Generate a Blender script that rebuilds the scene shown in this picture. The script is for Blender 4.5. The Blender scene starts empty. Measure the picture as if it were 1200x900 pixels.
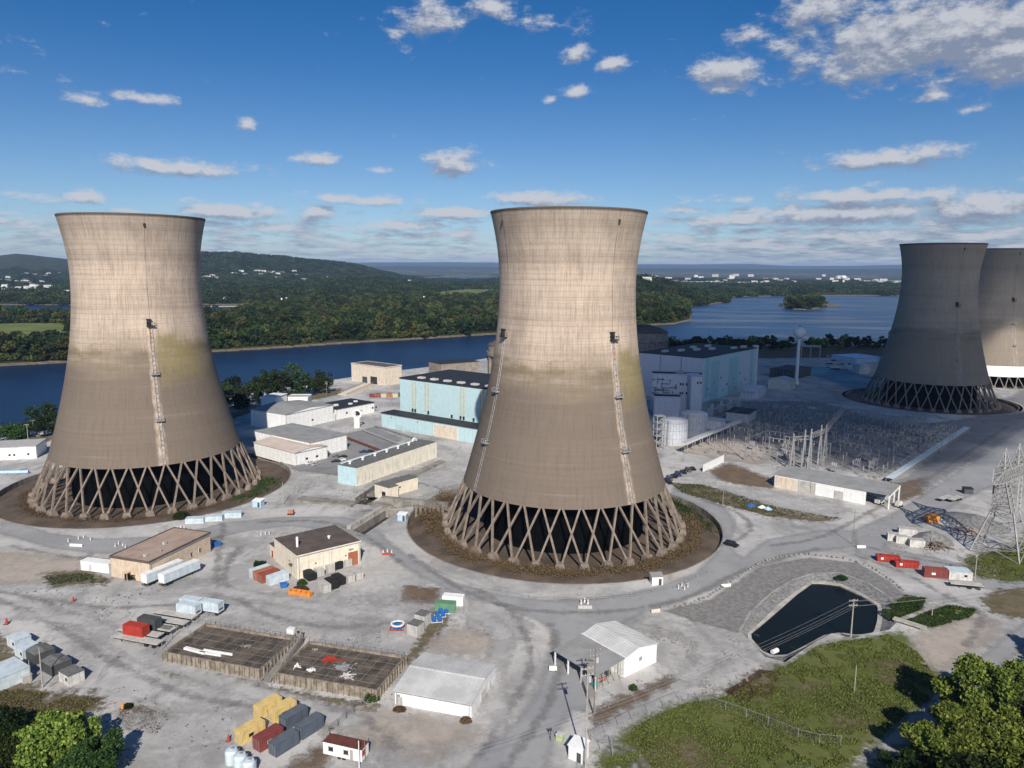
import bpy, bmesh, math, random
import numpy as np
from mathutils import Vector, Matrix, noise
from mathutils.geometry import delaunay_2d_cdt, intersect_point_line
R = math.radians
random.seed(7); rng = np.random.default_rng(7)
scene = bpy.context.scene
COL = scene.collection

# ------------------------------------------------------------------ camera
FPX, PIT, ROL, CH = 874.13, R(8.797), R(0.447), 94.0
cr_, sr_ = math.cos(ROL), math.sin(ROL); cp_, sp_ = math.cos(PIT), math.sin(PIT)
cam_d = bpy.data.cameras.new('camera'); cam = bpy.data.objects.new('camera', cam_d); COL.objects.link(cam)
cam_d.sensor_width = 36; cam_d.sensor_fit = 'HORIZONTAL'; cam_d.lens = FPX/1200*36
cam_d.clip_start = 1; cam_d.clip_end = 200000
rx, ux, fx = Vector((1,0,0)), Vector((0,sp_,cp_)), Vector((0,cp_,-sp_))
rc = cr_*rx + sr_*ux; uc = -sr_*rx + cr_*ux
cam.matrix_world = Matrix(((rc.x,uc.x,-fx.x,0),(rc.y,uc.y,-fx.y,0),(rc.z,uc.z,-fx.z,CH),(0,0,0,1)))
scene.camera = cam
scene.cycles.transparent_max_bounces = 48

def ray(x, y):
    dx, dy = x-600, y-450
    u = dx*cr_+dy*sr_; v = -dx*sr_+dy*cr_
    return Vector((u, FPX*cp_-v*sp_, -FPX*sp_-v*cp_))
def G(x, y, z=0.0):
    """ground point (height z) seen at photo position x, y"""
    d = ray(x, y); t = (z-CH)/d.z
    return Vector((d.x*t, d.y*t, z))
def PY(p):
    Z = p[2]-CH; D = p[1]*cp_-Z*sp_; U = p[1]*sp_+Z*cp_
    x = FPX*p[0]/D; y = -FPX*U/D
    return 600+x*cr_-y*sr_, 450+x*sr_+y*cr_
def HZ(p, ypx):
    """height above point p that reaches photo row ypx"""
    a, b = -30.0, 400.0
    for _ in range(50):
        m = (a+b)/2
        if PY((p[0],p[1],m))[1] > ypx: a = m
        else: b = m
    return a

# ------------------------------------------------------------------ sky, sun, exposure
SUN_EL, SUN_AZ = R(35), math.pi-0.09
sd = Vector((math.sin(SUN_AZ)*math.cos(SUN_EL), math.cos(SUN_AZ)*math.cos(SUN_EL), math.sin(SUN_EL)))
sl = bpy.data.lights.new('sun','SUN'); sl.energy = 5.0; sl.angle = R(0.53); sl.color = (1,.935,.84)
so = bpy.data.objects.new('sun', sl); COL.objects.link(so); so.location = (0,-50,300)
so.rotation_euler = sd.to_track_quat('Z','Y').to_euler()
scene.view_settings.view_transform = 'Standard'; scene.view_settings.look = 'None'
scene.view_settings.exposure = 0.22; scene.view_settings.gamma = 1
scene.view_settings.use_curve_mapping = False

def nn(nt, t, **kw):
    n = nt.nodes.new(t)
    for k, v in kw.items():
        if k.startswith('i_'):
            key = k[2:]; key = int(key) if key.isdigit() else key.replace('_',' ')
            n.inputs[key].default_value = v
        else: setattr(n, k, v)
    return n
def mth(nt, op, a, b=None, c=None, clamp=False):
    n = nt.nodes.new('ShaderNodeMath'); n.operation = op; n.use_clamp = clamp
    for i, v in enumerate((a,b,c)):
        if v is None: continue
        if isinstance(v,(int,float)): n.inputs[i].default_value = v
        else: nt.links.new(v, n.inputs[i])
    return n.outputs[0]
def ss(nt, v, a, b, o0=0.0, o1=1.0):
    n = nt.nodes.new('ShaderNodeMapRange'); n.interpolation_type = 'SMOOTHSTEP'
    nt.links.new(v, n.inputs[0])
    for i, q in enumerate((a,b,o0,o1)): n.inputs[i+1].default_value = q
    return n.outputs[0]
def mixc(nt, f, a, b, mode='MIX'):
    n = nt.nodes.new('ShaderNodeMix'); n.data_type = 'RGBA'; n.blend_type = mode; n.clamp_factor = True
    for i, v in ((0,f),(6,a),(7,b)):
        if hasattr(v,'is_linked') or hasattr(v,'links'): nt.links.new(v, n.inputs[i])
        elif i==0: n.inputs[i].default_value = v
        else: n.inputs[i].default_value = (*v,1) if len(v)==3 else v
    return n.outputs[2]

w = bpy.data.worlds.new('World'); scene.world = w; w.use_nodes = True
nt = w.node_tree; nt.nodes.clear()
out = nn(nt,'ShaderNodeOutputWorld')
sky = nn(nt,'ShaderNodeTexSky', sky_type='NISHITA', sun_disc=False, sun_elevation=SUN_EL, sun_rotation=SUN_AZ,
         altitude=120, air_density=0.85, dust_density=0.25, ozone_density=3.0)
bg = nn(nt,'ShaderNodeBackground'); bg.inputs[1].default_value = 0.061
tc = nn(nt,'ShaderNodeTexCoord'); sx = nn(nt,'ShaderNodeSeparateXYZ'); nt.links.new(tc.outputs['Generated'], sx.inputs[0])
az = mth(nt,'ARCTAN2', sx.outputs[0], sx.outputs[1]); el = mth(nt,'ARCSINE', sx.outputs[2])
def azel(x, y):
    d = ray(x,y).normalized(); return math.atan2(d.x,d.y), math.asin(d.z)
BL = [(1110,38,165,42,1.25),(1030,66,90,30,1.15),(965,12,60,26,.9),(1195,60,90,32,1.2),(852,88,46,24,1),(880,40,34,13,.8),(925,55,34,26,.62),(718,74,28,10,.85),
      (674,64,24,12,.85),(676,107,22,9,.85),(645,118,12,6,.8),(505,22,46,24,.9),(465,40,26,18,.62),(577,8,40,14,.9),(645,28,60,16,.5),
      (102,116,24,9,.9),(166,115,36,9,.95),(290,146,13,12,.85),(208,197,82,12,1),(178,194,30,11,1),(367,186,30,8,1),(533,191,40,19,1),(447,200,15,5,.8),(103,230,26,9,1),(35,230,24,5,.7),
      (1045,186,85,13,1),(1090,181,40,12,.9),(1097,112,30,8,.8),(1150,127,22,6,.6),(272,249,70,10,1.1),(370,249,26,10,1.1),(395,232,34,6,.9),(440,236,42,7,1),
      (530,250,56,9,1.1),(628,233,66,11,1.1),(30,84,40,6,.35),(20,50,40,10,.3),(690,262,60,9,1),(850,258,62,9,1.1),(800,247,40,6,.9),(1010,230,110,10,1),(1000,250,120,16,1.1),(1150,245,90,18,1.1),(865,234,30,6,.7),(330,266,60,7,.9),(110,255,60,8,.7),(20,260,50,6,.8),(475,265,70,7,1)]
def clouds(daz, de):
    a = mth(nt,'ADD', az, daz); e = mth(nt,'ADD', el, de)
    # blobs
    cv = nn(nt,'ShaderNodeCombineXYZ'); nt.links.new(a, cv.inputs[0]); nt.links.new(e, cv.inputs[1])
    acc = None
    for (x,y,wd,h,s) in BL:
        A,E = azel(x,y); vm = nn(nt,'ShaderNodeVectorMath', operation='SUBTRACT'); vm.inputs[1].default_value = (A,E,0); nt.links.new(cv.outputs[0], vm.inputs[0])
        v2 = nn(nt,'ShaderNodeVectorMath', operation='MULTIPLY'); v2.inputs[1].default_value = (FPX/wd, FPX/h, 0); nt.links.new(vm.outputs[0], v2.inputs[0])
        ln = nn(nt,'ShaderNodeVectorMath', operation='LENGTH'); nt.links.new(v2.outputs[0], ln.inputs[0])
        m = mth(nt,'MULTIPLY_ADD', ln.outputs['Value'], -s*.75, s)
        acc = m if acc is None else mth(nt,'MAXIMUM', acc, m)
    # stretched noise, features shrink towards the horizon
    sc = mth(nt,'DIVIDE', 1.0, mth(nt,'ADD', mth(nt,'MAXIMUM', e, 0.0), 0.10))
    c2 = nn(nt,'ShaderNodeCombineXYZ')
    nt.links.new(mth(nt,'MULTIPLY', a, 21.0), c2.inputs[0])
    nt.links.new(mth(nt,'MULTIPLY', mth(nt,'LOGARITHM', mth(nt,'ADD', mth(nt,'MAXIMUM', e, 0.0), 0.022), 2.718), 7.5), c2.inputs[1])
    n1 = nn(nt,'ShaderNodeTexNoise', i_Scale=1.0, i_Detail=9.0, i_Roughness=0.56); nt.links.new(c2.outputs[0], n1.inputs['Vector'])
    c3 = nn(nt,'ShaderNodeCombineXYZ'); nt.links.new(mth(nt,'MULTIPLY', a, 28.0), c3.inputs[0]); nt.links.new(mth(nt,'MULTIPLY', e, 52.0), c3.inputs[1])
    n2 = nn(nt,'ShaderNodeTexNoise', i_Scale=1.0, i_Detail=12.0, i_Roughness=0.68); nt.links.new(c3.outputs[0], n2.inputs['Vector'])
    b = mth(nt,'ADD', mth(nt,'MAXIMUM', acc, 0.0), mth(nt,'MULTIPLY_ADD', n2.outputs[0], 1.9, -1.16))
    band = ss(nt, e, 0.105, 0.03, 0.0, 0.50)
    right = ss(nt, a, 0.12, 0.42, 0.0, 0.20)
    bandr = mth(nt,'MULTIPLY', ss(nt, e, 0.14, 0.075), right)
    h = mth(nt,'ADD', mth(nt,'ADD', mth(nt,'MULTIPLY_ADD', n1.outputs[0], 2.3, -1.36), band), bandr)
    h = mth(nt,'SUBTRACT', h, ss(nt, e, 0.10, 0.13, 0.0, 1.0))
    return mth(nt,'MAXIMUM', b, h)
D0 = clouds(0,0); D1 = clouds(0.003,0.011)
dens = ss(nt, D0, 0.0, 0.6)
lit = mth(nt,'MULTIPLY_ADD', mth(nt,'SUBTRACT', D0, D1), 2.1, 0.30, clamp=True)
ccol = mixc(nt, lit, (3.5,4.1,5.4), (8.4,8.6,9.2))
grade = mixc(nt, ss(nt, el, 0.0, 0.33), (.98,1.08,1.2), (0.21,0.71,1.12))
skyc = mixc(nt, 1.0, sky.outputs[0], grade, 'MULTIPLY')
f = mth(nt,'MULTIPLY', dens, ss(nt, el, 0.0, 0.025, 0.55, 0.93))
allc = mixc(nt, f, skyc, ccol)
nt.links.new(allc, bg.inputs[0]); nt.links.new(bg.outputs[0], out.inputs[0])
w.cycles.sampling_method = 'MANUAL'; w.cycles.sample_map_resolution = 256

# ------------------------------------------------------------------ helpers: objects
def tag(o, label=None, cat=None, group=None, kind=None):
    if label: o['label'] = label
    if cat: o['category'] = cat
    if group: o['group'] = group
    if kind: o['kind'] = kind
    return o
def thing(name, label, cat, loc=(0,0,0), rz=0.0, group=None):
    o = bpy.data.objects.new(name, None); o.empty_display_size = 1; COL.objects.link(o)
    o.location = loc; o.rotation_euler = (0,0,rz)
    return tag(o, label, cat, group)
KIDS = {}
def dup(root, loc, rz, label, group=None):
    r = root.copy(); COL.objects.link(r); r.location = loc; r.rotation_euler = (0,0,rz); r['label'] = label
    if group: r['group'] = group
    if root.name not in KIDS: KIDS[root.name] = [(c, [g for g in bpy.data.objects if g.parent == c]) for c in bpy.data.objects if c.parent == root]
    for ch, gs in KIDS[root.name]:
        q = ch.copy(); COL.objects.link(q); q.parent = r
        for g in gs:
            q2 = g.copy(); COL.objects.link(q2); q2.parent = q
    return r

class MB:
    def __init__(s): s.v, s.f, s.m = [], [], []
    def add(s, vs, fs, mi=0):
        o = len(s.v); s.v += [tuple(p) for p in vs]; s.f += [tuple(i+o for i in f) for f in fs]; s.m += [mi]*len(fs); return s
    def box(s, x0,x1,y0,y1,z0,z1, mi=0):
        x0,x1 = sorted((x0,x1)); y0,y1 = sorted((y0,y1))
        vs = [(x,y,z) for z in (z0,z1) for x,y in ((x0,y0),(x1,y0),(x1,y1),(x0,y1))]
        return s.add(vs, [(3,2,1,0),(4,5,6,7),(0,1,5,4),(1,2,6,5),(2,3,7,6),(3,0,4,7)], mi)
    def bar(s, a, b, w, h=None, mi=0, up=(0,0,1), w2=None):
        a, b = Vector(a), Vector(b); d = (b-a)
        if d.length < 1e-6: return s
        d.normalize(); h = h or w
        up = Vector(up)
        if abs(d.dot(up)) > .98: up = Vector((0,1,0))
        sx_ = d.cross(up).normalized(); sy_ = sx_.cross(d).normalized()
        k = 1 if w2 is None else w2/w
        vs = [a+sx_*w/2*i+sy_*h/2*j for i,j in ((-1,-1),(1,-1),(1,1),(-1,1))] + [b+sx_*w*k/2*i+sy_*h*k/2*j for i,j in ((-1,-1),(1,-1),(1,1),(-1,1))]
        return s.add(vs, [(3,2,1,0),(4,5,6,7),(0,1,5,4),(1,2,6,5),(2,3,7,6),(3,0,4,7)], mi)
    def cyl(s, a, b, r0, r1=None, n=12, mi=0, caps=True):
        a, b = Vector(a), Vector(b); d = (b-a).normalized(); r1 = r0 if r1 is None else r1
        up = Vector((0,0,1)) if abs(d.z) < .9 else Vector((1,0,0))
        x_ = d.cross(up).normalized(); y_ = d.cross(x_).normalized()
        vs = []
        for c, r in ((a,r0),(b,r1)):
            for i in range(n):
                t = 2*math.pi*i/n; vs.append(c+x_*r*math.cos(t)+y_*r*math.sin(t))
        fs = [(i,(i+1)%n,n+(i+1)%n,n+i) for i in range(n)]
        if caps: fs += [tuple(range(n))[::-1], tuple(range(n,2*n))]
        return s.add(vs, fs, mi)
    def lathe(s, prof, n=32, c=(0,0), mi=0):
        vs = [(c[0]+r*math.cos(2*math.pi*i/n), c[1]+r*math.sin(2*math.pi*i/n), z) for r,z in prof for i in range(n)]
        fs = [(k*n+i, k*n+(i+1)%n, (k+1)*n+(i+1)%n, (k+1)*n+i) for k in range(len(prof)-1) for i in range(n)]
        return s.add(vs, fs, mi)
    def prism(s, pts, z0, z1, mi=0):
        n = len(pts); vs = [(p[0],p[1],z0) for p in pts]+[(p[0],p[1],z1) for p in pts]
        return s.add(vs, [tuple(range(n))[::-1], tuple(range(n,2*n))]+[(i,(i+1)%n,n+(i+1)%n,n+i) for i in range(n)], mi)
    def build(s, name, mats, parent=None, loc=None, smooth=False):
        me = bpy.data.meshes.new(name); me.from_pydata(s.v, [], s.f)
        mats = mats if isinstance(mats,(list,tuple)) else [mats]
        for m in mats: me.materials.append(m)
        if len(mats) > 1: me.polygons.foreach_set('material_index', s.m)
        bm = bmesh.new(); bm.from_mesh(me); bmesh.ops.recalc_face_normals(bm, faces=bm.faces); bm.to_mesh(me); bm.free()
        if smooth: me.polygons.foreach_set('use_smooth', [True]*len(me.polygons))
        o = bpy.data.objects.new(name, me); COL.objects.link(o)
        if parent: o.parent = parent
        if loc is not None: o.location = loc
        return o

# ------------------------------------------------------------------ materials
def pmat(name, col, col2=None, sc=0.5, det=6, rough=0.85, bump=0.0, bsc=None, metal=0.0, coord='Object', st=(1,1,1), lo=.35, hi=.65, spec=0.3, streak=None, dirt=0.0):
    m = bpy.data.materials.new(name); m.use_nodes = True; t = m.node_tree; b = t.nodes['Principled BSDF']
    b.inputs['Roughness'].default_value = rough; b.inputs['Metallic'].default_value = metal
    b.inputs['Specular IOR Level'].default_value = spec
    col2 = col2 or tuple(c*.72 for c in col)
    if coord == 'World': vec = nn(t,'ShaderNodeNewGeometry').outputs['Position']
    else: vec = nn(t,'ShaderNodeTexCoord').outputs['Object']
    mp = nn(t,'ShaderNodeMapping'); mp.inputs['Scale'].default_value = st; t.links.new(vec, mp.inputs[0])
    n = nn(t,'ShaderNodeTexNoise', i_Scale=sc, i_Detail=float(det), i_Roughness=.65); t.links.new(mp.outputs[0], n.inputs['Vector'])
    c = mixc(t, ss(t, n.outputs[0], lo, hi), col, col2)
    if streak:
        mp2 = nn(t,'ShaderNodeMapping'); mp2.inputs['Scale'].default_value = (2.2,2.2,.16); t.links.new(vec, mp2.inputs[0])
        n2 = nn(t,'ShaderNodeTexNoise', i_Scale=1.0, i_Detail=5.0, i_Roughness=.6); t.links.new(mp2.outputs[0], n2.inputs['Vector'])
        c = mixc(t, ss(t, n2.outputs[0], .5, .72, 0, streak[1]), c, streak[0])
    t.links.new(c, b.inputs['Base Color'])
    if bump:
        nb = nn(t,'ShaderNodeTexNoise', i_Scale=bsc or sc*4, i_Detail=6.0); t.links.new(mp.outputs[0], nb.inputs['Vector'])
        bp = nn(t,'ShaderNodeBump', i_Strength=bump, i_Distance=.3); t.links.new(nb.outputs[0], bp.inputs['Height']); t.links.new(bp.outputs[0], b.inputs['Normal'])
    return m

def leafmat(name, c1, c2, c3):
    m = bpy.data.materials.new(name); m.use_nodes = True; t = m.node_tree; t.nodes.clear()
    o = nn(t,'ShaderNodeOutputMaterial'); g = nn(t,'ShaderNodeNewGeometry'); oi = nn(t,'ShaderNodeObjectInfo')
    rp = nn(t,'ShaderNodeValToRGB'); t.links.new(g.outputs['Random Per Island'], rp.inputs[0])
    rp.color_ramp.elements[0].color = (*c1,1); rp.color_ramp.elements[1].color = (*c3,1)
    e = rp.color_ramp.elements.new(.5); e.color = (*c2,1)
    hs = nn(t,'ShaderNodeHueSaturation'); t.links.new(rp.outputs[0], hs.inputs['Color'])
    t.links.new(mth(t,'MULTIPLY_ADD', oi.outputs['Random'], .055, .472), hs.inputs['Hue'])
    t.links.new(mth(t,'MULTIPLY_ADD', oi.outputs['Random'], .9, .6), hs.inputs['Value'])
    hs.inputs['Saturation'].default_value = .95
    d = nn(t,'ShaderNodeBsdfDiffuse'); tr = nn(t,'ShaderNodeBsdfTranslucent'); mx = nn(t,'ShaderNodeMixShader', i_0=.22)
    t.links.new(hs.outputs[0], d.inputs[0]); t.links.new(hs.outputs[0], tr.inputs[0]); t.links.new(d.outputs[0], mx.inputs[1]); t.links.new(tr.outputs[0], mx.inputs[2]); t.links.new(mx.outputs[0], o.inputs[0])
    return m
LEAF = leafmat('leaf_green', (.016,.030,.010), (.032,.058,.016), (.070,.098,.026))
LEAFB = leafmat('leaf_bright', (.050,.090,.014), (.13,.19,.028), (.27,.32,.06))
LEAFD = leafmat('leaf_dark', (.010,.020,.008), (.020,.037,.012), (.042,.062,.020))
LEAFF = leafmat('leaf_far', (.020,.032,.012), (.036,.056,.018), (.070,.086,.030))
LEAFY = leafmat('leaf_yellowing', (.050,.060,.016), (.085,.095,.024), (.12,.115,.04))
DRY = leafmat('dry_growth', (.06,.055,.02), (.10,.09,.035), (.15,.12,.055))
BRUSH = leafmat('brush_brown', (.095,.058,.034), (.15,.095,.055), (.12,.09,.05))
BARK = pmat('bark', (.10,.075,.05), (.05,.04,.03), sc=3, bump=.5)

# ------------------------------------------------------------------ foliage meshes
def leaf_mesh(name, centres, sizes, mat, flat=0.0):
    """one quad per centre, random orientation"""
    n = len(centres); q = rng.normal(size=(n,3)); q[:,2] += flat; q /= np.linalg.norm(q,axis=1)[:,None]
    h = rng.normal(size=(n,3)); a = np.cross(q,h); a /= np.linalg.norm(a,axis=1)[:,None]; b = np.cross(q,a)
    s = np.asarray(sizes)[:,None]/2; asp = rng.uniform(.5,1,(n,1))
    v = np.stack([centres-a*s, centres-b*s*asp, centres+a*s*1.1, centres+b*s*asp],1).reshape(-1,3)
    me = bpy.data.meshes.new(name); me.vertices.add(4*n); me.vertices.foreach_set('co', v.astype(np.float32).ravel())
    me.loops.add(4*n); me.loops.foreach_set('vertex_index', np.arange(4*n,dtype=np.int32))
    me.polygons.add(n); me.polygons.foreach_set('loop_start', np.arange(0,4*n,4,dtype=np.int32))
    me.update(calc_edges=True); me.materials.append(mat); return me
def crown_points(h, r, n, nclump, base=.25, seed=0, shape='round'):
    g = np.random.default_rng(seed)
    cs, rs = [], []
    for i in range(nclump):
        t = g.uniform(0,1); z = base+(1-base)*t
        if shape == 'round': rad = math.sqrt(max(0.02,1-((z-(base+.45*(1-base)))/((1-base)*.60))**2))
        else: rad = max(.05,(1-t)**.8)
        ang = g.uniform(0,2*math.pi); rr = rad*r*math.sqrt(g.uniform(.12,1.05))*(1+.22*math.sin(ang*2+seed)+.12*math.sin(ang*5+seed*2))
        cs.append((rr*math.cos(ang), rr*math.sin(ang), z*h*.93)); rs.append(r*g.uniform(.22,.42)*(1.0 if nclump < 40 else (26/nclump)**.33))
    cs = np.array(cs); rs = np.array(rs)
    idx = g.choice(nclump, n, p=rs**2/np.sum(rs**2))
    d = g.normal(size=(n,3)); d /= np.linalg.norm(d,axis=1)[:,None]
    rr = rs[idx]*g.uniform(.55,1.08,n)
    p = cs[idx]+d*rr[:,None]*np.array([1,1,.8]); p[:,2] = np.maximum(p[:,2], h*.10)
    return p, cs
TREE_N = [0]
def tree(label, loc, h, r, leaf, n=2600, size=.7, nclump=26, group=None, seed=None, name='tree', cat='tree', trunk=True, base=.25):
    TREE_N[0] += 1; seed = TREE_N[0] if seed is None else seed
    t = thing(name, label, cat, loc, random.uniform(0,6), group)
    p, cs = crown_points(h, r, n, nclump, seed=seed, base=base)
    me = leaf_mesh('crown', p, np.random.default_rng(seed).uniform(.5,1.25,n)*size, leaf)
    c = bpy.data.objects.new('crown', me); COL.objects.link(c); c.parent = t
    if trunk:
        m = MB(); tr_ = max(.12, h*.022)
        m.cyl((0,0,-.3),(.1,.1,h*.35), tr_*1.3, tr_, 8); m.cyl((.1,.1,h*.35),(0,.2,h*.75), tr_, tr_*.35, 8)
        for k in cs[::max(1,len(cs)//9)]:
            zz = min(h*.6, max(h*.2, k[2]*.6)); m.cyl((.05,.1,zz), tuple(k), tr_*.45, tr_*.12, 6)
        m.build('trunk', BARK, t)
    return t
# ------------------------------------------------------------------ structure: ground, river, hills
def inpoly(px, py, poly):
    x = np.asarray(px); y = np.asarray(py); c = np.zeros(x.shape, bool); n = len(poly); j = n-1
    for i in range(n):
        xi, yi = poly[i][0], poly[i][1]; xj, yj = poly[j][0], poly[j][1]
        if yi != yj:
            k = ((yi > y) != (yj > y)) & (x < (xj-xi)*(y-yi)/(yj-yi)+xi); c ^= k
        j = i
    return c
def gp(pts, z=0.0): return [G(x,y,z) for x,y in pts]

TOWERS = [(-157.9,316.5),(19.7,272.0),(309.1,546.0),(419,653)]
RP = 58.5
M = {}
def gravel_mat():
    m = bpy.data.materials.new('gravel'); m.use_nodes = True; t = m.node_tree; b = t.nodes['Principled BSDF']
    P = nn(t,'ShaderNodeNewGeometry').outputs['Position']
    def N(s, d=8., dist=0., r=.6, sc3=(1,1,1), rot=0):
        mp = nn(t,'ShaderNodeMapping'); mp.inputs['Scale'].default_value = sc3; mp.inputs['Rotation'].default_value = (0,0,rot); t.links.new(P, mp.inputs[0])
        n = nn(t,'ShaderNodeTexNoise', i_Scale=s, i_Detail=d, i_Roughness=r, i_Distortion=dist); t.links.new(mp.outputs[0], n.inputs['Vector']); return n.outputs[0]
    c = mixc(t, ss(t, N(.03,10,.35,.66), .36, .64), (.52,.505,.485), (.285,.28,.275))
    c = mixc(t, ss(t, N(.022,8,.4,.66,(1,2.0,1),.6), .52, .72, 0, .8), c, (.40,.36,.32))      # tan silt
    c = mixc(t, ss(t, N(.04,10,.5,.7,(1,2.4,1),.25), .55, .68, 0, .8), c, (.54,.54,.53))      # pale dust
    c = mixc(t, ss(t, N(.05,10,.5,.7,(2.6,1,1),.5), .52, .68, 0, .8), c, (.20,.198,.20))         # damp wheel marks
    c = mixc(t, ss(t, N(.45,9,.3,.78), .50, .68, 0, .38), c, (.24,.23,.215))
    c = mixc(t, ss(t, N(.16,9,.3,.75), .54, .68, 0, .55), c, (.58,.57,.555))
    c = mixc(t, ss(t, N(1.3,6,0,.7), .60, .80, 0, .5), c, (.15,.13,.11))
    trk = ss(t, N(.12,6,.6,.6,(3.2,.35,1),-.9), .60, .70, 0, .5); c = mixc(t, mth(t,'MULTIPLY',trk, ss(t,N(.012,3),.5,.62)), c, (.17,.165,.16))
    trk = ss(t, N(.12,6,.6,.6,(.3,3.4,1),.45), .60, .70, 0, .5); c = mixc(t, mth(t,'MULTIPLY',trk, ss(t,N(.011,3,0,.5,(1,1,1),1.7),.48,.6)), c, (.18,.175,.17))
    c = mixc(t, ss(t, N(6.0,3,0,.8), .55, .75, 0, .35), c, (.14,.135,.13))
    t.links.new(c, b.inputs['Base Color']); b.inputs['Roughness'].default_value = .95; b.inputs['Specular IOR Level'].default_value = .15
    bp = nn(t,'ShaderNodeBump', i_Strength=.5, i_Distance=.25); t.links.new(N(.9,8,0,.7), bp.inputs['Height']); t.links.new(bp.outputs[0], b.inputs['Normal'])
    return m
M['gravel'] = gravel_mat()

def patch_mat(name, col, col2, sc=.12, rag=.55, rsc=.35, bump=.3, col3=None, st=(1,1,1), soft=(.12,.95,.88)):
    m = bpy.data.materials.new(name); m.use_nodes = True; t = m.node_tree; b = t.nodes['Principled BSDF']; o = t.nodes['Material Output']
    P = nn(t,'ShaderNodeNewGeometry').outputs['Position']
    mp = nn(t,'ShaderNodeMapping'); mp.inputs['Scale'].default_value = st; t.links.new(P, mp.inputs[0])
    n = nn(t,'ShaderNodeTexNoise', i_Scale=sc, i_Detail=9., i_Roughness=.68, i_Distortion=.8); t.links.new(mp.outputs[0], n.inputs['Vector'])
    c = mixc(t, ss(t, n.outputs[0], .36, .64), col, col2)
    n3 = nn(t,'ShaderNodeTexNoise', i_Scale=sc*6, i_Detail=7., i_Roughness=.7); t.links.new(P, n3.inputs['Vector'])
    c = mixc(t, ss(t, n3.outputs[0], .5, .75, 0, .6), c, col3 or tuple(x*.6 for x in col2))
    t.links.new(c, b.inputs['Base Color']); b.inputs['Roughness'].default_value = .95; b.inputs['Specular IOR Level'].default_value = .12
    bp = nn(t,'ShaderNodeBump', i_Strength=bump, i_Distance=.25); t.links.new(n3.outputs[0], bp.inputs['Height']); t.links.new(bp.outputs[0], b.inputs['Normal'])
    at = nn(t,'ShaderNodeAttribute', attribute_name='edge'); n2 = nn(t,'ShaderNodeTexNoise', i_Scale=rsc, i_Detail=8., i_Roughness=.7); t.links.new(P, n2.inputs['Vector'])
    a = ss(t, mth(t,'ADD', at.outputs['Fac'], mth(t,'MULTIPLY_ADD', n2.outputs[0], rag*2.6, -rag*1.3)), soft[0], soft[1], 0, soft[2])
    tr = nn(t,'ShaderNodeBsdfTransparent'); mx = nn(t,'ShaderNodeMixShader'); t.links.new(a, mx.inputs[0]); t.links.new(tr.outputs[0], mx.inputs[1]); t.links.new(b.outputs[0], mx.inputs[2]); t.links.new(mx.outputs[0], o.inputs[0])
    return m
LAY = [0]
def patch(name, pts, mat, feather=2.0, kind='structure', z=0.0):
    """flat sheet with a feathered, ragged rim (grid of cells, distance to the outline kept per vertex)"""
    poly = [(p.x,p.y) for p in gp(pts)]; F = feather*1.0; st = min(3.0,max(1.1, feather*.6)); m_ = F*1.2+st
    xs = [q[0] for q in poly]; ys = [q[1] for q in poly]
    gx, gy = np.meshgrid(np.arange(min(xs)-m_,max(xs)+m_,st), np.arange(min(ys)-m_,max(ys)+m_,st)); sh = gx.shape; X, Y = gx.ravel(), gy.ravel()
    s = sdist(X,Y,poly)
    for c in TOWERS: s = np.minimum(s, (np.hypot(X-c[0],Y-c[1])-(RP if c is not TOWERS[3] else 50))*1.5-F*.6)
    for h in HOLES2: s = np.minimum(s, -sdist(X,Y,h)*1.5-F*.6)
    e = np.clip(.5+s/(2*F),0,1).reshape(sh); ok = e > 0
    cell = ok[:-1,:-1]|ok[1:,:-1]|ok[:-1,1:]|ok[1:,1:]; ci_, cj_ = np.nonzero(cell); n1 = sh[1]
    q = np.stack([ci_*n1+cj_, ci_*n1+cj_+1, (ci_+1)*n1+cj_+1, (ci_+1)*n1+cj_],1); used, inv = np.unique(q.ravel(), return_inverse=True); q = inv.reshape(-1,4)
    LAY[0] += 1; zz = z+.004*LAY[0]
    me = bpy.data.meshes.new(name); me.from_pydata(np.stack([X[used],Y[used],np.full(len(used),zz)],1).tolist(), [], q.tolist()); me.materials.append(mat)
    at = me.attributes.new('edge','FLOAT','POINT'); at.data.foreach_set('value', e.ravel()[used].astype(np.float32))
    ob = bpy.data.objects.new(name, me); COL.objects.link(ob); ob['kind'] = kind
    return ob
# site sheet: island plateau with holes for the four tower basins and the pond
shore_px = [(-260,560),(-60,522),(0,513),(60,504),(160,482),(250,466),(330,455),(385,446),(450,436),(520,428),(600,415),(740,403),(800,402),(880,399),(960,398),(1060,398),(1300,399),(1700,402)]
shore = [Vector((p.x,p.y)) for p in gp(shore_px)]
site = shore + [Vector((900,60)), Vector((300,20)), Vector((-300,20)), Vector((-420,150))]
def circ(c, r, n=72): return [Vector((c[0]+r*math.cos(2*math.pi*i/n), c[1]+r*math.sin(2*math.pi*i/n))) for i in range(n)]
pond_out_px = [(868,740),(880,718),(905,695),(930,680),(955,672),(985,672),(1015,682),(1042,700),(1050,712),(1052,728),(1042,738),(1020,742),(1000,748),(975,742),(955,752),(920,776),(897,770)]
pond_out = [Vector((p.x,p.y)) for p in gp(pond_out_px)]
trench_px = [(452,598),(469,598),(427,627),(413,622)]
trench2_px = [(416,584),(448,563),(464,566),(444,583),(430,592),(418,591)]
holes = [circ(c,RP) for c in TOWERS] + [pond_out] + [[Vector((p.x,p.y)) for p in gp(t)] for t in (trench_px,trench2_px)]
HOLES2 = [[(v.x,v.y) for v in h] for h in holes[4:]]
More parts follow.
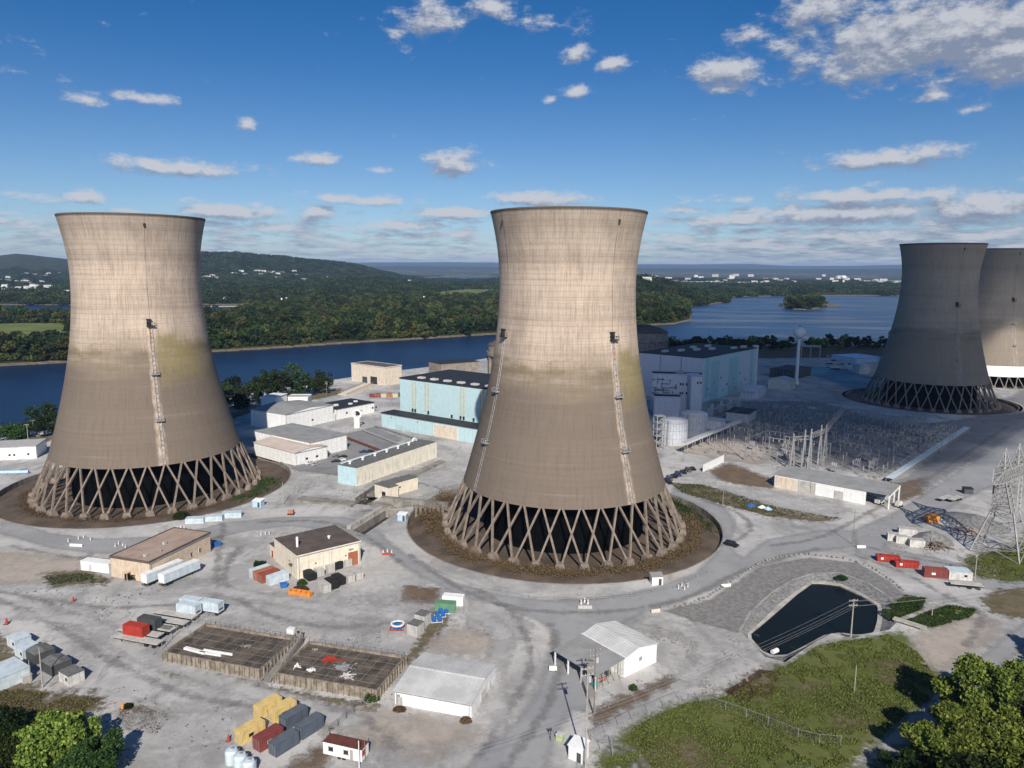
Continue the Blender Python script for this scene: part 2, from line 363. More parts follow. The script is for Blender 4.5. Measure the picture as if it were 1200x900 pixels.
# merge overlapping basins of the far pair: shrink the fourth
holes[3] = circ(TOWERS[3], 50)
V, loops = [], []
for L in [site]+holes:
    loops.append(list(range(len(V),len(V)+len(L)))); V += L
E_ = [(L[i],L[(i+1)%len(L)]) for L in loops for i in range(len(L))]
res = delaunay_2d_cdt(V, E_, [], 0, 1e-4)
vv = np.array([(v.x,v.y) for v in res[0]]); fs = []
for f in res[2]:
    c = vv[list(f)].mean(0)
    if not inpoly([c[0]],[c[1]],site)[0]: continue
    if any(inpoly([c[0]],[c[1]],h)[0] for h in holes): continue
    fs.append(tuple(f))
mb = MB(); mb.v = [(a,b,0.0) for a,b in vv]; mb.f = fs; mb.m = [0]*len(fs)
ground = mb.build('ground', M['gravel']); ground['kind'] = 'structure'
for p in ground.data.polygons:
    if p.normal.z < 0: ground.data.flip_normals(); break
# bank down to the river
M['bank'] = pmat('bank_earth', (.11,.10,.06), (.06,.07,.03), sc=.05, coord='World', bump=.6)
mb = MB(); pts = [(-420,150)]+[(p.x,p.y) for p in shore]
for i in range(len(pts)-1):
    a, b = pts[i], pts[i+1]; mb.add([(a[0],a[1],0),(b[0],b[1],0),(b[0]+5,b[1]+14,-7),(a[0]+5,a[1]+14,-7)], [(0,1,2,3)])
bank = mb.build('river_bank', M['bank']); bank['kind'] = 'structure'

# water
def water_mat(name, col, bsc, bstr, rough=.12, foam=False, spec=.5):
    m = bpy.data.materials.new(name); m.use_nodes = True; t = m.node_tree; b = t.nodes['Principled BSDF']
    P = nn(t,'ShaderNodeNewGeometry').outputs['Position']; b.inputs['Roughness'].default_value = rough; b.inputs['IOR'].default_value = 1.33
    b.inputs['Specular IOR Level'].default_value = spec
    n = nn(t,'ShaderNodeTexNoise', i_Scale=bsc, i_Detail=6., i_Roughness=.7); t.links.new(P, n.inputs['Vector'])
    bp = nn(t,'ShaderNodeBump', i_Strength=bstr, i_Distance=1.0); t.links.new(n.outputs[0], bp.inputs['Height']); t.links.new(bp.outputs[0], b.inputs['Normal'])
    c = col
    if foam:
        mp = nn(t,'ShaderNodeMapping'); mp.inputs['Scale'].default_value = (.5,1.6,1); mp.inputs['Rotation'].default_value = (0,0,.5); t.links.new(P, mp.inputs[0])
        n1 = nn(t,'ShaderNodeTexNoise', i_Scale=.006, i_Detail=11., i_Roughness=.7, i_Distortion=.6); t.links.new(mp.outputs[0], n1.inputs['Vector'])
        sp = nn(t,'ShaderNodeSeparateXYZ'); t.links.new(P, sp.inputs[0])
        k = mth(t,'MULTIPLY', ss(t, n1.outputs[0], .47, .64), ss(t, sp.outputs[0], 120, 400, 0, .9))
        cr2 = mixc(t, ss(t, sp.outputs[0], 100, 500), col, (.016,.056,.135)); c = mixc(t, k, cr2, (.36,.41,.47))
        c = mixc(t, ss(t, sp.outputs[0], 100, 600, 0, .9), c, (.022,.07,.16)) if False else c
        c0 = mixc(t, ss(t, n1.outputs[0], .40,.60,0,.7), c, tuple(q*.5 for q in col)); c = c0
        t.links.new(c, b.inputs['Base Color'])
    else: b.inputs['Base Color'].default_value = (*col,1)
    return m
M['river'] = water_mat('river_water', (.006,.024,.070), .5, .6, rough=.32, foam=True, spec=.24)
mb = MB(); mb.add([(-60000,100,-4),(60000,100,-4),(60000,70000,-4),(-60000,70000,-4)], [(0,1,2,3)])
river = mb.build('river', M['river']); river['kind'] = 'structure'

# far terrain: polar sheet to the horizon
WBASE = [(-600,470),(0,429),(80,425),(160,418),(245,413),(330,408),(400,403),(500,397),(580,392),(640,386),(700,384),(748,382),(790,380),(811,375),(808,366),(806,359),(830,357),(853,354),(852,349),(880,347.5),(940,346.5),(1055,346.5),(1300,347),(2200,352)]
wl = gp(WBASE, -4)
far_poly = [(p.x,p.y) for p in wl] + [(90000,3000),(90000,90000),(-90000,90000),(-90000,1000)]
isl_poly = [(p.x,p.y) for p in gp([(922,361),(930,363),(945,363),(962,361),(968,357),(955,354),(930,354)], -4)]
sand_poly = [(p.x,p.y) for p in gp([(955,360),(986,359),(984,356.5),(960,356)], -4)]
chan = [(p.x,p.y) for p in gp([(-200,376),(10,377),(84,377),(236,376),(262,373),(300,367),(345,361),(345,357),(200,357.5),(0,357.5),(-200,358)], -4)]
lake = [(p.x,p.y) for p in gp([(495,331),(545,331),(582,330),(582,324),(540,323.5),(500,325)], -4)]
def ridge_xy(px, D, ypx):
    d = ray(px, ypx); s = D/math.hypot(d.x,d.y); return math.atan2(d.x,d.y), CH+d.z*s
RID = [
 (28000, 5000, [(-200,309),(200,309),(380,309),(440,307.5),(520,307.5),(590,308),(650,309),(745,310),(800,310),(880,309.5),(930,312),(1000,311.5),(1060,310.5),(1300,311)]),
 (17000, 2500, [(-200,313),(400,312.5),(480,312),(560,312.5),(620,314),(800,315),(950,316),(1060,315),(1300,316)]),
 (9000, 2200, [(-200,302),(-60,305),(0,298.5),(18,296.5),(45,299),(80,303),(130,306),(200,308),(300,314),(400,320)]),
 (5200, 1000, [(60,330),(130,310),(200,297.5),(240,294.5),(275,294.5),(300,297),(340,301.5),(380,305),(410,309),(450,318),(480,325),(500,331),(540,334),(600,336),(700,338)]),
 (3600, 700, [(200,345),(300,336),(380,326),(420,323),(480,327),(520,334),(560,336),(600,338),(650,340)]),
 (2500, 480, [(520,352),(560,341),(590,334),(650,326),(700,319),(745,319.5),(775,322),(800,328),(825,334),(850,341),(870,346)]),
 (1750, 260, [(430,372),(470,362),(520,357),(580,356),(640,352),(745,352),(790,356),(810,362)]),
]
RD = []
for D, W, pr in RID:
    a = [(q[0], q[1]-{2500:26,1750:12,3600:22,5200:22,9000:18}.get(D,0)) for q in sorted(ridge_xy(x,D,y) for x,y in pr)]; RD.append((D,W,[q[0] for q in a],[q[1] for q in a]))
def sdist(x, y, poly):
    """rough distance inside polygon edge (vectorised)"""
    d = np.full(x.shape, 1e9); n = len(poly)
    for i in range(n):
        ax, ay = poly[i]; bx, by = poly[(i+1)%n]; ex, ey = bx-ax, by-ay; L = ex*ex+ey*ey
        t = np.clip(((x-ax)*ex+(y-ay)*ey)/L,0,1); d = np.minimum(d, np.hypot(x-ax-t*ex, y-ay-t*ey))
    return np.where(inpoly(x,y,poly), d, -d)
def vnoise(x, y, s, seed=0):
    """cheap smooth value noise"""
    g = np.random.default_rng(seed); T = g.uniform(-1,1,(257,257)); X = x/s; Y = y/s
    xi = np.floor(X).astype(int); yi = np.floor(Y).astype(int); fx_ = X-xi; fy_ = Y-yi; fx_ = fx_*fx_*(3-2*fx_); fy_ = fy_*fy_*(3-2*fy_)
    g_ = lambda i,j: T[i%257,j%257]
    return (g_(xi,yi)*(1-fx_)+g_(xi+1,yi)*fx_)*(1-fy_)+(g_(xi,yi+1)*(1-fx_)+g_(xi+1,yi+1)*fx_)*fy_
def terr(x, y):
    x = np.asarray(x,float); y = np.asarray(y,float); r = np.hypot(x,y); a = np.arctan2(x,y)
    s = sdist(x,y,far_poly); h = np.clip(s/6,-1,1)*2.5-3.2 + np.clip(s/120,0,1)*2.0
    land = np.clip(s/250,0,1)
    base = h.copy(); top = np.zeros_like(h)
    for D,W,aa,zz in RD:
        z = np.interp(a,aa,zz); Wn = W*(1+.0*r); top = np.maximum(top, (z)*np.exp(-((r-D)/Wn)**2))
    fr = (vnoise(x,y,900,1)*1.0+vnoise(x,y,380,2)*.5+vnoise(x,y,150,3)*.25)
    top = np.maximum(top,0)*(1+.07*fr*(r<15000)) + land*np.clip(4+5*fr,0,20)*(r>1500)
    h = base + land*top
    for P_, dd in ((chan,4),(lake,10)):
        q = sdist(x,y,P_); h = np.where(q>-60, np.minimum(h, -3.0-np.clip(q+0,-60,30)/6.0*1.0), h)
    q = sdist(x,y,isl_poly); h = np.maximum(h, np.clip(q/5,-3,1)*2-3.4)
    q = sdist(x,y,sand_poly); h = np.maximum(h, np.clip(q/10,-1,.3)*1.5-3.9)
    return h
na, NR = 620, 420
aa = np.linspace(-.80,.80,na); rr = 560*np.exp(np.linspace(0,1,NR)*math.log(70000/560))
A_, R_ = np.meshgrid(aa, rr); X_ = R_*np.sin(A_); Y_ = R_*np.cos(A_); Z_ = terr(X_.ravel(),Y_.ravel()).reshape(X_.shape)
# under the site the sheet stays deep below
Z_ = np.where(Z_ < -3.9, -9.0, Z_)
Vt = np.stack([X_,Y_,Z_],-1).reshape(-1,3)
ii = np.arange(na*NR).reshape(NR,na); Fq = np.stack([ii[:-1,:-1],ii[:-1,1:],ii[1:,1:],ii[1:,:-1]],-1).reshape(-1,4)
me = bpy.data.meshes.new('hills'); me.vertices.add(len(Vt)); me.vertices.foreach_set('co', Vt.ravel()); me.loops.add(Fq.size); me.loops.foreach_set('vertex_index', Fq.ravel().astype(np.int32))
me.polygons.add(len(Fq)); me.polygons.foreach_set('loop_start', np.arange(0,Fq.size,4,dtype=np.int32)); me.polygons.foreach_set('use_smooth', np.ones(len(Fq),bool)); me.update(calc_edges=True)
if me.polygons[0].normal.z < 0: me.flip_normals()
def land_mat():
    m = bpy.data.materials.new('far_land'); m.use_nodes = True; t = m.node_tree; b = t.nodes['Principled BSDF']; b.inputs['Roughness'].default_value = 1; b.inputs['Specular IOR Level'].default_value = 0
    P = nn(t,'ShaderNodeNewGeometry').outputs['Position']
    def N(s,d=6.,dist=0.,r=.6):
        n = nn(t,'ShaderNodeTexNoise', i_Scale=s, i_Detail=d, i_Roughness=r, i_Distortion=dist); t.links.new(P, n.inputs['Vector']); return n.outputs[0]
    c = mixc(t, ss(t, N(.012,8), .35, .65), (.030,.042,.018), (.060,.062,.028))
    c = mixc(t, ss(t, N(.004,4), .55, .7, 0, .5), c, (.060,.048,.024))
    vo = nn(t,'ShaderNodeTexVoronoi', i_Scale=.0016); vo.distance = 'CHEBYCHEV'; t.links.new(P, vo.inputs['Vector'])
    sc_ = nn(t,'ShaderNodeSeparateColor'); t.links.new(vo.outputs['Color'], sc_.inputs[0])
    sp = nn(t,'ShaderNodeSeparateXYZ'); t.links.new(P, sp.inputs[0])
    fld = mth(t,'MULTIPLY', ss(t, sc_.outputs[0], .60, .62), ss(t, sp.outputs[2], 60, 30))
    fld = mth(t,'MULTIPLY', fld, ss(t, sp.outputs[1], 5000, 6000))
    c = mixc(t, mth(t,'MULTIPLY', fld, ss(t, N(.003,3), .42, .52)), c, (.13,.125,.06))
    c = mixc(t, mth(t,'MULTIPLY', ss(t, N(.008,8,0,.8), .56, .64), mth(t,'MULTIPLY', ss(t, sp.outputs[1], 5000, 7000, 0, .9), ss(t, sp.outputs[2], 75, 45))), c, (.34,.31,.28))
    sh = ss(t, sp.outputs[2], -1.2, -2.6)
    c = mixc(t, sh, c, (.19,.16,.11))
    t.links.new(c, b.inputs['Base Color'])
    bp = nn(t,'ShaderNodeBump', i_Strength=1.0, i_Distance=14.0); t.links.new(N(.02,8,0,.75), bp.inputs['Height']); t.links.new(bp.outputs[0], b.inputs['Normal'])
    return m
M['land'] = land_mat(); me.materials.append(M['land'])
hills = bpy.data.objects.new('hills', me); COL.objects.link(hills); hills['kind'] = 'structure'

def drape(name, px, mat, lift=.4, label=None, step=None):
    """field sheet draped over the far terrain"""
    P = gp(px, 1); poly = [(p.x,p.y) for p in P]; xs = [p[0] for p in poly]; ys = [p[1] for p in poly]
    n = 40; gx, gy = np.meshgrid(np.linspace(min(xs),max(xs),n), np.linspace(min(ys),max(ys),n)); z = terr(gx.ravel(),gy.ravel()).reshape(gx.shape)+lift
    ok = inpoly(gx,gy,poly); mb = MB(); mb.v = list(zip(gx.ravel(),gy.ravel(),z.ravel()))
    for i in range(n-1):
        for j in range(n-1):
            if ok[i,j]: mb.f.append((i*n+j,i*n+j+1,(i+1)*n+j+1,(i+1)*n+j)); mb.m.append(0)
    o = mb.build(name, mat, smooth=True); o['kind'] = 'structure'; return o
FLD = pmat('meadow', (.15,.17,.045), (.09,.12,.035), sc=.02, coord='World', rough=1)
FLD2 = pmat('meadow_green', (.055,.085,.022), (.04,.06,.018), sc=.02, coord='World', rough=1)
fields = [[(-120,409),(84,406),(84,379),(40,379),(-120,382)], [(500,353),(590,350),(590,341),(545,340),(505,345)]]
drape('field', fields[0], FLD); drape('field', fields[1], FLD)
fpx = [[(p.x,p.y) for p in gp(f,1)] for f in fields]
town = [(p.x,p.y) for p in gp([(-300,349),(85,349),(84,321),(-300,321)],1)]

# forest on the far shore: scattered instances of a few crowns, one uncountable mass
def scatter(name, pts, scl, idx, protos, label):
    me = bpy.data.meshes.new(name); n = len(pts); me.vertices.add(n); me.vertices.foreach_set('co', np.asarray(pts,np.float32).ravel())
    a = me.attributes.new('scl','FLOAT','POINT'); a.data.foreach_set('value', np.asarray(scl,np.float32))
    a = me.attributes.new('idx','INT','POINT'); a.data.foreach_set('value', np.asarray(idx,np.int32))
    a = me.attributes.new('rotz','FLOAT','POINT'); a.data.foreach_set('value', rng.uniform(0,6.28,n).astype(np.float32))
    o = bpy.data.objects.new(name, me); COL.objects.link(o); o['kind'] = 'stuff'; o['label'] = label
    c = bpy.data.collections.new(name+'_kinds')
    for p in protos: c.objects.link(p)
    ng = bpy.data.node_groups.new(name+'_scatter','GeometryNodeTree')
    ng.interface.new_socket('Geometry', in_out='INPUT', socket_type='NodeSocketGeometry'); ng.interface.new_socket('Geometry', in_out='OUTPUT', socket_type='NodeSocketGeometry')
    gi = ng.nodes.new('NodeGroupInput'); go = ng.nodes.new('NodeGroupOutput'); ip = ng.nodes.new('GeometryNodeInstanceOnPoints')
    ci = ng.nodes.new('GeometryNodeCollectionInfo'); ci.inputs['Collection'].default_value = c; ci.inputs['Separate Children'].default_value = True; ci.inputs['Reset Children'].default_value = True
    def na_(nm, ty):
        q = ng.nodes.new('GeometryNodeInputNamedAttribute'); q.data_type = ty; q.inputs['Name'].default_value = nm; return q.outputs['Attribute']
    L = ng.links
    L.new(gi.outputs[0], ip.inputs['Points']); L.new(ci.outputs[0], ip.inputs['Instance']); ip.inputs['Pick Instance'].default_value = True
    L.new(na_('idx','INT'), ip.inputs['Instance Index']); L.new(na_('scl','FLOAT'), ip.inputs['Scale'])
    cx = ng.nodes.new('ShaderNodeCombineXYZ'); L.new(na_('rotz','FLOAT'), cx.inputs[2]); L.new(cx.outputs[0], ip.inputs['Rotation'])
    L.new(ip.outputs[0], go.inputs[0])
    md = o.modifiers.new('scatter','NODES'); md.node_group = ng
    return o
def crown_obj(name, h, r, n, size, leaf, ncl, seed, base=.02):
    p, _ = crown_points(h, r, n, ncl, base=base, seed=seed); me = leaf_mesh(name, p, np.random.default_rng(seed).uniform(.6,1.3,n)*size, leaf, flat=.6)
    return bpy.data.objects.new(name, me)
protos = [crown_obj('crown_kind', 16+3*(i%3), 8+1.0*i, 700, 2.3, [LEAFF,LEAF,LEAFF,LEAFD,LEAFY][i], 12, 50+i) for i in range(5)]
groves = [crown_obj('grove_kind', 16, 30, 700, 6.0, [LEAFF,LEAFD,LEAFF][i], 40, 70+i) for i in range(3)]
def zone(n, rmin, rmax, amin, amax):
    r = np.sqrt(rng.uniform(rmin**2, rmax**2, n)); a = rng.uniform(amin, amax, n); x = r*np.sin(a); y = r*np.cos(a)
    ok = (sdist(x,y,far_poly) > 7) & (sdist(x,y,chan) < -12) & (sdist(x,y,lake) < -30)
    for fp in fpx: ok &= ~inpoly(x,y,fp)
    return x[ok], y[ok]
x, y = zone(15000, 760, 2100, -.70, .36)
k = ~((vnoise(x,y,60,9) < -.72)); x, y = x[k], y[k]
z = terr(x,y)-1.0
sc_a = rng.uniform(.6,1.3,len(x))*(1+.15*vnoise(x,y,50,5))
scatter('forest', np.stack([x,y,z],1), sc_a, rng.integers(0,5,len(x)), protos, 'dense green wood along the far shore of the river')
x, y = zone(24000, 2000, 6500, -.72, .62)
k = (~inpoly(x,y,town)) | (rng.uniform(size=len(x)) < .6); x, y = x[k], y[k]
k = (vnoise(x,y,260,11) > -.55); x, y = x[k], y[k]
scatter('distant_forest', np.stack([x,y,terr(x,y)-3],1), rng.uniform(.6,1.1,len(x)), rng.integers(0,3,len(x)), groves, 'hazy wooded hills beyond the river')
n = 90; t_ = rng.uniform(-1,1,(n,2)); ic = np.array(isl_poly).mean(0)
pp = np.array([ic + (np.array(isl_poly[rng.integers(0,7)])-ic)*rng.uniform(0,.9)**.6 + rng.normal(size=2)*6 for _ in range(n)])
scatter('island_wood', np.column_stack([pp, np.full(n,-3.0)]), rng.uniform(1.1,1.7,n), rng.integers(0,5,n), protos, 'low wooded island in the wide bright river')

# ------------------------------------------------------------------ pond and basins
M['conc'] = pmat('old_concrete', (.30,.28,.25), (.17,.155,.135), sc=.25, bump=.3, coord='World', streak=((.09,.08,.07),.55))
M['conc_pale'] = pmat('pale_concrete', (.46,.44,.40), (.30,.28,.25), sc=.3, bump=.2, coord='World')
M['riprap'] = pmat('riprap', (.27,.265,.26), (.13,.128,.125), sc=1.1, det=9, bump=1.0, bsc=2.0, coord='World')
def resample(P, n):
    L = [0]; P = [Vector((p[0],p[1])) for p in P]
    for i in range(len(P)): L.append(L[-1]+(P[(i+1)%len(P)]-P[i]).length)
    o = []
    for k in range(n):
        s = L[-1]*k/n; i = max(j for j in range(len(P)) if L[j] <= s); u = (s-L[i])/(L[i+1]-L[i]); o.append(P[i].lerp(P[(i+1)%len(P)],u))
    return o
PZ = -1.6
inner_px = [(877,744),(893,731),(914,713),(935,694.5),(953,682),(982,685),(1008,697),(1029,710),(1028,727),(1024,741),(1006,744),(984,741),(966,744),(942,757),(914,771),(895,764)]
# bank polygon ring built by nearest pairing on angle
ci = np.array(G(950,722,PZ)[:2])
def by_angle(P, n=64):
    out_ = []
    for k in range(n):
        t = 2*math.pi*k/n; d = Vector((math.cos(t),math.sin(t))); best = 0
        for i in range(len(P)):
            a = Vector((P[i][0]-ci[0],P[i][1]-ci[1])); b = Vector((P[(i+1)%len(P)][0]-ci[0],P[(i+1)%len(P)][1]-ci[1])); e = b-a
            den = d.x*e.y-d.y*e.x
            if abs(den) < 1e-9: continue
            s = (a.x*e.y-a.y*e.x)/den; u = (a.x*d.y-a.y*d.x)/den
            if s > 0 and -1e-6 <= u <= 1+1e-6: best = max(best,s)
        out_.append((ci[0]+d.x*best, ci[1]+d.y*best))
    return out_
no = 64
oi_ = by_angle([(p.x,p.y) for p in gp(inner_px,PZ+.4)], no)
def grow(P, k): return [(ci[0]+(p[0]-ci[0])*(1+k/math.hypot(p[0]-ci[0],p[1]-ci[1])), ci[1]+(p[1]-ci[1])*(1+k/math.hypot(p[0]-ci[0],p[1]-ci[1]))) for p in P]
oo_ = by_angle([(p.x,p.y) for p in pond_out], no)
rim = grow(oi_, 1.3)
oo_ = [(o if math.hypot(o[0]-ci[0],o[1]-ci[1]) > math.hypot(r_[0]-ci[0],r_[1]-ci[1])+.3 else grow([r_],.4)[0]) for o, r_ in zip(oo_, rim)]
mb = MB(); mb.add([(p[0],p[1],.02) for p in oo_]+[(p[0],p[1],PZ+.45) for p in rim], [(i,(i+1)%no,no+(i+1)%no,no+i) for i in range(no)])
o = mb.build('pond_bank', M['riprap']); o['kind'] = 'structure'
mb = MB(); mb.add([(p[0],p[1],PZ+.5) for p in rim]+[(p[0],p[1],PZ+.4) for p in oi_]+[(p[0],p[1],PZ-2) for p in oi_], [(i+k*no,(i+1)%no+k*no,no+(i+1)%no+k*no,no+i+k*no) for i in range(no) for k in (0,1)])
tag(mb.build('pond_lining', M['conc_pale']), kind='structure')
M['pondw'] = water_mat('pond_water', (.008,.012,.013), 1.5, .08, rough=.08, spec=.09)
mb = MB(); mb.add([(p[0],p[1],PZ) for p in grow(oi_,.2)], [tuple(range(no))]); tag(mb.build('pond_water', M['pondw']), kind='structure')
M['mud'] = pmat('trench_mud', (.06,.05,.04), (.03,.03,.03), sc=.4, coord='World')
for tp in (trench_px, trench2_px):
    P = gp(tp); n = len(P); mb = MB(); mb.add([(p.x,p.y,.15) for p in P]+[(p.x,p.y,-3) for p in P], [(i,(i+1)%n,n+(i+1)%n,n+i) for i in range(n)])
    mb2 = MB(); mb2.add([(p.x,p.y,-2.9) for p in P], [tuple(range(n))])
    tag(mb.build('canal_wall', M['conc']), kind='structure'); tag(mb2.build('canal_bed', M['mud']), kind='structure')

# ------------------------------------------------------------------ cooling towers
def shell_mat(name, up, low, alg, patch_ang, patch=1.0, zt=60.0):
    m = bpy.data.materials.new(name); m.use_nodes = True; t = m.node_tree; b = t.nodes['Principled BSDF']; b.inputs['Roughness'].default_value = .93; b.inputs['Specular IOR Level'].default_value = .15
    P = nn(t,'ShaderNodeTexCoord').outputs['Object']; s = nn(t,'ShaderNodeSeparateXYZ'); t.links.new(P, s.inputs[0]); z = s.outputs[2]
    an = mth(t,'ARCTAN2', s.outputs[1], s.outputs[0])
    cv = nn(t,'ShaderNodeCombineXYZ'); t.links.new(mth(t,'MULTIPLY',an,30.), cv.inputs[0]); t.links.new(z, cv.inputs[1])
    def N(sv, sc, d=6., r=.6, dist=0.):
        mp = nn(t,'ShaderNodeMapping'); mp.inputs['Scale'].default_value = sv; t.links.new(cv.outputs[0], mp.inputs[0])
        n = nn(t,'ShaderNodeTexNoise', i_Scale=sc, i_Detail=d, i_Roughness=r, i_Distortion=dist); t.links.new(mp.outputs[0], n.inputs['Vector']); return n.outputs[0]
    big = N((.5,1,1), .07, 5)
    zz = mth(t,'ADD', z, mth(t,'MULTIPLY_ADD', big, 20., -10.))
    c = mixc(t, ss(t, zz, zt-10, zt+6), low, up)
    band = mth(t,'MULTIPLY', ss(t, zz, zt-9, zt-1), ss(t, zz, zt+6, zt-1))
    c = mixc(t, mth(t,'MULTIPLY', band, ss(t, N((.22,1.6,1),.16,8,.7), .36, .62, .15, .8)), c, alg)
    c = mixc(t, ss(t, N((.02,1,1), .16, 4, .6), .44, .70, 0, .32), c, tuple(q*.8 for q in low))                 # broad horizontal bands
    c = mixc(t, ss(t, N((.03,1,1), .9, 6, .75), .48, .66, 0, .22), c, tuple(q*.62 for q in low))     # lift lines
    fr_ = mth(t,'FRACT', mth(t,'MULTIPLY', z, .52)); c = mixc(t, ss(t, fr_, .16, .02, 0, .30), c, tuple(q*.7 for q in low))
    c = mixc(t, ss(t, z, 92, 112, 0, .45), c, (.27,.235,.195))
    c = mixc(t, ss(t, N((.03,1,1), .45, 6, .7), .55, .75, 0, .22), c, tuple(min(1,q*1.1) for q in up))
    c = mixc(t, ss(t, N((1,.06,1), 1.3, 7, .8), .44, .68, 0, .5), c, tuple(q*.6 for q in low))                 # vertical streaks
    st = mth(t,'MULTIPLY', ss(t, N((1,.16,1), 1.5, 3, .5), .66, .74), ss(t, N((.1,1,1), .5, 2), .5, .6))
    c = mixc(t, mth(t,'MULTIPLY', st, ss(t, z, 58, 72, 0, .75)), c, (.05,.045,.04))                             # dark weeps
    c = mixc(t, ss(t, N((1,.5,1), .06, 9, .75), .44, .66, 0, .45), c, low)
    c = mixc(t, ss(t, N((1,.8,1), .9, 6, .8), .52, .72, 0, .3), c, tuple(q*.55 for q in low))
    c = mixc(t, mth(t,'MULTIPLY', ss(t, z, 112.4, 113.2), .8), c, tuple(q*.4 for q in low))
    # yellow growth beside the riser, pale runoff under it
    da = mth(t,'SUBTRACT', an, patch_ang)
    yel = mth(t,'MULTIPLY', mth(t,'MULTIPLY', ss(t, da, .05, .12), ss(t, da, 1.1, .5)), mth(t,'MULTIPLY', ss(t, zz, zt-17, zt-6), ss(t, zz, zt+10, zt+1)))
    c = mixc(t, mth(t,'MULTIPLY', yel, ss(t, N((1,.35,1),.5,6,.7), .36, .56, .2*patch, .85*patch)), c, (.23,.19,.085))
    dd = mth(t,'ABSOLUTE', mth(t,'ADD', da, mth(t,'MULTIPLY_ADD', N((0,1,1),.15,2), .06, -.03)))
    pale = mth(t,'MULTIPLY', ss(t, dd, .065, .018), ss(t, z, 74, 68))
    c = mixc(t, mth(t,'MULTIPLY', pale, ss(t, N((1,.3,1),1.,5,.7), .35,.65,.15,.6)), c, tuple(min(1,q*1.3) for q in up))
    rust = mth(t,'MULTIPLY', ss(t, dd, .022, .008), mth(t,'MULTIPLY', ss(t, z, 70.5, 69.5), ss(t, z, 58, 66)))
    c = mixc(t, mth(t,'MULTIPLY', rust, .7*patch), c, (.26,.09,.04))
    t.links.new(c, b.inputs['Base Color'])
    bp = nn(t,'ShaderNodeBump', i_Strength=.25, i_Distance=.3); t.links.new(N((.05,1,1), .9, 6, .7), bp.inputs['Height']); t.links.new(bp.outputs[0], b.inputs['Normal'])
    return m
UP, LOW, ALG = (.53,.425,.34), (.175,.140,.112), (.15,.12,.055)
M['fill'] = pmat('fill_shade_black', (.005,.005,.005), (.003,.003,.003), spec=0.0)  # near-black colour carries the deep shade inside the towers
M['legs'] = pmat('leg_concrete', (.24,.193,.155), (.16,.128,.102), sc=.6, coord='World')
M['soil'] = pmat('basin_soil', (.125,.093,.068), (.07,.053,.04), sc=.12, det=9, bump=.4, coord='World')
M['steel'] = pmat('galvanised', (.42,.42,.42), (.27,.27,.28), sc=1, rough=.6, metal=.3)
M['dark'] = pmat('dark_metal', (.035,.035,.037), (.02,.02,.02), rough=.6)
RF, ZSB, RSB, RT, ZT, RTOP, HT = 44.3, 16.3, 37.5, 24.5, 89.0, 27.8, 113.4
def rprof(z):
    b = 62.7 if z < ZT else 45.6
    return RT*math.sqrt(1+((z-ZT)/b)**2)
N_LEG = 36
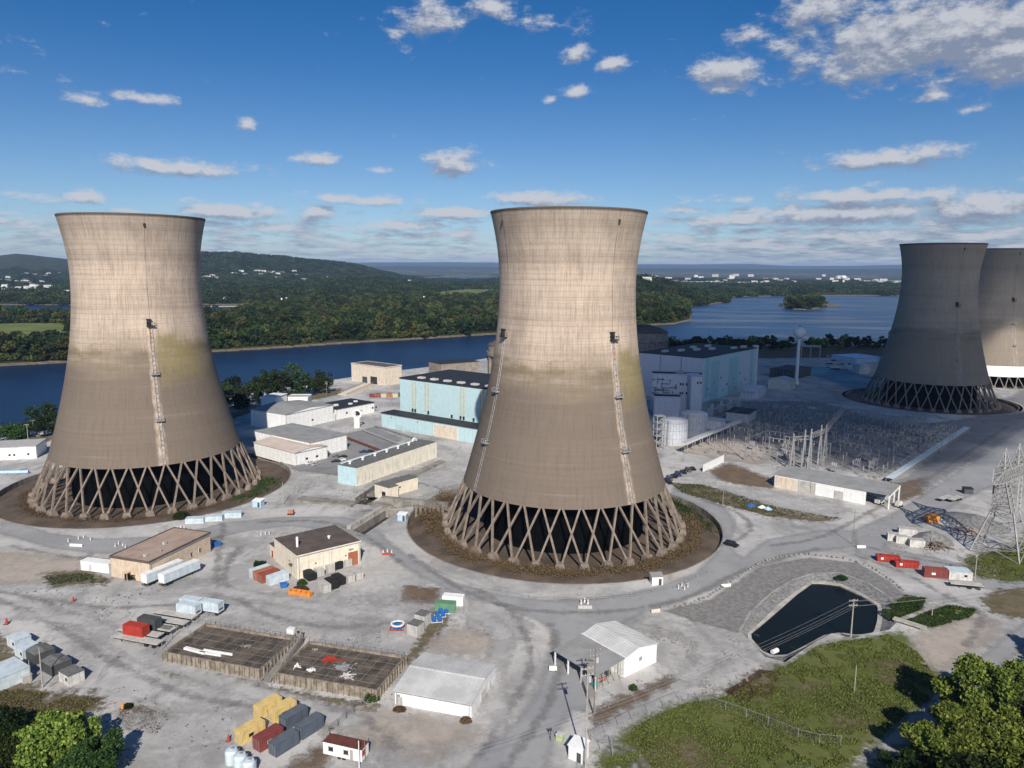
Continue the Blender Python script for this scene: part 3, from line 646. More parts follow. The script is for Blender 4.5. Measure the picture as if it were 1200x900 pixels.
def cooling_tower(c, label, smat, legm, stair=-.98, stair2=None, band=False, k=1.0, brushy=True, rp=RP):
    t = thing('cooling_tower', label, 'cooling tower', (c[0],c[1],0), 0, 'hyperbolic cooling towers')
    zs = [ZSB+(HT-ZSB)*i/44 for i in range(45)]
    n = 144; mb = MB()
    prof = [(rprof(z),z) for z in zs]; prof = prof+[(rprof(HT)+.12,HT+.01),(rprof(HT)+.12,HT+.5),(rprof(HT)-.7,HT+.5)]
    prof += [(rprof(z)-.75,z) for z in reversed(zs)] + [(rprof(ZSB),ZSB)]
    mb.lathe(prof, n); sh = mb.build('shell', smat, t)
    sh.data.polygons.foreach_set('use_smooth', [True]*len(sh.data.polygons)); sh.data.set_sharp_from_angle(angle=R(40))
    # columns in crossing pairs
    for i in range(N_LEG):
        a0 = 2*math.pi*(i+.5)/N_LEG; f = MB()
        ca, sa = math.cos(a0), math.sin(a0); T = Vector((-sa,ca,0)); O = Vector((ca,sa,0)); C0 = O*(RF+.3)
        lo = [C0+T*u*2.1+O*v*1.6 for u,v in ((-1,-1),(1,-1),(1,1),(-1,1))]; hi = [C0+T*u*1.2+O*v*.9 for u,v in ((-1,-1),(1,-1),(1,1),(-1,1))]
        f.add([(p.x,p.y,-2.4) for p in lo]+[(p.x,p.y,.9) for p in hi], [(3,2,1,0),(4,5,6,7),(0,1,5,4),(1,2,6,5),(2,3,7,6),(3,0,4,7)])
        f.build('footing', legm, t)
        for sgn in (1,-1):
            d0 = sgn*.012; d1 = sgn*(2*math.pi/N_LEG-.012); q = MB()
            p0 = Vector((math.cos(a0+d0)*RF, math.sin(a0+d0)*RF, .1)); rt = RSB-.35+(.04 if sgn > 0 else -.04); p1 = Vector((math.cos(a0+d1)*rt, math.sin(a0+d1)*rt, ZSB+.15))
            q.bar(p0, p1,   .64, .64+(.05 if sgn > 0 else 0), up=O); q.build('column', legm, t)
    mb = MB(); mb.lathe([(0.01,17.2),(RSB-2.2,17.2),(RSB-2.2,16.6),(.01,16.6)], 48); mb.build('fill_deck', M['fill'], t)  # fill deck, also put in to shut out sky light from above
    mb = MB(); mb.lathe([(30,-1.9),(30,16.5)], 48); mb.build('fill_shade_core', M['fill'], t)  # black drum added so the shaded space under the shell reads black
    # riser: ladder rails, rungs, landings
    for si, ang in enumerate([stair]+([stair2] if stair2 else [])):
        ca, sa = math.cos(ang), math.sin(ang); T = Vector((-sa,ca,0)); mb = MB()
        def pt(z, u, off): r_ = rprof(z)+off; return Vector((ca*r_, sa*r_, z))+T*u
        zz = [ZSB+.5+(71-ZSB)*i/30 for i in range(31)]
        for u in (-.55,.55):
            for i in range(30): mb.bar(pt(zz[i],u,.35), pt(zz[i+1],u,.35), .16)
        for i in range(0,31): mb.bar(pt(zz[i],-.55,.35), pt(zz[i],.55,.35), .12)
        mb.build('ladder', M['steel'], t)
        cb = MB()
        z2 = [71+(HT-71)*i/16 for i in range(17)]
        for i in range(16): cb.bar(pt(z2[i],0,.06), pt(z2[i+1],0,.06), .06)
        cb.build('cable', M['dark'], t)
        for z in (70.5,51.5,33.5):
            pb = MB(); ang_ = ang
            P0 = pt(z,0,0); O = Vector((ca,sa,0))
            def bx(u0,u1,o0,o1,z0,z1):
                vs = [P0+T*u+O*o_+Vector((0,0,zz_)) for zz_ in (z0,z1) for u,o_ in ((u0,o0),(u1,o0),(u1,o1),(u0,o1))]
                pb.add(vs, [(3,2,1,0),(4,5,6,7),(0,1,5,4),(1,2,6,5),(2,3,7,6),(3,0,4,7)])
            bx(-1.5,1.5,-.3,1.5,-.15,.1)
            for u in (-1.45,0,1.35): bx(u,u+.12,1.35,1.47,.1,1.25)
            bx(-1.5,1.5,1.36,1.46,1.15,1.3); bx(-1.5,-1.38,0,1.45,1.15,1.3); bx(1.38,1.5,0,1.45,1.15,1.3)
            if z > 60: bx(-1.3,-.2,.1,1.1,.1,2.6); bx(-1.6,.3,.0,1.3,2.6,2.75)
            pb.build('landing', M['dark'] if z > 60 else M['steel'], t)
        hb = MB(); p = pt(110,0,.2); hb.box(p.x-.35,p.x+.35,p.y-.35,p.y+.35,109,110.2); hb.build('beacon_box', M['dark'], t)
    if band:
        mb = MB(); mb.lathe([(RSB+2.2,16.6),(RSB+3.6,8.2),(RSB+3.3,8.2),(RSB+1.8,16.9)], 96); mb.build('louver_band', M['whitewall'], t)
    # basin: wall and earth floor
    mb = MB(); mb.lathe([(rp+.5,.06),(rp,.06),(rp,-2.6),(rp+.5,-2.6)], 96); mb.build('basin_wall', M['conc'], t)
    mb = MB(); NN = 96; prof = [(rp+.1,-2.3),(rp-2.5,-1.2),(rp-7,-.8),(RF+2.5,-.9),(RF,-1.5),(RF-4,-1.7),(20,-1.9),(.01,-1.9)]
    mb.lathe(prof, NN); o = mb.build('basin_floor', M['soil'], t, smooth=True)
    return t
M['whitewall'] = pmat('white_cladding', (.78,.78,.77), (.66,.66,.65), sc=.15, rough=.7, streak=((.45,.43,.40),.35))
SH1 = shell_mat('tower_concrete', UP, LOW, ALG, -.98)
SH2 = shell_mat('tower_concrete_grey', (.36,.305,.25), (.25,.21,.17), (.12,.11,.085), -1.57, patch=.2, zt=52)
M['legs2'] = pmat('leg_concrete_grey', (.24,.21,.18), (.15,.13,.11), sc=.6, coord='World')
cooling_tower(TOWERS[0], 'tall concrete cooling tower at the left, weathered shell with one riser', SH1, M['legs'], stair=-.97)
cooling_tower(TOWERS[1], 'tallest central concrete cooling tower with yellow growth beside its riser', SH1, M['legs'], stair=-.98, stair2=-2.62)
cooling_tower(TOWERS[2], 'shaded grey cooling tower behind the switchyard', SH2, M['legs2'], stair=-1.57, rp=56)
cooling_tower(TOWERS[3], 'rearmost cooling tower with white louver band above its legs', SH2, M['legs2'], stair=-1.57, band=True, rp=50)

# scrub ringing the tower feet: too dense to count
def scrub(name, c, r0, r1, a0, a1, n, size, leaf, label, h=1.2, clump=40):
    ca = rng.uniform(a0,a1,clump); cr0 = rng.uniform(r0,r1,clump); ch = rng.uniform(.4,1,clump)*h; k = rng.integers(0,clump,n)
    a = ca[k]+rng.normal(size=n)*.035; r_ = cr0[k]+rng.normal(size=n)*1.3
    p = np.stack([c[0]+r_*np.cos(a), c[1]+r_*np.sin(a), -1.0+rng.uniform(0,1,n)*ch[k]*1.6],1)
    me = leaf_mesh(name, p, rng.uniform(.5,1.3,n)*size, leaf); o = bpy.data.objects.new(name, me); COL.objects.link(o); tag(o, label, kind='stuff')
scrub('scrub', TOWERS[1], 47, 51, -3.1, .1, 26000, .42, BRUSH, 'rust brown scrub ringing the feet of the central tower', 1.3, 130)
scrub('scrub', TOWERS[0], 46.5, 48.5, -2.9, -.2, 5000, .4, BRUSH, 'thin dry scrub around the feet of the left tower', .8, 60)
scrub('weeds', TOWERS[1], 49, 56, -.15, .75, 5000, .5, LEAF, 'green weeds in the right side of the central basin', .5, 60)
scrub('weeds', TOWERS[0], 47, 54, -.45, .2, 3500, .45, LEAF, 'low weeds beside the right feet of the left tower', .7, 40)
scrub('scrub', TOWERS[1], 48, 54, 2.6, 3.3, 4000, .45, BRUSH, 'tall tan scrub in the left side of the central basin', 3.4, 12)
# ------------------------------------------------------------------ materials for built things
def metalmat(name, col, k=.85, rough=.55, sc=.35, streak=.25): return pmat(name, col, tuple(c*k*.94 for c in col), sc=sc*1.6, det=9, rough=rough, streak=(tuple(c*.42 for c in col),min(.9,streak*1.5)), spec=.35, bump=.12)
M['cream'] = metalmat('cream_wall', (.80,.71,.57), .9, .8, streak=.3)
M['tanblock'] = pmat('tan_block', (.62,.50,.38), (.52,.41,.30), sc=.5, bump=.15, streak=((.30,.22,.16),.4))
M['roofbrown'] = pmat('brown_roof', (.125,.095,.08), (.085,.068,.06), sc=.3, bump=.3)
M['roofpink'] = pmat('pinkish_sheet_roof', (.60,.50,.43), (.50,.42,.36), sc=.2, rough=.7)
M['rooftan'] = pmat('tan_roof', (.40,.30,.24), (.31,.23,.185), sc=.25, bump=.2)
M['roofgrey'] = pmat('grey_roof', (.30,.30,.295), (.235,.235,.23), sc=.2, bump=.2, rough=.85)
M['roofpale'] = pmat('pale_sheet_roof', (.56,.56,.55), (.44,.44,.435), sc=.18, rough=.6)
M['roofblack'] = pmat('black_roof', (.028,.030,.034), (.018,.019,.022), sc=.3, bump=.3, rough=.7)
M['white'] = metalmat('white_paint', (.82,.815,.80), .93, .6, streak=.18)
M['offwhite'] = metalmat('off_white', (.62,.60,.56), .85, .7, streak=.45)
M['aqua'] = metalmat('aqua_cladding', (.47,.64,.68), .96, .6, streak=.15)
M['aquad'] = metalmat('deep_aqua_cladding', (.36,.55,.60), .95, .6, streak=.15)
M['palestrip'] = metalmat('tan_strip', (.55,.50,.34), .9, .6)
M['lav'] = metalmat('pale_lilac_cladding', (.62,.61,.68), .95, .6)
M['beigepanel'] = metalmat('beige_panel', (.70,.60,.48), .9, .8, streak=.5)
M['longwall'] = pmat('stained_cream_wall', (.80,.75,.63), (.72,.67,.56), sc=.3, streak=((.20,.17,.13),.85))
M['glass'] = pmat('dark_glass', (.03,.035,.04), (.02,.02,.025), rough=.2, spec=.6)
M['black'] = pmat('black_tarp', (.018,.018,.02), (.012,.012,.013), sc=2, rough=.7, bump=.4)
M['orange'] = metalmat('orange_paint', (.72,.27,.05)); M['red'] = metalmat('red_paint', (.42,.045,.03)); M['rustred'] = metalmat('oxide_red', (.30,.085,.055), streak=.4)
M['terracotta'] = metalmat('faded_orange', (.42,.15,.08), streak=.4); M['maroon'] = metalmat('maroon_paint', (.22,.055,.05))
M['yellow'] = metalmat('buff_yellow', (.68,.50,.20), streak=.35); M['slate'] = metalmat('slate_blue_paint', (.085,.105,.135)); M['slate2'] = metalmat('slate_top', (.12,.135,.155))
M['ltblue'] = metalmat('pale_blue_paint', (.56,.64,.68), streak=.2); M['blue'] = metalmat('blue_paint', (.03,.14,.42)); M['green'] = metalmat('green_paint', (.13,.28,.16)); M['doorred'] = metalmat('rust_door', (.38,.13,.06))
M['charcoal'] = metalmat('charcoal_paint', (.075,.08,.082)); M['crategrey'] = metalmat('pale_grey_box', (.50,.48,.45), streak=.4); M['tarpgrey'] = pmat('grey_tarp', (.17,.165,.16), (.11,.11,.105), sc=.8, bump=.3)
M['wood'] = pmat('weathered_pole', (.26,.20,.16), (.15,.12,.10), sc=2); M['palewood'] = pmat('pale_pole', (.42,.38,.33), (.3,.27,.24), sc=2)
M['rubber'] = pmat('tyre', (.02,.02,.02)); M['rust'] = pmat('rusty_roof', (.17,.045,.03), (.09,.04,.03), sc=.9, rough=.8)
M['lattice'] = pmat('lattice_steel', (.36,.355,.345), (.25,.245,.24), sc=1, rough=.6); M['drumgreen'] = metalmat('teal_paint', (.04,.32,.28))
M['slab'] = pmat('deck_slab', (.135,.108,.085), (.05,.043,.036), sc=.35, det=10, bump=.3, coord='World'); M['slabpale'] = pmat('deck_joint', (.27,.235,.19), (.16,.14,.12), sc=.6, coord='World')
M['basinw'] = pmat('stained_basin_wall', (.33,.285,.225), (.17,.14,.11), sc=.6, bump=.3, streak=((.085,.07,.05),.9))
M['rubble'] = pmat('rubble', (.34,.32,.30), (.20,.18,.17), sc=1.2, bump=.8)
M['ribconc'] = pmat('ribbed_concrete', (.30,.25,.21), (.20,.165,.14), sc=.2, streak=((.10,.085,.07),.7))
M['lightblue'] = metalmat('light_blue_shed', (.45,.62,.80))

M['seam'] = pmat('seam_line', (.42,.41,.39), (.32,.31,.30))
def frame(A, B):
    ex = Vector((B.x-A.x, B.y-A.y)); L = ex.length; return L, math.atan2(ex.y, ex.x)
class Bld:
    """rectangular building: local x from corner A to corner B, local y towards C (may be negative)"""
    def __init__(s, name, label, cat, A, B, C=None, top=None, W=None, H=None, L=None, base=0.0, group=None, rz=None):
        s.A = G(*A, base) if not isinstance(A, Vector) else A
        if B is not None:
            Bp = G(*B, base) if not isinstance(B, Vector) else B; l, s.rz = frame(s.A, Bp); s.L = L or l
        else: s.rz = rz; s.L = L
        if rz is not None: s.rz = rz
        if W is None:
            Cp = G(*C, base) if not isinstance(C, Vector) else C; d = Cp-s.A; W = -math.sin(s.rz)*d.x+math.cos(s.rz)*d.y
        s.W = W; s.H = H if H else HZ(s.A, top)-base; s.sg = 1 if W > 0 else -1
        s.t = thing(name, label, cat, s.A, s.rz, group); s.cut = 0
    def walls(s, mat, h=None, name='wall', parapet=0.0):
        mb = MB(); h = h or s.H; L, W = s.L, s.W
        mb.add([(0,0,-.3),(L,0,-.3),(L,W,-.3),(0,W,-.3),(0,0,h),(L,0,h),(L,W,h),(0,W,h)], [(0,1,5,4),(1,2,6,5),(2,3,7,6),(3,0,4,7),(4,5,6,7)])
        w_ = mb.build(name, mat, s.t)
        if abs(W) > 4 and h > 2.2:
            q = MB(); k = s.sg; sm = 3.6 if L < 60 else 6.0
            for i in range(1, int(L/sm)+1):
                x = L*i/(int(L/sm)+1); q.box(x-.04,x+.04,-.035*k,-.003*k,0,h-.05); q.box(x-.04,x+.04,W+.003*k,W+.035*k,0,h-.05)
            for i in range(1, int(abs(W)/sm)+1):
                y = W*i/(int(abs(W)/sm)+1); q.box(-.035,-.003,y-.04,y+.04,0,h-.05); q.box(L+.003,L+.035,y-.04,y+.04,0,h-.05)
            q.build('wall_seam', M['seam'], s.t)
            q = MB(); q.box(-.05,L+.05,-.28*k,-.04*k,h-.28,h-.06); q.box(.4,.52,-.2*k,-.06*k,0,h-.28); q.box(L-.52,L-.4,-.2*k,-.06*k,0,h-.28); q.build('gutter', M['steel'], s.t)
        return w_
    def flat(s, mat, rim=None, over=.25, th=.3, up=.0, name='roof'):
        mb = MB(); y0, y1 = sorted((-over*s.sg, s.W+over*s.sg)); mb.box(-over, s.L+over, y0, y1, s.H+.004, s.H+th)
        r = mb.build(name, mat, s.t)
        if rim:
            q = MB(); hh = s.H+th+.25
            for a,b,c,d in ((-over-.05,s.L+over+.05,y0-.05,y0+.25),(-over-.05,s.L+over+.05,y1-.25,y1+.05),(-over-.05,-over+.25,y0+.25,y1-.25),(s.L+over-.25,s.L+over+.05,y0+.25,y1-.25)): q.box(a,b,c,d,s.H-.15,hh)
            q.build('parapet', rim, s.t)
        return r
    def gable(s, mat, wallm, rise=1.5, axis='x', over=.35, th=.18, ribs=0, ridge=None, at=.5, name='roof'):
        L, W, H = s.L, s.W, s.H; k = s.sg; mb = MB()
        if axis == 'x':
            P = lambda x,v,z: (x, v*W, z); a0, a1, n0 = -over, L+over, abs(W)
        else: P = lambda x,v,z: (v*L, x, z); a0, a1 = sorted((-over*k, W+over*k)); n0 = L
        ov = over/n0
        for v0,z0,v1,z1 in ((-ov,H-rise*ov/at,at,H+rise),(1+ov,H-rise*ov/(1-at),at,H+rise)):
            mb.add([P(a0,v0,z0+.02),P(a1,v0,z0+.02),P(a1,v1,z1+.02),P(a0,v1,z1+.02),P(a0,v0,z0+th),P(a1,v0,z0+th),P(a1,v1,z1+th),P(a0,v1,z1+th)], [(3,2,1,0),(4,5,6,7),(0,1,5,4),(1,2,6,5),(2,3,7,6),(3,0,4,7)])
            if ribs:
                n = int((a1-a0)/ribs)
                for i in range(n+1):
                    x = a0+(a1-a0)*i/n; x = min(max(x,a0+.06),a1-.06)
                    mb.add([P(x-.05,v0,z0+th),P(x+.05,v0,z0+th),P(x+.05,v1,z1+th),P(x-.05,v1,z1+th),P(x-.05,v0,z0+th+.09),P(x+.05,v0,z0+th+.09),P(x+.05,v1,z1+th+.09),P(x-.05,v1,z1+th+.09)], [(4,5,6,7),(0,1,5,4),(1,2,6,5),(2,3,7,6),(3,0,4,7)])
        r = mb.build(name, mat, s.t)
        if ridge:
            q = MB(); q.bar(P(a0,at,H+rise+th+.06),P(a1,at,H+rise+th+.06),.35,.14); q.build('ridge_cap', ridge, r)
        g = MB()
        for x in ((.0,L) if axis=='x' else (0,W)): g.add([P(x,0,H),P(x,1,H),P(x,at,H+rise)], [(0,1,2)])
        g.build('gable_wall', wallm, s.t)
        return r
    def put(s, face, u, v, w, h, mat, name='window', d=.10, frame=None, parent=None):
        """box on a wall; face f: y=0, b: y=W, s: x=0, e: x=L; u along, v up, lower-left corner"""
        mb = MB(); k = s.sg; o = .06
        if face == 'f': mb.box(u,u+w, -d*k, o*k, v, v+h)
        elif face == 'b': mb.box(u,u+w, s.W-o*k, s.W+d*k, v, v+h)
        elif face == 's': mb.box(-d,o, u*k,(u+w)*k, v, v+h)
        else: mb.box(s.L-o,s.L+d, u*k,(u+w)*k, v, v+h)
        r = mb.build(name, mat, parent or s.t)
        if frame:
            q = MB(); e = .12; D = d+.05
            for a,b,c,g in ((u-e,v-e,w+2*e,e),(u-e,v+h,w+2*e,e),(u-e,v,e,h),(u+w,v,e,h)):
                if face == 'f': q.box(a,a+c,-D*k,o*k,b,b+g)
                elif face == 'b': q.box(a,a+c,s.W-o*k,s.W+D*k,b,b+g)
                elif face == 's': q.box(-D,o,a*k,(a+c)*k,b,b+g)
                else: q.box(s.L-o,s.L+D,a*k,(a+c)*k,b,b+g)
            q.build('frame', frame, r)
        return r
    def on(s, x, y, w, d, h, mat, name='roof_unit', z=None):
        mb = MB(); z = s.H+.3 if z is None else z; k = s.sg; mb.box(x,x+w,y*k,(y+d)*k,z-.25,z+h); return mb.build(name, mat, s.t)
    def vent(s, x, y, r, h, mat, name='roof_vent', cap=True, z=None):
        mb = MB(); z = s.H+.2 if z is None else z; mb.cyl((x,y*s.sg,z-.3),(x,y*s.sg,z+h),r,r,10)
        if cap: mb.cyl((x,y*s.sg,z+h),(x,y*s.sg,z+h+.35*r+.1),r*1.7,r*1.1,10)
        return mb.build(name, mat, s.t)

# ---- beige block building at left
b = Bld('block_building','long tan block building with flat brown roof, two box trailers beside it','building',(176,683),(247.5,646),(129,676.3),660)
b.walls(M['tanblock']); b.flat(M['rooftan'], M['roofbrown'], over=.1)
for u in (11.5,17,21): b.put('f',u,1.6,.8,1.5,M['glass'],frame=M['offwhite'])
b.put('s',7.3,0,1.3,2.2,M['doorred'],'door'); b.on(3,4,1,1,.7,M['crategrey']); b.on(13,6,1,1,.8,M['crategrey']); b.vent(8,3,.25,.6,M['steel'])
q = MB(); q.box(-1.6,-.02,7*b.sg,9*b.sg,2.5,2.65); q.bar((-1.5,7.1*b.sg,0),(-1.5,7.1*b.sg,2.5),.12); q.bar((-1.5,8.9*b.sg,0),(-1.5,8.9*b.sg,2.5),.12); q.build('canopy', M['tanblock'], b.t)
t = thing('hedge','dark clipped hedge against the tan block building','hedge',G(160,679)); t['label']='low black heap of hedge against the tan block building'
p = np.random.default_rng(4).uniform([-3.2,-.8,0],[3.2,.8,1.7],(2600,3)); c_ = bpy.data.objects.new('foliage', leaf_mesh('foliage',p,np.full(2600,.35),LEAFD)); COL.objects.link(c_); c_.parent=t
b = Bld('site_trailer','plain white site trailer joined to the tan block building','trailer',(95,668),(128,672),None,H=2.9,W=3)
b.walls(M['white']); b.flat(M['white'],over=.1,th=.15); q=MB(); q.box(.3,b.L-.3,.4,2.6,-.2,.02); q.build('skirt',M['dark'],b.t); b.put('f',3,.2,.9,2,M['offwhite'],'door')

# ---- cream building
b = Bld('cream_building','tall cream building with brown flat roof and rust roller door','building',(349,679),(422.5,660),(309,660),652)
b.walls(M['cream']); b.flat(M['roofbrown'],over=.15,th=.2)
q=MB(); q.box(-.25,b.L+.25,-.3*b.sg,-.12*b.sg,b.H-.05,b.H+.25); q.box(-.3,-.12,0,b.W,b.H-.05,b.H+.25); q.build('roof_trim',M['cream'],b.t)
b.put('f',b.L-4.3,0,3.4,4.6,M['doorred'],'roller_door',frame=M['cream']); b.put('f',b.L-4,5.1,1.6,.6,M['steel'],'vent_grille'); b.put('f',b.L*.52,0,.35,b.H-.4,M['offwhite'],'downpipe',d=.2)
for u in (b.L*.27,b.L*.75): b.put('f',u,3.6,.4,.4,M['dark'],'wall_lamp')
b.put('s',3.6,3.4,1.2,.3,M['roofbrown'],'canopy',d=.9); b.put('s',3.8,0,1.0,2.2,M['offwhite'],'door'); b.put('s',6,3.8,.4,.4,M['dark'],'wall_lamp')
b.vent(3.0,7,.38,3.2,M['white'],'flue',cap=False); b.vent(14,8,.35,.7,M['white'])
W2_ = abs(b.W)
q=MB(); q.box(.4,7,(W2_+.02)*b.sg,(W2_+5.2)*b.sg,-.2,4.1); w_=q.build('annex_wall',M['cream'],b.t); q=MB(); q.box(.2,7.1,(W2_+.04)*b.sg,(W2_+5.4)*b.sg,4.11,4.3); q.build('annex_roof',M['roofbrown'],b.t)
q=MB(); q.box(.3,.45,(W2_+2.6)*b.sg,(W2_+3.7)*b.sg,0,2.3); q.build('annex_door',M['red'],b.t)

# ---- white warehouse
b = Bld('white_warehouse','low white warehouse with pale ribbed gable roof and blue bin','warehouse',(463,825),(552.5,842),(585,792.5),809)
b.W = 16.4
b.walls(M['white']); b.gable(M['roofpale'],M['white'],rise=1.1,axis='x',ribs=.9,ridge=M['offwhite'],over=.3)
b.put('f',.3,0,1.5,1.9,M['crategrey'],'door'); b.put('f',.35,1.9,.9,.5,M['steel'],'fan_grille'); b.put('e',6,0,3.4,2.2,M['offwhite'],'roller_door'); b.put('e',11.6,0,1,1.8,M['offwhite'],'door')
# ---- shed with open front
a = G(731,794); e_ = G(769,776); l_, rz_ = frame(a,e_)
b = Bld('open_front_shed','white shed with grey gable roof and open canopy front','shed',(731,794),(769,776),None,771,W=13.8)
fw = 9.6
b.H0 = b.H
s_ = b.sg; mb = MB(); L, W, H = b.L, b.W, b.H
mb.add([(0,0,-.2),(L,0,-.2),(L,W,-.2),(0,W,-.2),(0,0,H),(L,0,H),(L,W,H),(0,W,H)], [(0,1,5,4),(1,2,6,5),(2,3,7,6),(3,0,4,7)]); mb.build('wall',M['white'],b.t)
rh = 1.2; g = MB(); g.add([(0,0,H),(L,0,H),(L*.42,0,H+rh),(0,W,H),(L,W,H),(L*.42,W,H+rh)], [(0,1,2),(3,4,5)]); g.build('gable_wall',M['white'],b.t)
def slope(b, x0,z0,x1,z1,y0,y1,mat,name,th=.15,ribs=0,axis='y'):
    mb = MB(); mb.add([(x0,y0,z0),(x1,y0,z1),(x1,y1,z1),(x0,y1,z0),(x0,y0,z0+th),(x1,y0,z1+th),(x1,y1,z1+th),(x0,y1,z0+th)], [(3,2,1,0),(4,5,6,7),(0,1,5,4),(1,2,6,5),(2,3,7,6),(3,0,4,7)])
    if ribs:
        n = int(abs(y1-y0)/ribs)
        for i in range(n+1):
            y = y0+(y1-y0)*(.02+.96*i/n); mb.bar((x0,y,z0+th+.03),(x1,y,z1+th+.03),.10,.10)
    return mb.build(name,mat,b.t)
slope(b,-.05,H+.05,L*.42,H+rh+.05,-.4,W+.4,M['roofpale'],'roof',ribs=.8); slope(b,L*.42,H+rh+.05,L+.4,H-.05,-.4,W+.4,M['roofpale'],'roof',ribs=.8)
slope(b,-fw,H-1.1,-.1,H+.02,-.4,W+.4,M['roofgrey'],'canopy')
q=MB(); q.box(-.25,.1,-.5,W+.5,H+.22,H+.34); q.build('ridge_strip',M['white'],b.t)
for yy in (.1,W*.33,W*.66,W-.1):
    q=MB(); q.box(-fw+.2,-fw+.5,yy-.15,yy+.15,-.1,H-1.15); q.build('post',M['white'],b.t)
q=MB(); q.box(-fw,-.1,.0,.15,0,.12)
for i in range(5): q.bar((-fw+1.2+i*1.8,.1,0),(-fw+1.2+i*1.8,.1,H-1.0+i*.15),.12)
q.bar((-fw+1,.1,1.1),(-.2,.1,1.1),.08); q.bar((-fw+1,.1,2.1),(-.2,.1,2.1),.08); q.build('side_rail',M['palewood'],b.t)
b.put('f',L*.45,2.4,.9,.9,M['steel'],'fan_grille')
shed = b
def at(bb, x, y, z=0): v = Vector((math.cos(bb.rz)*x-math.sin(bb.rz)*y, math.sin(bb.rz)*x+math.cos(bb.rz)*y, z)); return bb.A+v
for i,(x,y,w_,d_,h_,m_,lb) in enumerate([(-8.6,.9,1.6,1.2,1.5,'drumgreen','teal green bin under the corner of the open canopy'),(-6.2,1.6,1.8,1.0,1.3,'rustred','rust red machine under the open canopy'),(-3.6,2.2,1.5,1.6,1.8,'charcoal','dark pallet stack at the back of the open canopy'),(-6.5,6,2.2,1.2,1.0,'wood','stack of brown timber under the canopy')]):
    t = thing('stored_bin' if i<2 else 'pallet_stack',lb,'bin' if i<2 else 'stack',at(b,x,y),b.rz); q=MB(); q.box(0,w_,0,d_,.15,h_); q.build('body',M[m_],t); q=MB(); q.box(-.06,w_+.06,-.06,d_+.06,h_,h_+.1); q.build('lid',M['steel'] if i<2 else M['wood'],t)
    q=MB(); [q.box(xx,xx+.12,0,d_,0,.15) for xx in (0,w_/2-.06,w_-.12)]; q.build('skid',M['wood'],t)
t = thing('water_tote','small white tank lying before the open shed','tank',G(648,786)); q=MB(); q.cyl((-.9,0,.6),(.9,0,.6),.6,n=12); q.build('body',M['white'],t,smooth=False); q=MB(); q.box(-.7,-.5,-.5,.5,0,.25); q.box(.5,.7,-.5,.5,0,.25); q.build('cradle',M['dark'],t)

# ---- concrete holding basins with decks
def basin(label, A, B, W, joints, seed):
    b = Bld('holding_basin',label,'basin',A,B,None,H=2.4,W=W); L = b.L; rnd = random.Random(seed)
    q = MB(); H = 2.4
    for a,c,d,e in ((0,L,0,.4),(0,L,W-.4,W),(0,.4,.4,W-.4),(L-.4,L,.4,W-.4)): q.box(a,c,d,e,-.3,H)
    n = int(L/1.35)
    for i in range(n+1): x = .12+(L-.24)*i/n; q.box(x-.12,x+.12,-.32,-.02,-.3,H-.1)
    n = int(W/1.35)
    for i in range(1,n+1): y = W*i/n-.12; q.box(L+.02,L+.32,y-.12,y+.12,-.3,H-.1)
    q.build('wall',M['basinw'],b.t)
    q = MB(); q.box(.4,L-.4,.4,W-.4,1.4,1.75); d = q.build('deck',M['slab'],b.t)
    q = MB()
    for i in range(1,joints): x = .4+(L-.8)*i/joints; q.box(x-.05,x+.05,.4,W-.4,1.751,1.79)
    for j in range(1,5): y = .4+(W-.8)*j/5; q.box(.4,L-.4,y-.05,y+.05,1.752,1.785)
    q.build('deck_joint',M['slabpale'],d)
    for side in (0,1):
        q = MB(); n = int(L/1.5)
        if side == 0:
            for i in range(n+1): x = .2+(L-.4)*i/n; q.bar((x,W-.2,H),(x,W-.2,H+1.0),.07)
            q.bar((.2,W-.2,H+.95),(L-.2,W-.2,H+.95),.04); q.bar((.2,W-.2,H+.5),(L-.2,W-.2,H+.5),.03)
        else:
            n = int(W/1.5)
            for i in range(n+1): y = .2+(W-.4)*i/n; q.bar((L-.2,y,H),(L-.2,y,H+1.0),.07)
            q.bar((L-.2,.2,H+.95),(L-.2,W-.2,H+.95),.04)
        q.build('railing',M['charcoal'],b.t)
    return b
b1 = basin('left concrete holding basin with white beams on its dark deck',(191,775),(305,796),15.5,9,1)
b2 = basin('right concrete holding basin with red heap on its dark deck',(321,800),(442.5,821),15.5,9,2)
def deckthing(name,label,cat,bb,x,y,mb_mats,rz=0):
    t = thing(name,label,cat,at(bb,x,y,1.76),bb.rz+rz)
    for nm,mb,mt in mb_mats: mb.build(nm,mt,t)
    return t
for i,(x,y,l,rz,lb) in enumerate([(3.2,3.4,6.5,-.1,'thick white beam lying near the left edge of the left basin'),(8.3,4.2,8.0,0.02,'long white beam lying across the left basin deck'),(8.0,3.0,6.0,.03,'shorter white beam in front of the long one on the left deck')]):
    q=MB(); w_=.9 if i==0 else .35; q.box(0,l,0,w_,.0,.5); e=MB(); e.box(-.02,.05,-.02,w_+.02,0,.52); e.box(l-.05,l+.02,-.02,w_+.02,0,.52); deckthing('steel_beam',lb,'beam',b1,x,y,[('web',q,M['white']),('end_plate',e,M['offwhite'])],rz)
rr_ = random.Random(5)
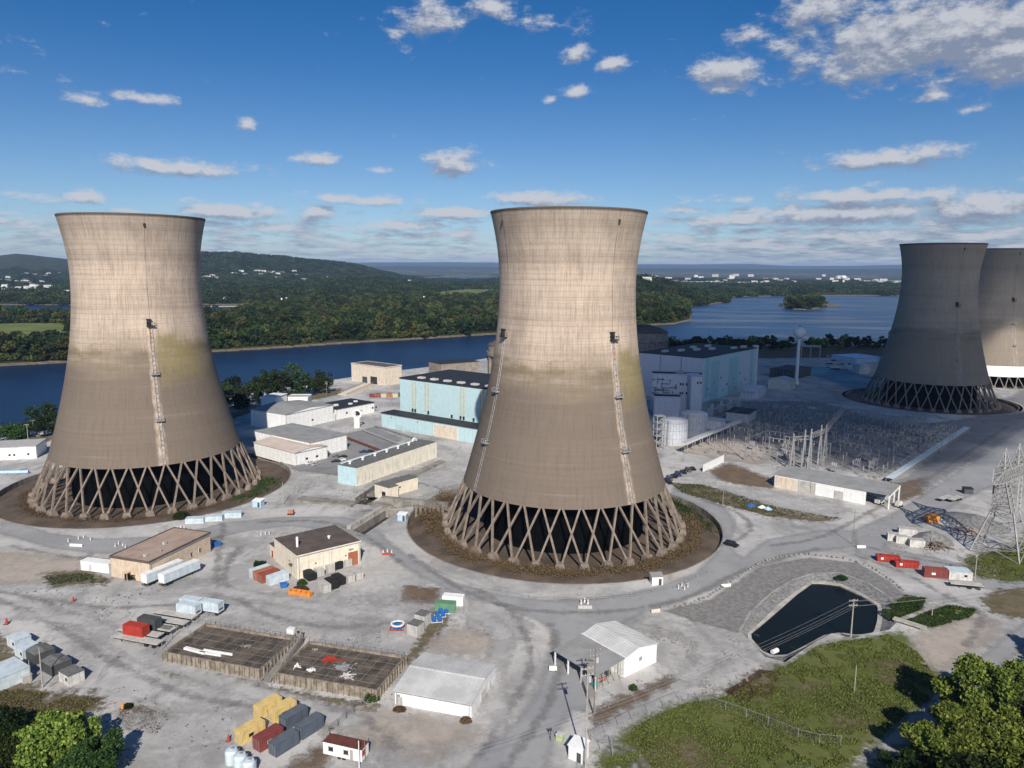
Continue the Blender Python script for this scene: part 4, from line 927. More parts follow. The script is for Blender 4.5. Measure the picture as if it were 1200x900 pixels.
def heap(bb,x,y,n,sx_,sy_,s,m,label,cat='heap',name='scrap_heap',zmax=.9):
    q=MB()
    for i in range(n):
        px_,py_ = rr_.gauss(0,sx_/2.2), rr_.gauss(0,sy_/2.2); zz=rr_.uniform(0,zmax)*max(0,1-abs(px_)/sx_-abs(py_)/sy_*.5); a=Vector((px_,py_,max(.08,zz))); d=Vector((rr_.uniform(-1,1),rr_.uniform(-1,1),rr_.uniform(-.25,.35)))*s
        q.bar(a-d*.5,a+d*.5,rr_.uniform(.12,.3),rr_.uniform(.08,.2))
    if bb is None: o=q.build(name,m,None,loc=(x,y,0))
    else: o=q.build(name,m); o.location=at(bb,x,y,1.78)
    return tag(o,label,cat)
heap(b2,8.8,9.8,46,1.9,1.0,1.6,M['red'],'red scrap heap on the right basin deck')
heap(b2,3.2,4.6,10,.8,1.0,1.6,M['white'],'scattered white pipes left of the white frame on the basin deck')
heap(b2,7.2,4.0,14,.9,.7,1.5,M['white'],'tangled white frame near the front edge of the right basin')
heap(b2,16.5,4.2,14,2.2,1.0,2.6,M['offwhite'],'pale boards along the front right of the basin deck')
heap(b2,13.5,7.6,80,2.1,1.6,.8,M['steel'],'spread of grey grating pieces in the middle of the right basin',zmax=.2)
heap(b2,3.2,13,12,.8,.6,.5,M['palewood'],'brown bits near the back corner of the right basin deck',zmax=.2)
heap(b1,17,9.2,14,1.4,.8,.8,M['rubble'],'pale debris on the right half of the left basin deck',zmax=.25)
# stair ramp between the basins
A_ = G(306,797); Bq = G(345,752)
t = thing('basin_ramp','narrow concrete stair ramp running between the two basins','ramp',G(312,800),math.atan2((Bq-A_).y,(Bq-A_).x)); Lr=(Bq-A_).length
q=MB(); q.add([(0,-1.1,0),(Lr,-1.1,0),(Lr,1.1,0),(0,1.1,0),(0,-1.1,.05),(Lr,-1.1,1.9),(Lr,1.1,1.9),(0,1.1,.05)],[(3,2,1,0),(4,5,6,7),(0,1,5,4),(1,2,6,5),(2,3,7,6),(3,0,4,7)]); q.build('ramp_deck',M['conc'],t)
for y in (-1.05,1.05):
    q=MB(); [q.bar((Lr*i/9,y,.1+1.8*i/9),(Lr*i/9,y,1.1+1.8*i/9),.08) for i in range(10)]; q.bar((0,y,1.1),(Lr,y,2.9),.07); q.bar((0,y,.65),(Lr,y,2.45),.05); q.build('handrail',M['steel'],t)
t = thing('pump_unit','white pump housing with pipes behind the gap of the basins','pump',G(346,751),-.3); q=MB(); q.box(-2,0,-.7,.7,1.9,3.3); q.build('housing',M['white'],t); q=MB(); q.cyl((.4,0,0),(.4,0,3.6),.3); q.cyl((1.5,.2,0),(1.5,.2,3.2),.22); q.cyl((.4,0,3.2),(1.5,.2,2.9),.18); q.box(-2,1.8,-.6,.6,0,1.88); q.build('pipework',M['conc'],t)

# ------------------------------------------------------------------ containers
def container(label, loc, rz, m, roofm=None, L=6.06, W=2.44, H=2.6, name='shipping_container', cat='container', group=None, logo=None):
    t = thing(name,label,cat,loc,rz,group); roofm = roofm or m
    q = MB()
    def corr(x0,x1,y,ny):                                   # corrugated side along x
        n = int((x1-x0)/.14)*1; pts=[]; k=0; x=x0; P=[]
        seq=[(0,0),(.07,0),(.10,.045),(.17,.045),(.20,0)]
        while x < x1-.2:
            for dx,o in seq[:-1]: P.append((x+dx,y-ny*o))
            x += .28
        P.append((x1,y)); o=len(q.v); q.v += [(a,b_,.12) for a,b_ in P]+[(a,b_,H-.1) for a,b_ in P]; n=len(P)
        for i in range(n-1): q.f.append((o+i,o+i+1,o+n+i+1,o+n+i)); q.m.append(0)
    corr(.12,L-.12,.03,-1); corr(.12,L-.12,W-.03,1)
    q.box(.03,.10,.1,W-.1,.12,H-.1); q.box(L-.12,L-.04,.1,W-.1,.12,H-.1)
    q.build('side_wall',m,t)
    q=MB()
    for x in (0,L-.16):
        for y in (0,W-.16): q.box(x,x+.16,y,y+.16,0,H)
    for x in (.16,): 
        for y in (0,W-.12):
            q.box(.16,L-.16,y,y+.12,0,.14); q.box(.16,L-.16,y,y+.12,H-.12,H)
    for x in (0,L-.12): q.box(x,x+.12,.16,W-.16,0,.14); q.box(x,x+.12,.16,W-.16,H-.12,H)
    q.build('corner_frame',m,t)
    q=MB(); q.box(.12,L-.12,.12,W-.12,H-.09,H-.03)
    n=int(L/.5)
    for i in range(1,n): q.box(L*i/n-.06,L*i/n+.06,.2,W-.2,H-.03,H+.005)
    q.build('roof',roofm,t)
    for y0,y1 in ((.14,W/2-.01),(W/2+.01,W-.14)):
        q=MB(); q.box(-.035,.03,y0,y1,.16,H-.14); d=q.build('door',m,t)
        r=MB()
        for yy in (y0+.25,y1-.25): r.bar((-.07,yy,.2),(-.07,yy,H-.2),.045)
        r.build('lock_rod',M['steel'],d)
    if logo:
        q=MB(); q.box(L*.30,L*.30+1.1,-.012,.0,H*.35,H*.35+.7); q.box(L*.30+.35,L*.30+.75,-.02,-.013,H*.35+.15,H*.35+.5); q.build('placard',logo,t)
    return t
yaw_c = R(55)
cg = 'shipping containers in the front yard'
def cnr(px): p=G(*px); return p
# near corner = right-front bottom; local x along the long axis, so local origin is the left-front corner
def cplace(label, px, m, roofm=None, yaw=yaw_c, W=2.44, L=6.06, H=2.6, group=cg, logo=None, **k):
    p = G(*px); o = p+Vector((-math.cos(yaw-math.pi/2)*W, -math.sin(yaw-math.pi/2)*W,0))
    return container(label, o, yaw, m, roofm, L=L, W=W, H=H, group=group, logo=logo, **k)
cplace('yellow container at the back left of the front cluster',(314,849),M['yellow'],logo=M['black'],L=5.6)
cplace('yellow container at the back, right of its twin',(331.5,853.5),M['yellow'],logo=M['black'],L=5.6)
cplace('front yellow container, beside the maroon one',(292.5,879.5),M['yellow'],logo=M['black'],L=5.6)
cplace('maroon container between yellow and slate blue ones',(314.5,888),M['maroon'],logo=M['offwhite'],L=5.6)
cplace('slate blue container at the back behind the maroon one',(345,862),M['slate'],M['slate2'],L=5.6)
cplace('slate blue container at the far right of the cluster',(364,873),M['slate'],M['slate2'],L=5.6)
cplace('front slate blue container at the corner of the cluster',(333.5,894),M['slate'],M['slate2'],L=5.6)
# by the cream building
g2='containers beside the cream building'
for lb,px,m_ in (('white container, left of the orange ones by the cream building',(301.5,681.5),'ltblue'),('faded orange container beside the white one',(306,684),'terracotta'),('oxide red container between orange and pale blue',(312,687),'rustred'),('pale blue white container at the right of the four',(322,689.5),'ltblue')):
    cplace(lb,px,M[m_],yaw=R(48),group=g2,L=6.3)
# pale boxes and tarped stacks (two rows)
def crate(label, px, m, tarp=False, yaw=R(130), L=4.6, W=2.5, H=2.4, roof=None, name='storage_box', cat='storage box', group='storage boxes by the cream building'):
    p=G(*px); t=thing(name,label,cat,p,yaw,group)
    q=MB(); q.box(0,L,-W,0,.12,H); q.build('body',m,t)
    q=MB(); [q.box(x,x+.2,-W,0,0,.12) for x in (.1,L/2-.1,L-.3)]; q.build('skid',M['wood'],t)
    q=MB()
    if tarp:
        q.add([(-.08,-W-.08,H*.25),(L+.08,-W-.08,H*.2),(L+.08,.08,H*.3),(-.08,.08,H*.22),(-.08,-W-.08,H+.02),(L+.08,-W-.08,H+.02),(L+.08,.08,H+.02),(-.08,.08,H+.02),(0.1,-W/2,H+.22),(L-.1,-W/2,H+.22)],[(0,1,5,4),(1,2,6,5),(2,3,7,6),(3,0,4,7),(4,5,9,8),(7,6,9,8),(4,7,8),(5,6,9)]); q.build('tarp',M['black'],t)
    else:
        q.box(-.05,L+.05,-W-.05,.05,H,H+.08); q.build('lid',roof or m,t); r=MB(); [r.box(L*i/4-.04,L*i/4+.04,.002,.05,.15,H-.02) for i in range(1,4)]; [r.box(L*i/4-.04,L*i/4+.04,-W-.05,-W-.002,.15,H-.02) for i in range(1,4)]; r.box(-.05,-.002,-W*.6,-W*.4,.15,H-.02); r.build('batten',m,t)
    return t
for lb,px,tp in (('pale box at the front left corner of the tarped rows',(379.5,696.5),0),('black tarped box in the middle of the front row',(388.5,692),1),('second black tarped box of the front row, beside the pale ones',(396.5,687.5),1),('pale grey box in the front row right of the tarped pair',(408,685),0),('last pale grey box at the right end of the front row',(418,681.5),0),
              ('black tarped box at the left end of the rear row',(362,682),1),('pale box in the rear row beside the left tarped one',(372,677.5),0),('pale box in the middle of the rear row against the cream wall',(384.5,673),0),('black tarped box in the rear row near the roller door',(394,668.5),1),('pale box before the rust roller door',(405,666),0)):
    crate(lb,px,M['black'] if tp else M['crategrey'],bool(tp),yaw=R(131),L=4.3,W=2.4)
t=thing('skip_trough','long orange trough standing open by the tarped boxes','skip',G(338,697),R(-17)); q=MB(); L_=7
for y in (0,1.7): q.box(0,L_,y,y+.12,.2,1.3)
q.box(0,.12,.12,1.7,.2,1.3); q.box(L_-.12,L_,.12,1.7,.2,1.3); q.box(0,L_,0,1.82,.1,.22); q.build('body',M['orange'],t); q=MB(); [q.box(L_*i/6-.08,L_*i/6+.08,-.12,-.01,.15,1.3) for i in range(1,6)]; q.build('stiffener',M['orange'],t); q=MB(); [q.box(L_*i/4-.06,L_*i/4+.06,.1,1.7,1.2,1.3) for i in (1,2,3)]; q.build('cross_bar',M['orange'],t)
def dumpster(label,px,m,s=1.0,rz=0.3,name='dumpster'):
    t=thing(name,label,'dumpster',G(*px),rz); q=MB(); L,W,H=2.2*s,1.5*s,1.3*s
    q.add([(.2,.1,.15),(L-.2,.1,.15),(L-.2,W-.1,.15),(.2,W-.1,.15),(0,0,H),(L,0,H),(L,W,H),(0,W,H)],[(3,2,1,0),(0,1,5,4),(1,2,6,5),(2,3,7,6),(3,0,4,7),(4,5,6,7)]); q.build('body',m,t)
    for x0,x1 in ((0,L/2-.03),(L/2+.03,L)): q=MB(); q.box(x0,x1,-.03,W+.03,H+.004,H+.1); q.build('lid',m,t)
    q=MB(); [q.cyl((x,y-.1,.1),(x,y+.1,.1),.1,n=8) for x in (.3,L-.3) for y in (.2,W-.2)]; q.build('wheel',M['rubber'],t); return t
dumpster('blue dumpster beside the pale blue container',(328,690),M['blue'])
dumpster('blue dumpster at the far corner of the tan building',(252,642),M['blue'],1.1,.9)
t=thing('hedge','dark shrub against the low wing of the cream building','shrub',G(305,666)); p=np.random.default_rng(6).uniform([-1.8,-1.2,0],[1.8,1.2,2.2],(1500,3)); c_=bpy.data.objects.new('foliage',leaf_mesh('foliage',p,np.full(1500,.4),LEAFD)); COL.objects.link(c_); c_.parent=t

# ------------------------------------------------------------------ trailers
def wheel(mb, x, y, r=.5, w=.28): mb.cyl((x,y-w/2,r),(x,y+w/2,r),r,n=12)
def semitrailer(label, px, yaw, L=13.0, m=None, H=2.7, group='box trailers', name='semi_trailer', base=1.15, W=2.5):
    t=thing(name,label,'trailer',G(*px),yaw,group); q=MB(); q.box(0,L,0,W,base,base+H); b_=q.build('body',m or M['ltblue'],t)
    q=MB(); q.box(-.03,L+.03,-.03,W+.03,base+H,base+H+.06); q.build('roof',M['white'],t)
    q=MB(); n=int(L/1.2); [q.box(L*i/n-.04,L*i/n+.04,y0,y1,base,base+H) for i in range(1,n) for y0,y1 in ((-.04,-.002),(W+.002,W+.04))]; q.build('side_rib',m or M['ltblue'],t)
    q=MB(); q.box(.2,L-.2,.6,W-.6,base-.3,base-.01); q.box(-.1,.1,.1,W-.1,.45,.6); [q.box(.0,.08,y,y+.1,.6,base) for y in (.4,W-.5)]; q.build('chassis',M['dark'],t)
    for y0,y1 in ((.05,W/2-.02),(W/2+.02,W-.05)): q=MB(); q.box(-.06,-.002,y0,y1,base+.05,base+H-.08); q.build('door',M['white'],t)
    for x in (1.2,2.5):
        for y in (.35,W-.35): q=MB(); wheel(q,x,y); q.build('wheel',M['rubber'],t)
    q=MB(); [q.box(L-2.6,L-2.45,y,y+.15,0,base-.3) for y in (.5,W-.65)]; q.build('landing_leg',M['dark'],t); return t
semitrailer('pale blue box trailer parked nearest the tan block building',(172.5,688.5),R(63.5))
semitrailer('pale blue box trailer parked at the right of its twin',(193,688.5),R(63.5))
def flatbed(label, px, yaw, L=13, group='flatbed trailers', W=2.5):
    t=thing('flatbed_trailer',label,'trailer',G(*px),yaw,group); q=MB(); q.box(0,L,0,W,1.25,1.40)
    for i in range(5): y=W*(i+.5)/5; q.box(.05,L-.05,y-.2,y+.2,1.402,1.44)
    q.build('deck',M['crategrey'],t)
    q=MB(); q.box(0,L,.5,.7,.75,1.24); q.box(0,L,W-.7,W-.5,.75,1.24); [q.box(L*i/6,L*i/6+.12,.7,W-.7,1.0,1.2) for i in range(7)]; q.build('chassis',M['dark'],t)
    for x in (L-1.3,L-3.6):
        for y in (.3,W-.3): q=MB(); wheel(q,x,y); q.build('wheel',M['rubber'],t); 
    q=MB(); [q.box(2.6,2.75,y,y+.15,0,.75) for y in (.5,W-.65)]; q.build('landing_leg',M['dark'],t); return t
fy = R(-16.5)
flatbed('empty flatbed trailer at the front of the trailer row',(130.5,752),fy,14)
flatbed('flatbed trailer carrying the red container',(136,744),fy,13)
flatbed('flatbed trailer carrying the charcoal container',(152,736),fy,12.5)
flatbed('short empty flatbed right of the charcoal container',(180,742.5),fy,5.2)
flatbed('empty flatbed trailer behind the charcoal container',(171,730.5),fy,12)
flatbed('rear empty flatbed trailer beside the pale boxes',(178,723),fy,13)
def onbed(label, px, m, L, roofm=None, H=2.6, yaw=fy, z=1.45, name='shipping_container', group='containers on trailers'):
    p=G(*px); t=container(label,Vector((p.x,p.y,z)),yaw,m,roofm,L=L,H=H,group=group,name=name); return t
onbed('bright red container riding on a flatbed',(144.5,749.5),M['red'],6.1)
onbed('charcoal container on a flatbed behind the red one',(161.5,741),M['charcoal'],5.6)
for lb,px,l in (('pale blue box body at the front of the three by the rear flatbed',(207,722.5),6.2),('pale blue box body behind and left of the pair',(211,716),6.4),('pale blue box body at the right of the three, on wheels',(233,719),6.4)):
    p=G(*px); t=container(lb,Vector((p.x,p.y,1.0)),fy,M['ltblue'],M['ltblue'],L=l,H=2.7,group='pale boxes on chassis',name='box_body',cat='box trailer')
    q=MB(); q.box(0,l,.4,2.0,.6,.98); q.build('chassis',M['dark'],t)
    for x in (.9,l-.9):
        for y in (.35,2.1): q=MB(); q.cyl((x,y-.15,.5-1.0+.0),(x,y+.15,-.5),.5,n=12); q.build('wheel',M['rubber'],t)
# chain link fence beside trailer row and basin
def fence(name,label,pxs,h=1.8,step=3.0,mat=None,rails=1,mesh=True,post=.06,cat='fence',z=0,pts=None):
    mat = mat or M['steel']; P = pts or [G(*p,z) for p in pxs]; t=thing(name,label,cat,P[0]); O=P[0]; posts=[]; rl=MB()
    for a,b_ in zip(P[:-1],P[1:]):
        n=max(1,round((b_-a).length/step)); posts += [a.lerp(b_,i/n)-O for i in range(n)]
        for k in range(rails): zz=h*(k+1)/rails-.05; rl.bar(a-O+Vector((0,0,zz)), b_-O+Vector((0,0,zz)), .045)
        if mesh:
            n2=int((b_-a).length/.45)
            for i in range(n2):
                p0=a.lerp(b_,i/n2)-O; p1=a.lerp(b_,(i+1)/n2)-O; rl.bar(p0+Vector((0,0,.05)),p1+Vector((0,0,h-.1)),.009); rl.bar(p0+Vector((0,0,h-.1)),p1+Vector((0,0,.05)),.009)
    posts.append(P[-1]-O)
    if len(posts) <= 95:
        for p in posts: q=MB(); q.cyl(p-Vector((0,0,.2)),p+Vector((0,0,h)),post,n=6); q.build('post',mat,t)
    else:
        q=MB(); [q.cyl(p,p+Vector((0,0,h)),post,n=5) for p in posts]; q.build('post',mat,t)
    rl.build('rail_mesh',mat,t); return t
fence('chain_link_fence','chain link fence between the flatbeds and the left basin',[(190,762),(207,744),(243,724)],1.9)
fence('chain_link_fence','dark chain link fence running from the right basin to the containers',[(433,819),(386,861),(383,872)],1.9,mat=M['charcoal'])
# left cluster of sheds
cl = R(-33)
def shedbox(label,px,L,W,H,m,roofm,yaw=cl,name='storage_shed',cat='shed',group=None,tarp=False,door=True):
    p=G(*px); t=thing(name,label,cat,p,yaw,group); q=MB(); q.box(0,L,0,W,0,H); q.build('wall',m,t); q=MB()
    if tarp: q.add([(-.1,-.1,H),(L+.1,-.1,H),(L+.1,W+.1,H),(-.1,W+.1,H),(-.1,W/2,H+.5),(L+.1,W/2,H+.5)],[(0,1,5,4),(2,3,4,5),(0,4,3),(1,2,5),(0,3,2,1)])
    else: q.box(-.12,L+.12,-.12,W+.12,H+.004,H+.14)
    q.build('roof',roofm,t)
    if door: q=MB(); q.box(L*.3,L*.3+.9,-.06,0.05,.1,min(2.1,H-.2)); q.build('door',M['offwhite'] if m is not M['offwhite'] else M['crategrey'],t); q=MB(); q.box(L*.65,L*.65+.8,-.06,.05,1.1,1.8); q.build('window',M['glass'],t)
    q=MB(); n=max(2,int(L/1.2)); [q.box(L*i/n-.05,L*i/n+.05,W+.002,W+.06,.1,H) for i in range(n+1)]; [q.box(L*i/n-.05,L*i/n+.05,-.05,-.002,.1,H) for i in range(n+1) if not (door and .25<i/n<.8)]; q.build('batten',m,t)
    return t
shedbox('rearmost pale blue box of the row at the left edge',(9,757),4.2,3.6,2.4,M['ltblue'],M['ltblue'])
shedbox('second pale blue box of the left row, against the tarps',(18,768.5),4.2,3.8,2.4,M['ltblue'],M['ltblue'])
shedbox('dark tarp covered shed next to the pale blue boxes',(31,773),4.6,4.4,2.5,M['charcoal'],M['tarpgrey'],tarp=True,door=False)
shedbox('dark tarp covered shed beside the white cabin',(49,786),4.8,4.4,2.5,M['charcoal'],M['tarpgrey'],tarp=True,door=False)
shedbox('white cabin with grey roof at the end of the left row',(70,798.5),4.2,3.4,2.5,M['offwhite'],M['tarpgrey'])
shedbox('large pale blue shed cut off by the left edge',(-22,800),7.5,7,3.0,M['ltblue'],M['ltblue'])
shedbox('small cream tank hut beside the pale pole',(23,799),1.9,1.9,1.5,M['crategrey'],M['crategrey'],door=False,name='tank_hut',cat='hut')
# green / white containers, grey units, drums
cplace('white container behind the green one near the road',(547,702),M['white'],yaw=R(170),W=2.4,L=6,group='pair of cabins near the road')
cplace('green container with a white door near the road',(537,709.5),M['green'],yaw=R(172),W=2.4,L=5.6,group='pair of cabins near the road',logo=None)
for lb,px in (('tall grey equipment crate, nearer of two',(489,748)),('tall grey equipment crate behind the nearer one',(497.5,736))):
    crate(lb,px,M['crategrey'],False,yaw=R(152),L=3.2,W=3.2,H=3.2,roof=M['tarpgrey'],name='equipment_crate',cat='crate',group='tall crates behind the basins')
t=thing('cable_reel','white and blue ring reel on a red skid','reel',G(466,737)); q=MB()
for i in range(20):
    a0=2*math.pi*i/20; a1=2*math.pi*(i+1)/20; q.bar((1.6*math.cos(a0),1.6*math.sin(a0),1.5),(1.6*math.cos(a1),1.6*math.sin(a1),1.5),.5,.3)
q.build('ring',M['white'],t); q=MB(); [q.bar((1.3*math.cos(a),1.3*math.sin(a),.3),(1.5*math.cos(a),1.5*math.sin(a),1.35),.35) for a in np.arange(0,6.28,.785)]; q.cyl((0,0,.3),(0,0,1.2),.7); q.build('stand',M['blue'],t); q=MB(); q.box(-2,1.8,-1.2,-.9,0,.3); q.box(-2,1.8,.9,1.2,0,.3); q.box(-2,-1.7,-.9,.9,0,.3); q.build('skid',M['red'],t)
for i,(px,lb) in enumerate(((( 509,730),'nearest blue drum pair right of the grey crates'),((513,724),'middle blue drum pair in the short row'),((517,720),'farthest blue drum pair in the short row'))):
    t=thing('drum_pair',lb,'drums',G(*px),.2,'blue drums'); 
    for x in (0,1.5): q=MB(); q.cyl((x,0,.2),(x,1.6,.2+.5),.65,n=12); q.build('drum',M['blue'],t)
    q=MB(); q.box(-.8,2.3,-.1,1.7,0,.15); q.build('pallet',M['white'],t)
# bottom: trailer with rusty roof, wrapped bales
t=thing('office_trailer','white site trailer with rust red roof','trailer',G(379,886),R(-17.5)); L_,W_,H_=8.4,2.7,2.5
q=MB(); q.box(0,L_,0,W_,.55,.55+H_); q.build('wall',M['white'],t); q=MB(); q.box(-.05,L_+.05,-.05,W_+.05,3.055,3.15); q.build('roof',M['rust'],t)
for x in (1.2,4.5): q=MB(); q.box(x,x+1,-.06,.05,1.5,2.3); f_=q.build('window',M['glass'],t); q=MB(); q.box(x-.1,x+1.1,-.1,.04,1.38,1.49); q.box(x-.1,x+1.1,-.1,.04,2.31,2.4); q.build('frame',M['steel'],f_)
q=MB(); q.box(5.9,6.5,-.08,.05,.6,2.6); q.build('door',M['palewood'],t); q=MB(); q.box(L_+.002,L_+.08,.2,1.3,1.6,2.7); q.build('panel',M['red'],t); q=MB(); q.box(.4,L_-.4,.5,W_-.5,.2,.54); q.build('chassis',M['dark'],t)
for x in (3.4,4.4): q=MB(); wheel(q,x,.2,.4,.25); wheel(q,x,W_-.2,.4,.25); q.build('wheel',M['rubber'],t)
for i,(px,lb) in enumerate((((272,893),'leftmost pale silver tank at the bottom edge'),((282,899),'middle pale silver tank at the bottom edge'),((292,906),'rightmost pale silver tank at the bottom edge'))):
    t=thing('small_tank',lb,'tank',G(*px),0,'small silver tanks'); q=MB(); q.lathe([(.01,0),(1.25,0),(1.25,2.3),(1.0,2.7),(.01,2.85)],20); q.build('body',M['ltblue'],t,smooth=False); q=MB(); q.cyl((.2,.1,2.6),(.2,.1,3.0),.3); q.build('hatch',M['steel'],t); q=MB(); q.bar((1.3,0,0),(1.3,0,2.6),.08); q.bar((1.3,.4,0),(1.3,.4,2.6),.08); q.build('ladder',M['steel'],t)
# ------------------------------------------------------------------ plant buildings
def windows(b, face, us, vs, w, h, mat=None, fr=None):
    for v in vs:
        for u in us: b.put(face,u,v,w,h,mat or M['glass'],frame=fr)
# long stained building with aqua end
b = Bld('long_building','long low stained cream building with an aqua end wall and mushroom vents','building',(418,570),(512,536),(395.5,566),549)
q=MB(); q.add([(0,0,-.3),(b.L,0,-.3),(b.L,b.W,-.3),(0,b.W,-.3),(0,0,b.H),(b.L,0,b.H),(b.L,b.W,b.H),(0,b.W,b.H)],[(0,1,5,4),(1,2,6,5),(2,3,7,6),(4,5,6,7)]); q.build('wall',M['longwall'],b.t)
q=MB(); q.box(-.06,.0,-.02*b.sg,b.W,-.3,b.H+.1); q.build('end_wall',M['aqua'],b.t); b.flat(M['tarpgrey'],over=.0,th=.12)
for i in range(6): b.vent(4+i*8.4,abs(b.W)*.68,.55,1.0,M['white'])
q=MB(); y=(abs(b.W)-1.2)*b.sg; q.cyl((1,y,b.H+.7),(b.L-4,y,b.H+.7),.45); [q.box(x,x+.2,y-.3,y+.3,b.H,b.H+.5) for x in np.arange(2,b.L-5,6)]; q.build('roof_duct',M['ltblue'],b.t)
q=MB(); [q.cyl((b.L-6+1.5*math.cos(a),y,b.H+.3+1.4*math.sin(a)),(b.L-6+1.5*math.cos(a+.4),y,b.H+.3+1.4*math.sin(a+.4)),.5,n=8) for a in np.arange(0,3.1,.4)]; q.build('duct_elbow',M['white'],b.t)
# L-shaped cream building
b = Bld('valve_house','small L shaped cream building with dark doorway near the canal','building',(456,587),(496,575),None,572,W=6)
l1=b.L
q=MB(); k=b.sg; q.prism([(0,0),(5,0),(5,3.2),(b.L,3.2),(b.L,9*1),(0,9)],-.2,b.H); q.build('wall',M['cream'],b.t); q=MB(); q.prism([(-.15,-.15),(5.15,-.15),(5.15,3.05),(b.L+.15,3.05),(b.L+.15,9.15),(-.15,9.15)],b.H+.004,b.H+.2); q.build('roof',M['tarpgrey'],b.t)
q=MB(); q.box(-.05,.05,2.2,4.4,0,3.2); q.build('doorway',M['glass'],b.t); q=MB(); q.box(8,9.2,3.12,3.25,3.0,3.5); q.build('vent_grille',M['dark'],b.t)
# canal wall slabs and pump piers
def slab(name,label,cat,A,B,W,H,mat,z=0,**k):
    b=Bld(name,label,cat,A,B,None,H=H,W=W,**k); q=MB(); q.box(0,b.L,0,W,z-.2,H); q.build('block',mat,b.t); q=MB(); n=max(2,int(b.L/3)); [q.box(b.L*i/n-.15,b.L*i/n+.15,min(0,W)-.12,min(0,W)-.002,z-.2,H-.1) for i in range(n+1)]; q.build('buttress',mat,b.t); return b
slab('canal_deck','brown concrete deck slab along the front of the long building','deck',(430,581),(515,541),-3.2,.9,M['conc'])
slab('canal_deck','low concrete deck slab left of the dark canal','deck',(345,588),(411,595),6,.8,M['conc'])
slab('canal_deck','low concrete deck slab in front of the small cream building','deck',(432,592),(447,599),6,.9,M['conc'])
slab('canal_curb','long grey concrete curb on the left lip of the canal','curb',(411,621),(451,597),1.6,1.5,M['conc_pale'])
for i in range(7):
    t=thing('intake_pier','concrete intake pier at the left rim of the central basin','pier',G(487+i*5.2,600+.2*i),.3,'intake piers at the basin rim'); q=MB(); q.box(-.5,.5,-1.2,1.2,-2,2.1); q.build('post',M['legs'],t); q=MB(); q.box(-.7,.7,-1.3,1.3,2.11,2.4); q.build('cap',M['conc'],t)
slab('canal_deck','brown footbridge deck over the intake piers','deck',(446,590),(524,598),2.5,2.6,M['conc'])
def hut(label,px,L,W,H,m,roof,yaw,name='hut',cat='hut',door='charcoal',z=0):
    p=G(*px); t=thing(name,label,cat,p,yaw); q=MB(); q.box(0,L,0,W,0,H); q.build('wall',m,t); q=MB(); q.add([(-.2,-.2,H+.004),(L+.2,-.2,H+.004),(L+.2,W+.2,H+.35),(-.2,W+.2,H+.35),(-.2,-.2,H+.15),(L+.2,-.2,H+.15),(L+.2,W+.2,H+.5),(-.2,W+.2,H+.5)],[(3,2,1,0),(4,5,6,7),(0,1,5,4),(1,2,6,5),(2,3,7,6),(3,0,4,7)]); q.build('roof',roof,t)
    q=MB(); q.box(L*.6,L*.6+.9,-.06,.04,0,2.0 if H>2.1 else H-.2); q.build('door',M[door],t); q=MB(); q.box(-.05,.03,W*.4,W*.4+.8,1.0,1.7); q.build('window',M['glass'],t); return t
hut('small light blue hut beside the right feet of the left tower',(296,594),3.6,2.8,2.4,M['lightblue'],M['white'],-.2)
hut('small light blue hut on the lip of the canal',(466,610),3.2,2.4,2.3,M['lightblue'],M['white'],-.2)
hut('white guard hut at the rim of the central basin',(764,686),3.4,2.6,2.6,M['white'],M['roofgrey'],.1)
t=hut('white pitched hut at the foot of the tall poles',(666,889),3.0,2.8,2.9,M['white'],M['white'],R(-32))
t=thing('transformer_box','yellow green box beside the white hut','box',G(651,868),R(-30)); q=MB(); q.box(0,1.5,0,1.1,.1,1.4); q.build('body',pmat('pale_green',(.42,.50,.25)),t); q=MB(); q.box(-.04,1.54,-.04,1.14,1.4,1.5); q.build('lid',M['offwhite'],t)
t=thing('marker_post','short dark post with a round head, left of the yellow green box','post',G(645,868)); q=MB(); q.bar((0,0,0),(0,0,2.3),.12); q.build('shaft',M['dark'],t); q=MB(); q.cyl((0,-.08,2.5),(0,.08,2.5),.3); q.build('head',M['dark'],t)

# turbine building, aqua, unit two
A=G(447,500); B_=G(557,520); L0,rz0=frame(A,B_)
b = Bld('aqua_turbine_hall','pale aqua turbine hall with black roof and skylights, left of the central tower','building',A,B_,None,H=HZ(A,484),W=11)
b.L = 105
b.walls(M['aqua'],name='annex_wall'); q=MB(); q.box(-.3,b.L,-.3*b.sg,b.W,b.H+.004,b.H+.5); q.build('annex_roof',M['roofblack'],b.t)
b.put('f',42,0,17.5,b.H-1.2,M['beigepanel'],'roller_panel',frame=M['white'])
off=5.0; dp=46; p_=at(b,off,11); HH=HZ(at(b,off,11.0),443.5)
q=MB(); q.box(off,b.L,11.02,11+dp,-.3,HH); q.build('hall_wall',M['aqua'],b.t); q=MB(); q.box(off-.3,b.L+.3,10.7,11+dp+.3,HH+.004,HH+.7); rf=q.build('hall_roof',M['roofblack'],b.t)
for i in range(8): q=MB(); q.box(off+11+i*10.2,off+15+i*10.2,13.5+1,16.5+1,HH+.7,HH+1.6); q.build('skylight',M['offwhite'],rf)
for u in (12,22,49,63,88): 
    for d_ in (0,2.2): q=MB(); q.box(off+u-2+d_,off+u-1+d_,10.94,11.0,b.H+2.2,HH-.8); q.build('wall_strip',M['palestrip'],b.t)
for u in (10.5,12.6,23,41,47.5,49.8,57,62,64.5,90): q=MB(); q.box(off+u-.5,off+u+.5,10.4,11.0,b.H+1.2,b.H+2.9); q.build('wall_vent',M['dark'],b.t)
for u in (8,29,50,75): b.put('f',u,b.H-2,.6,.6,M['dark'],'wall_lamp')
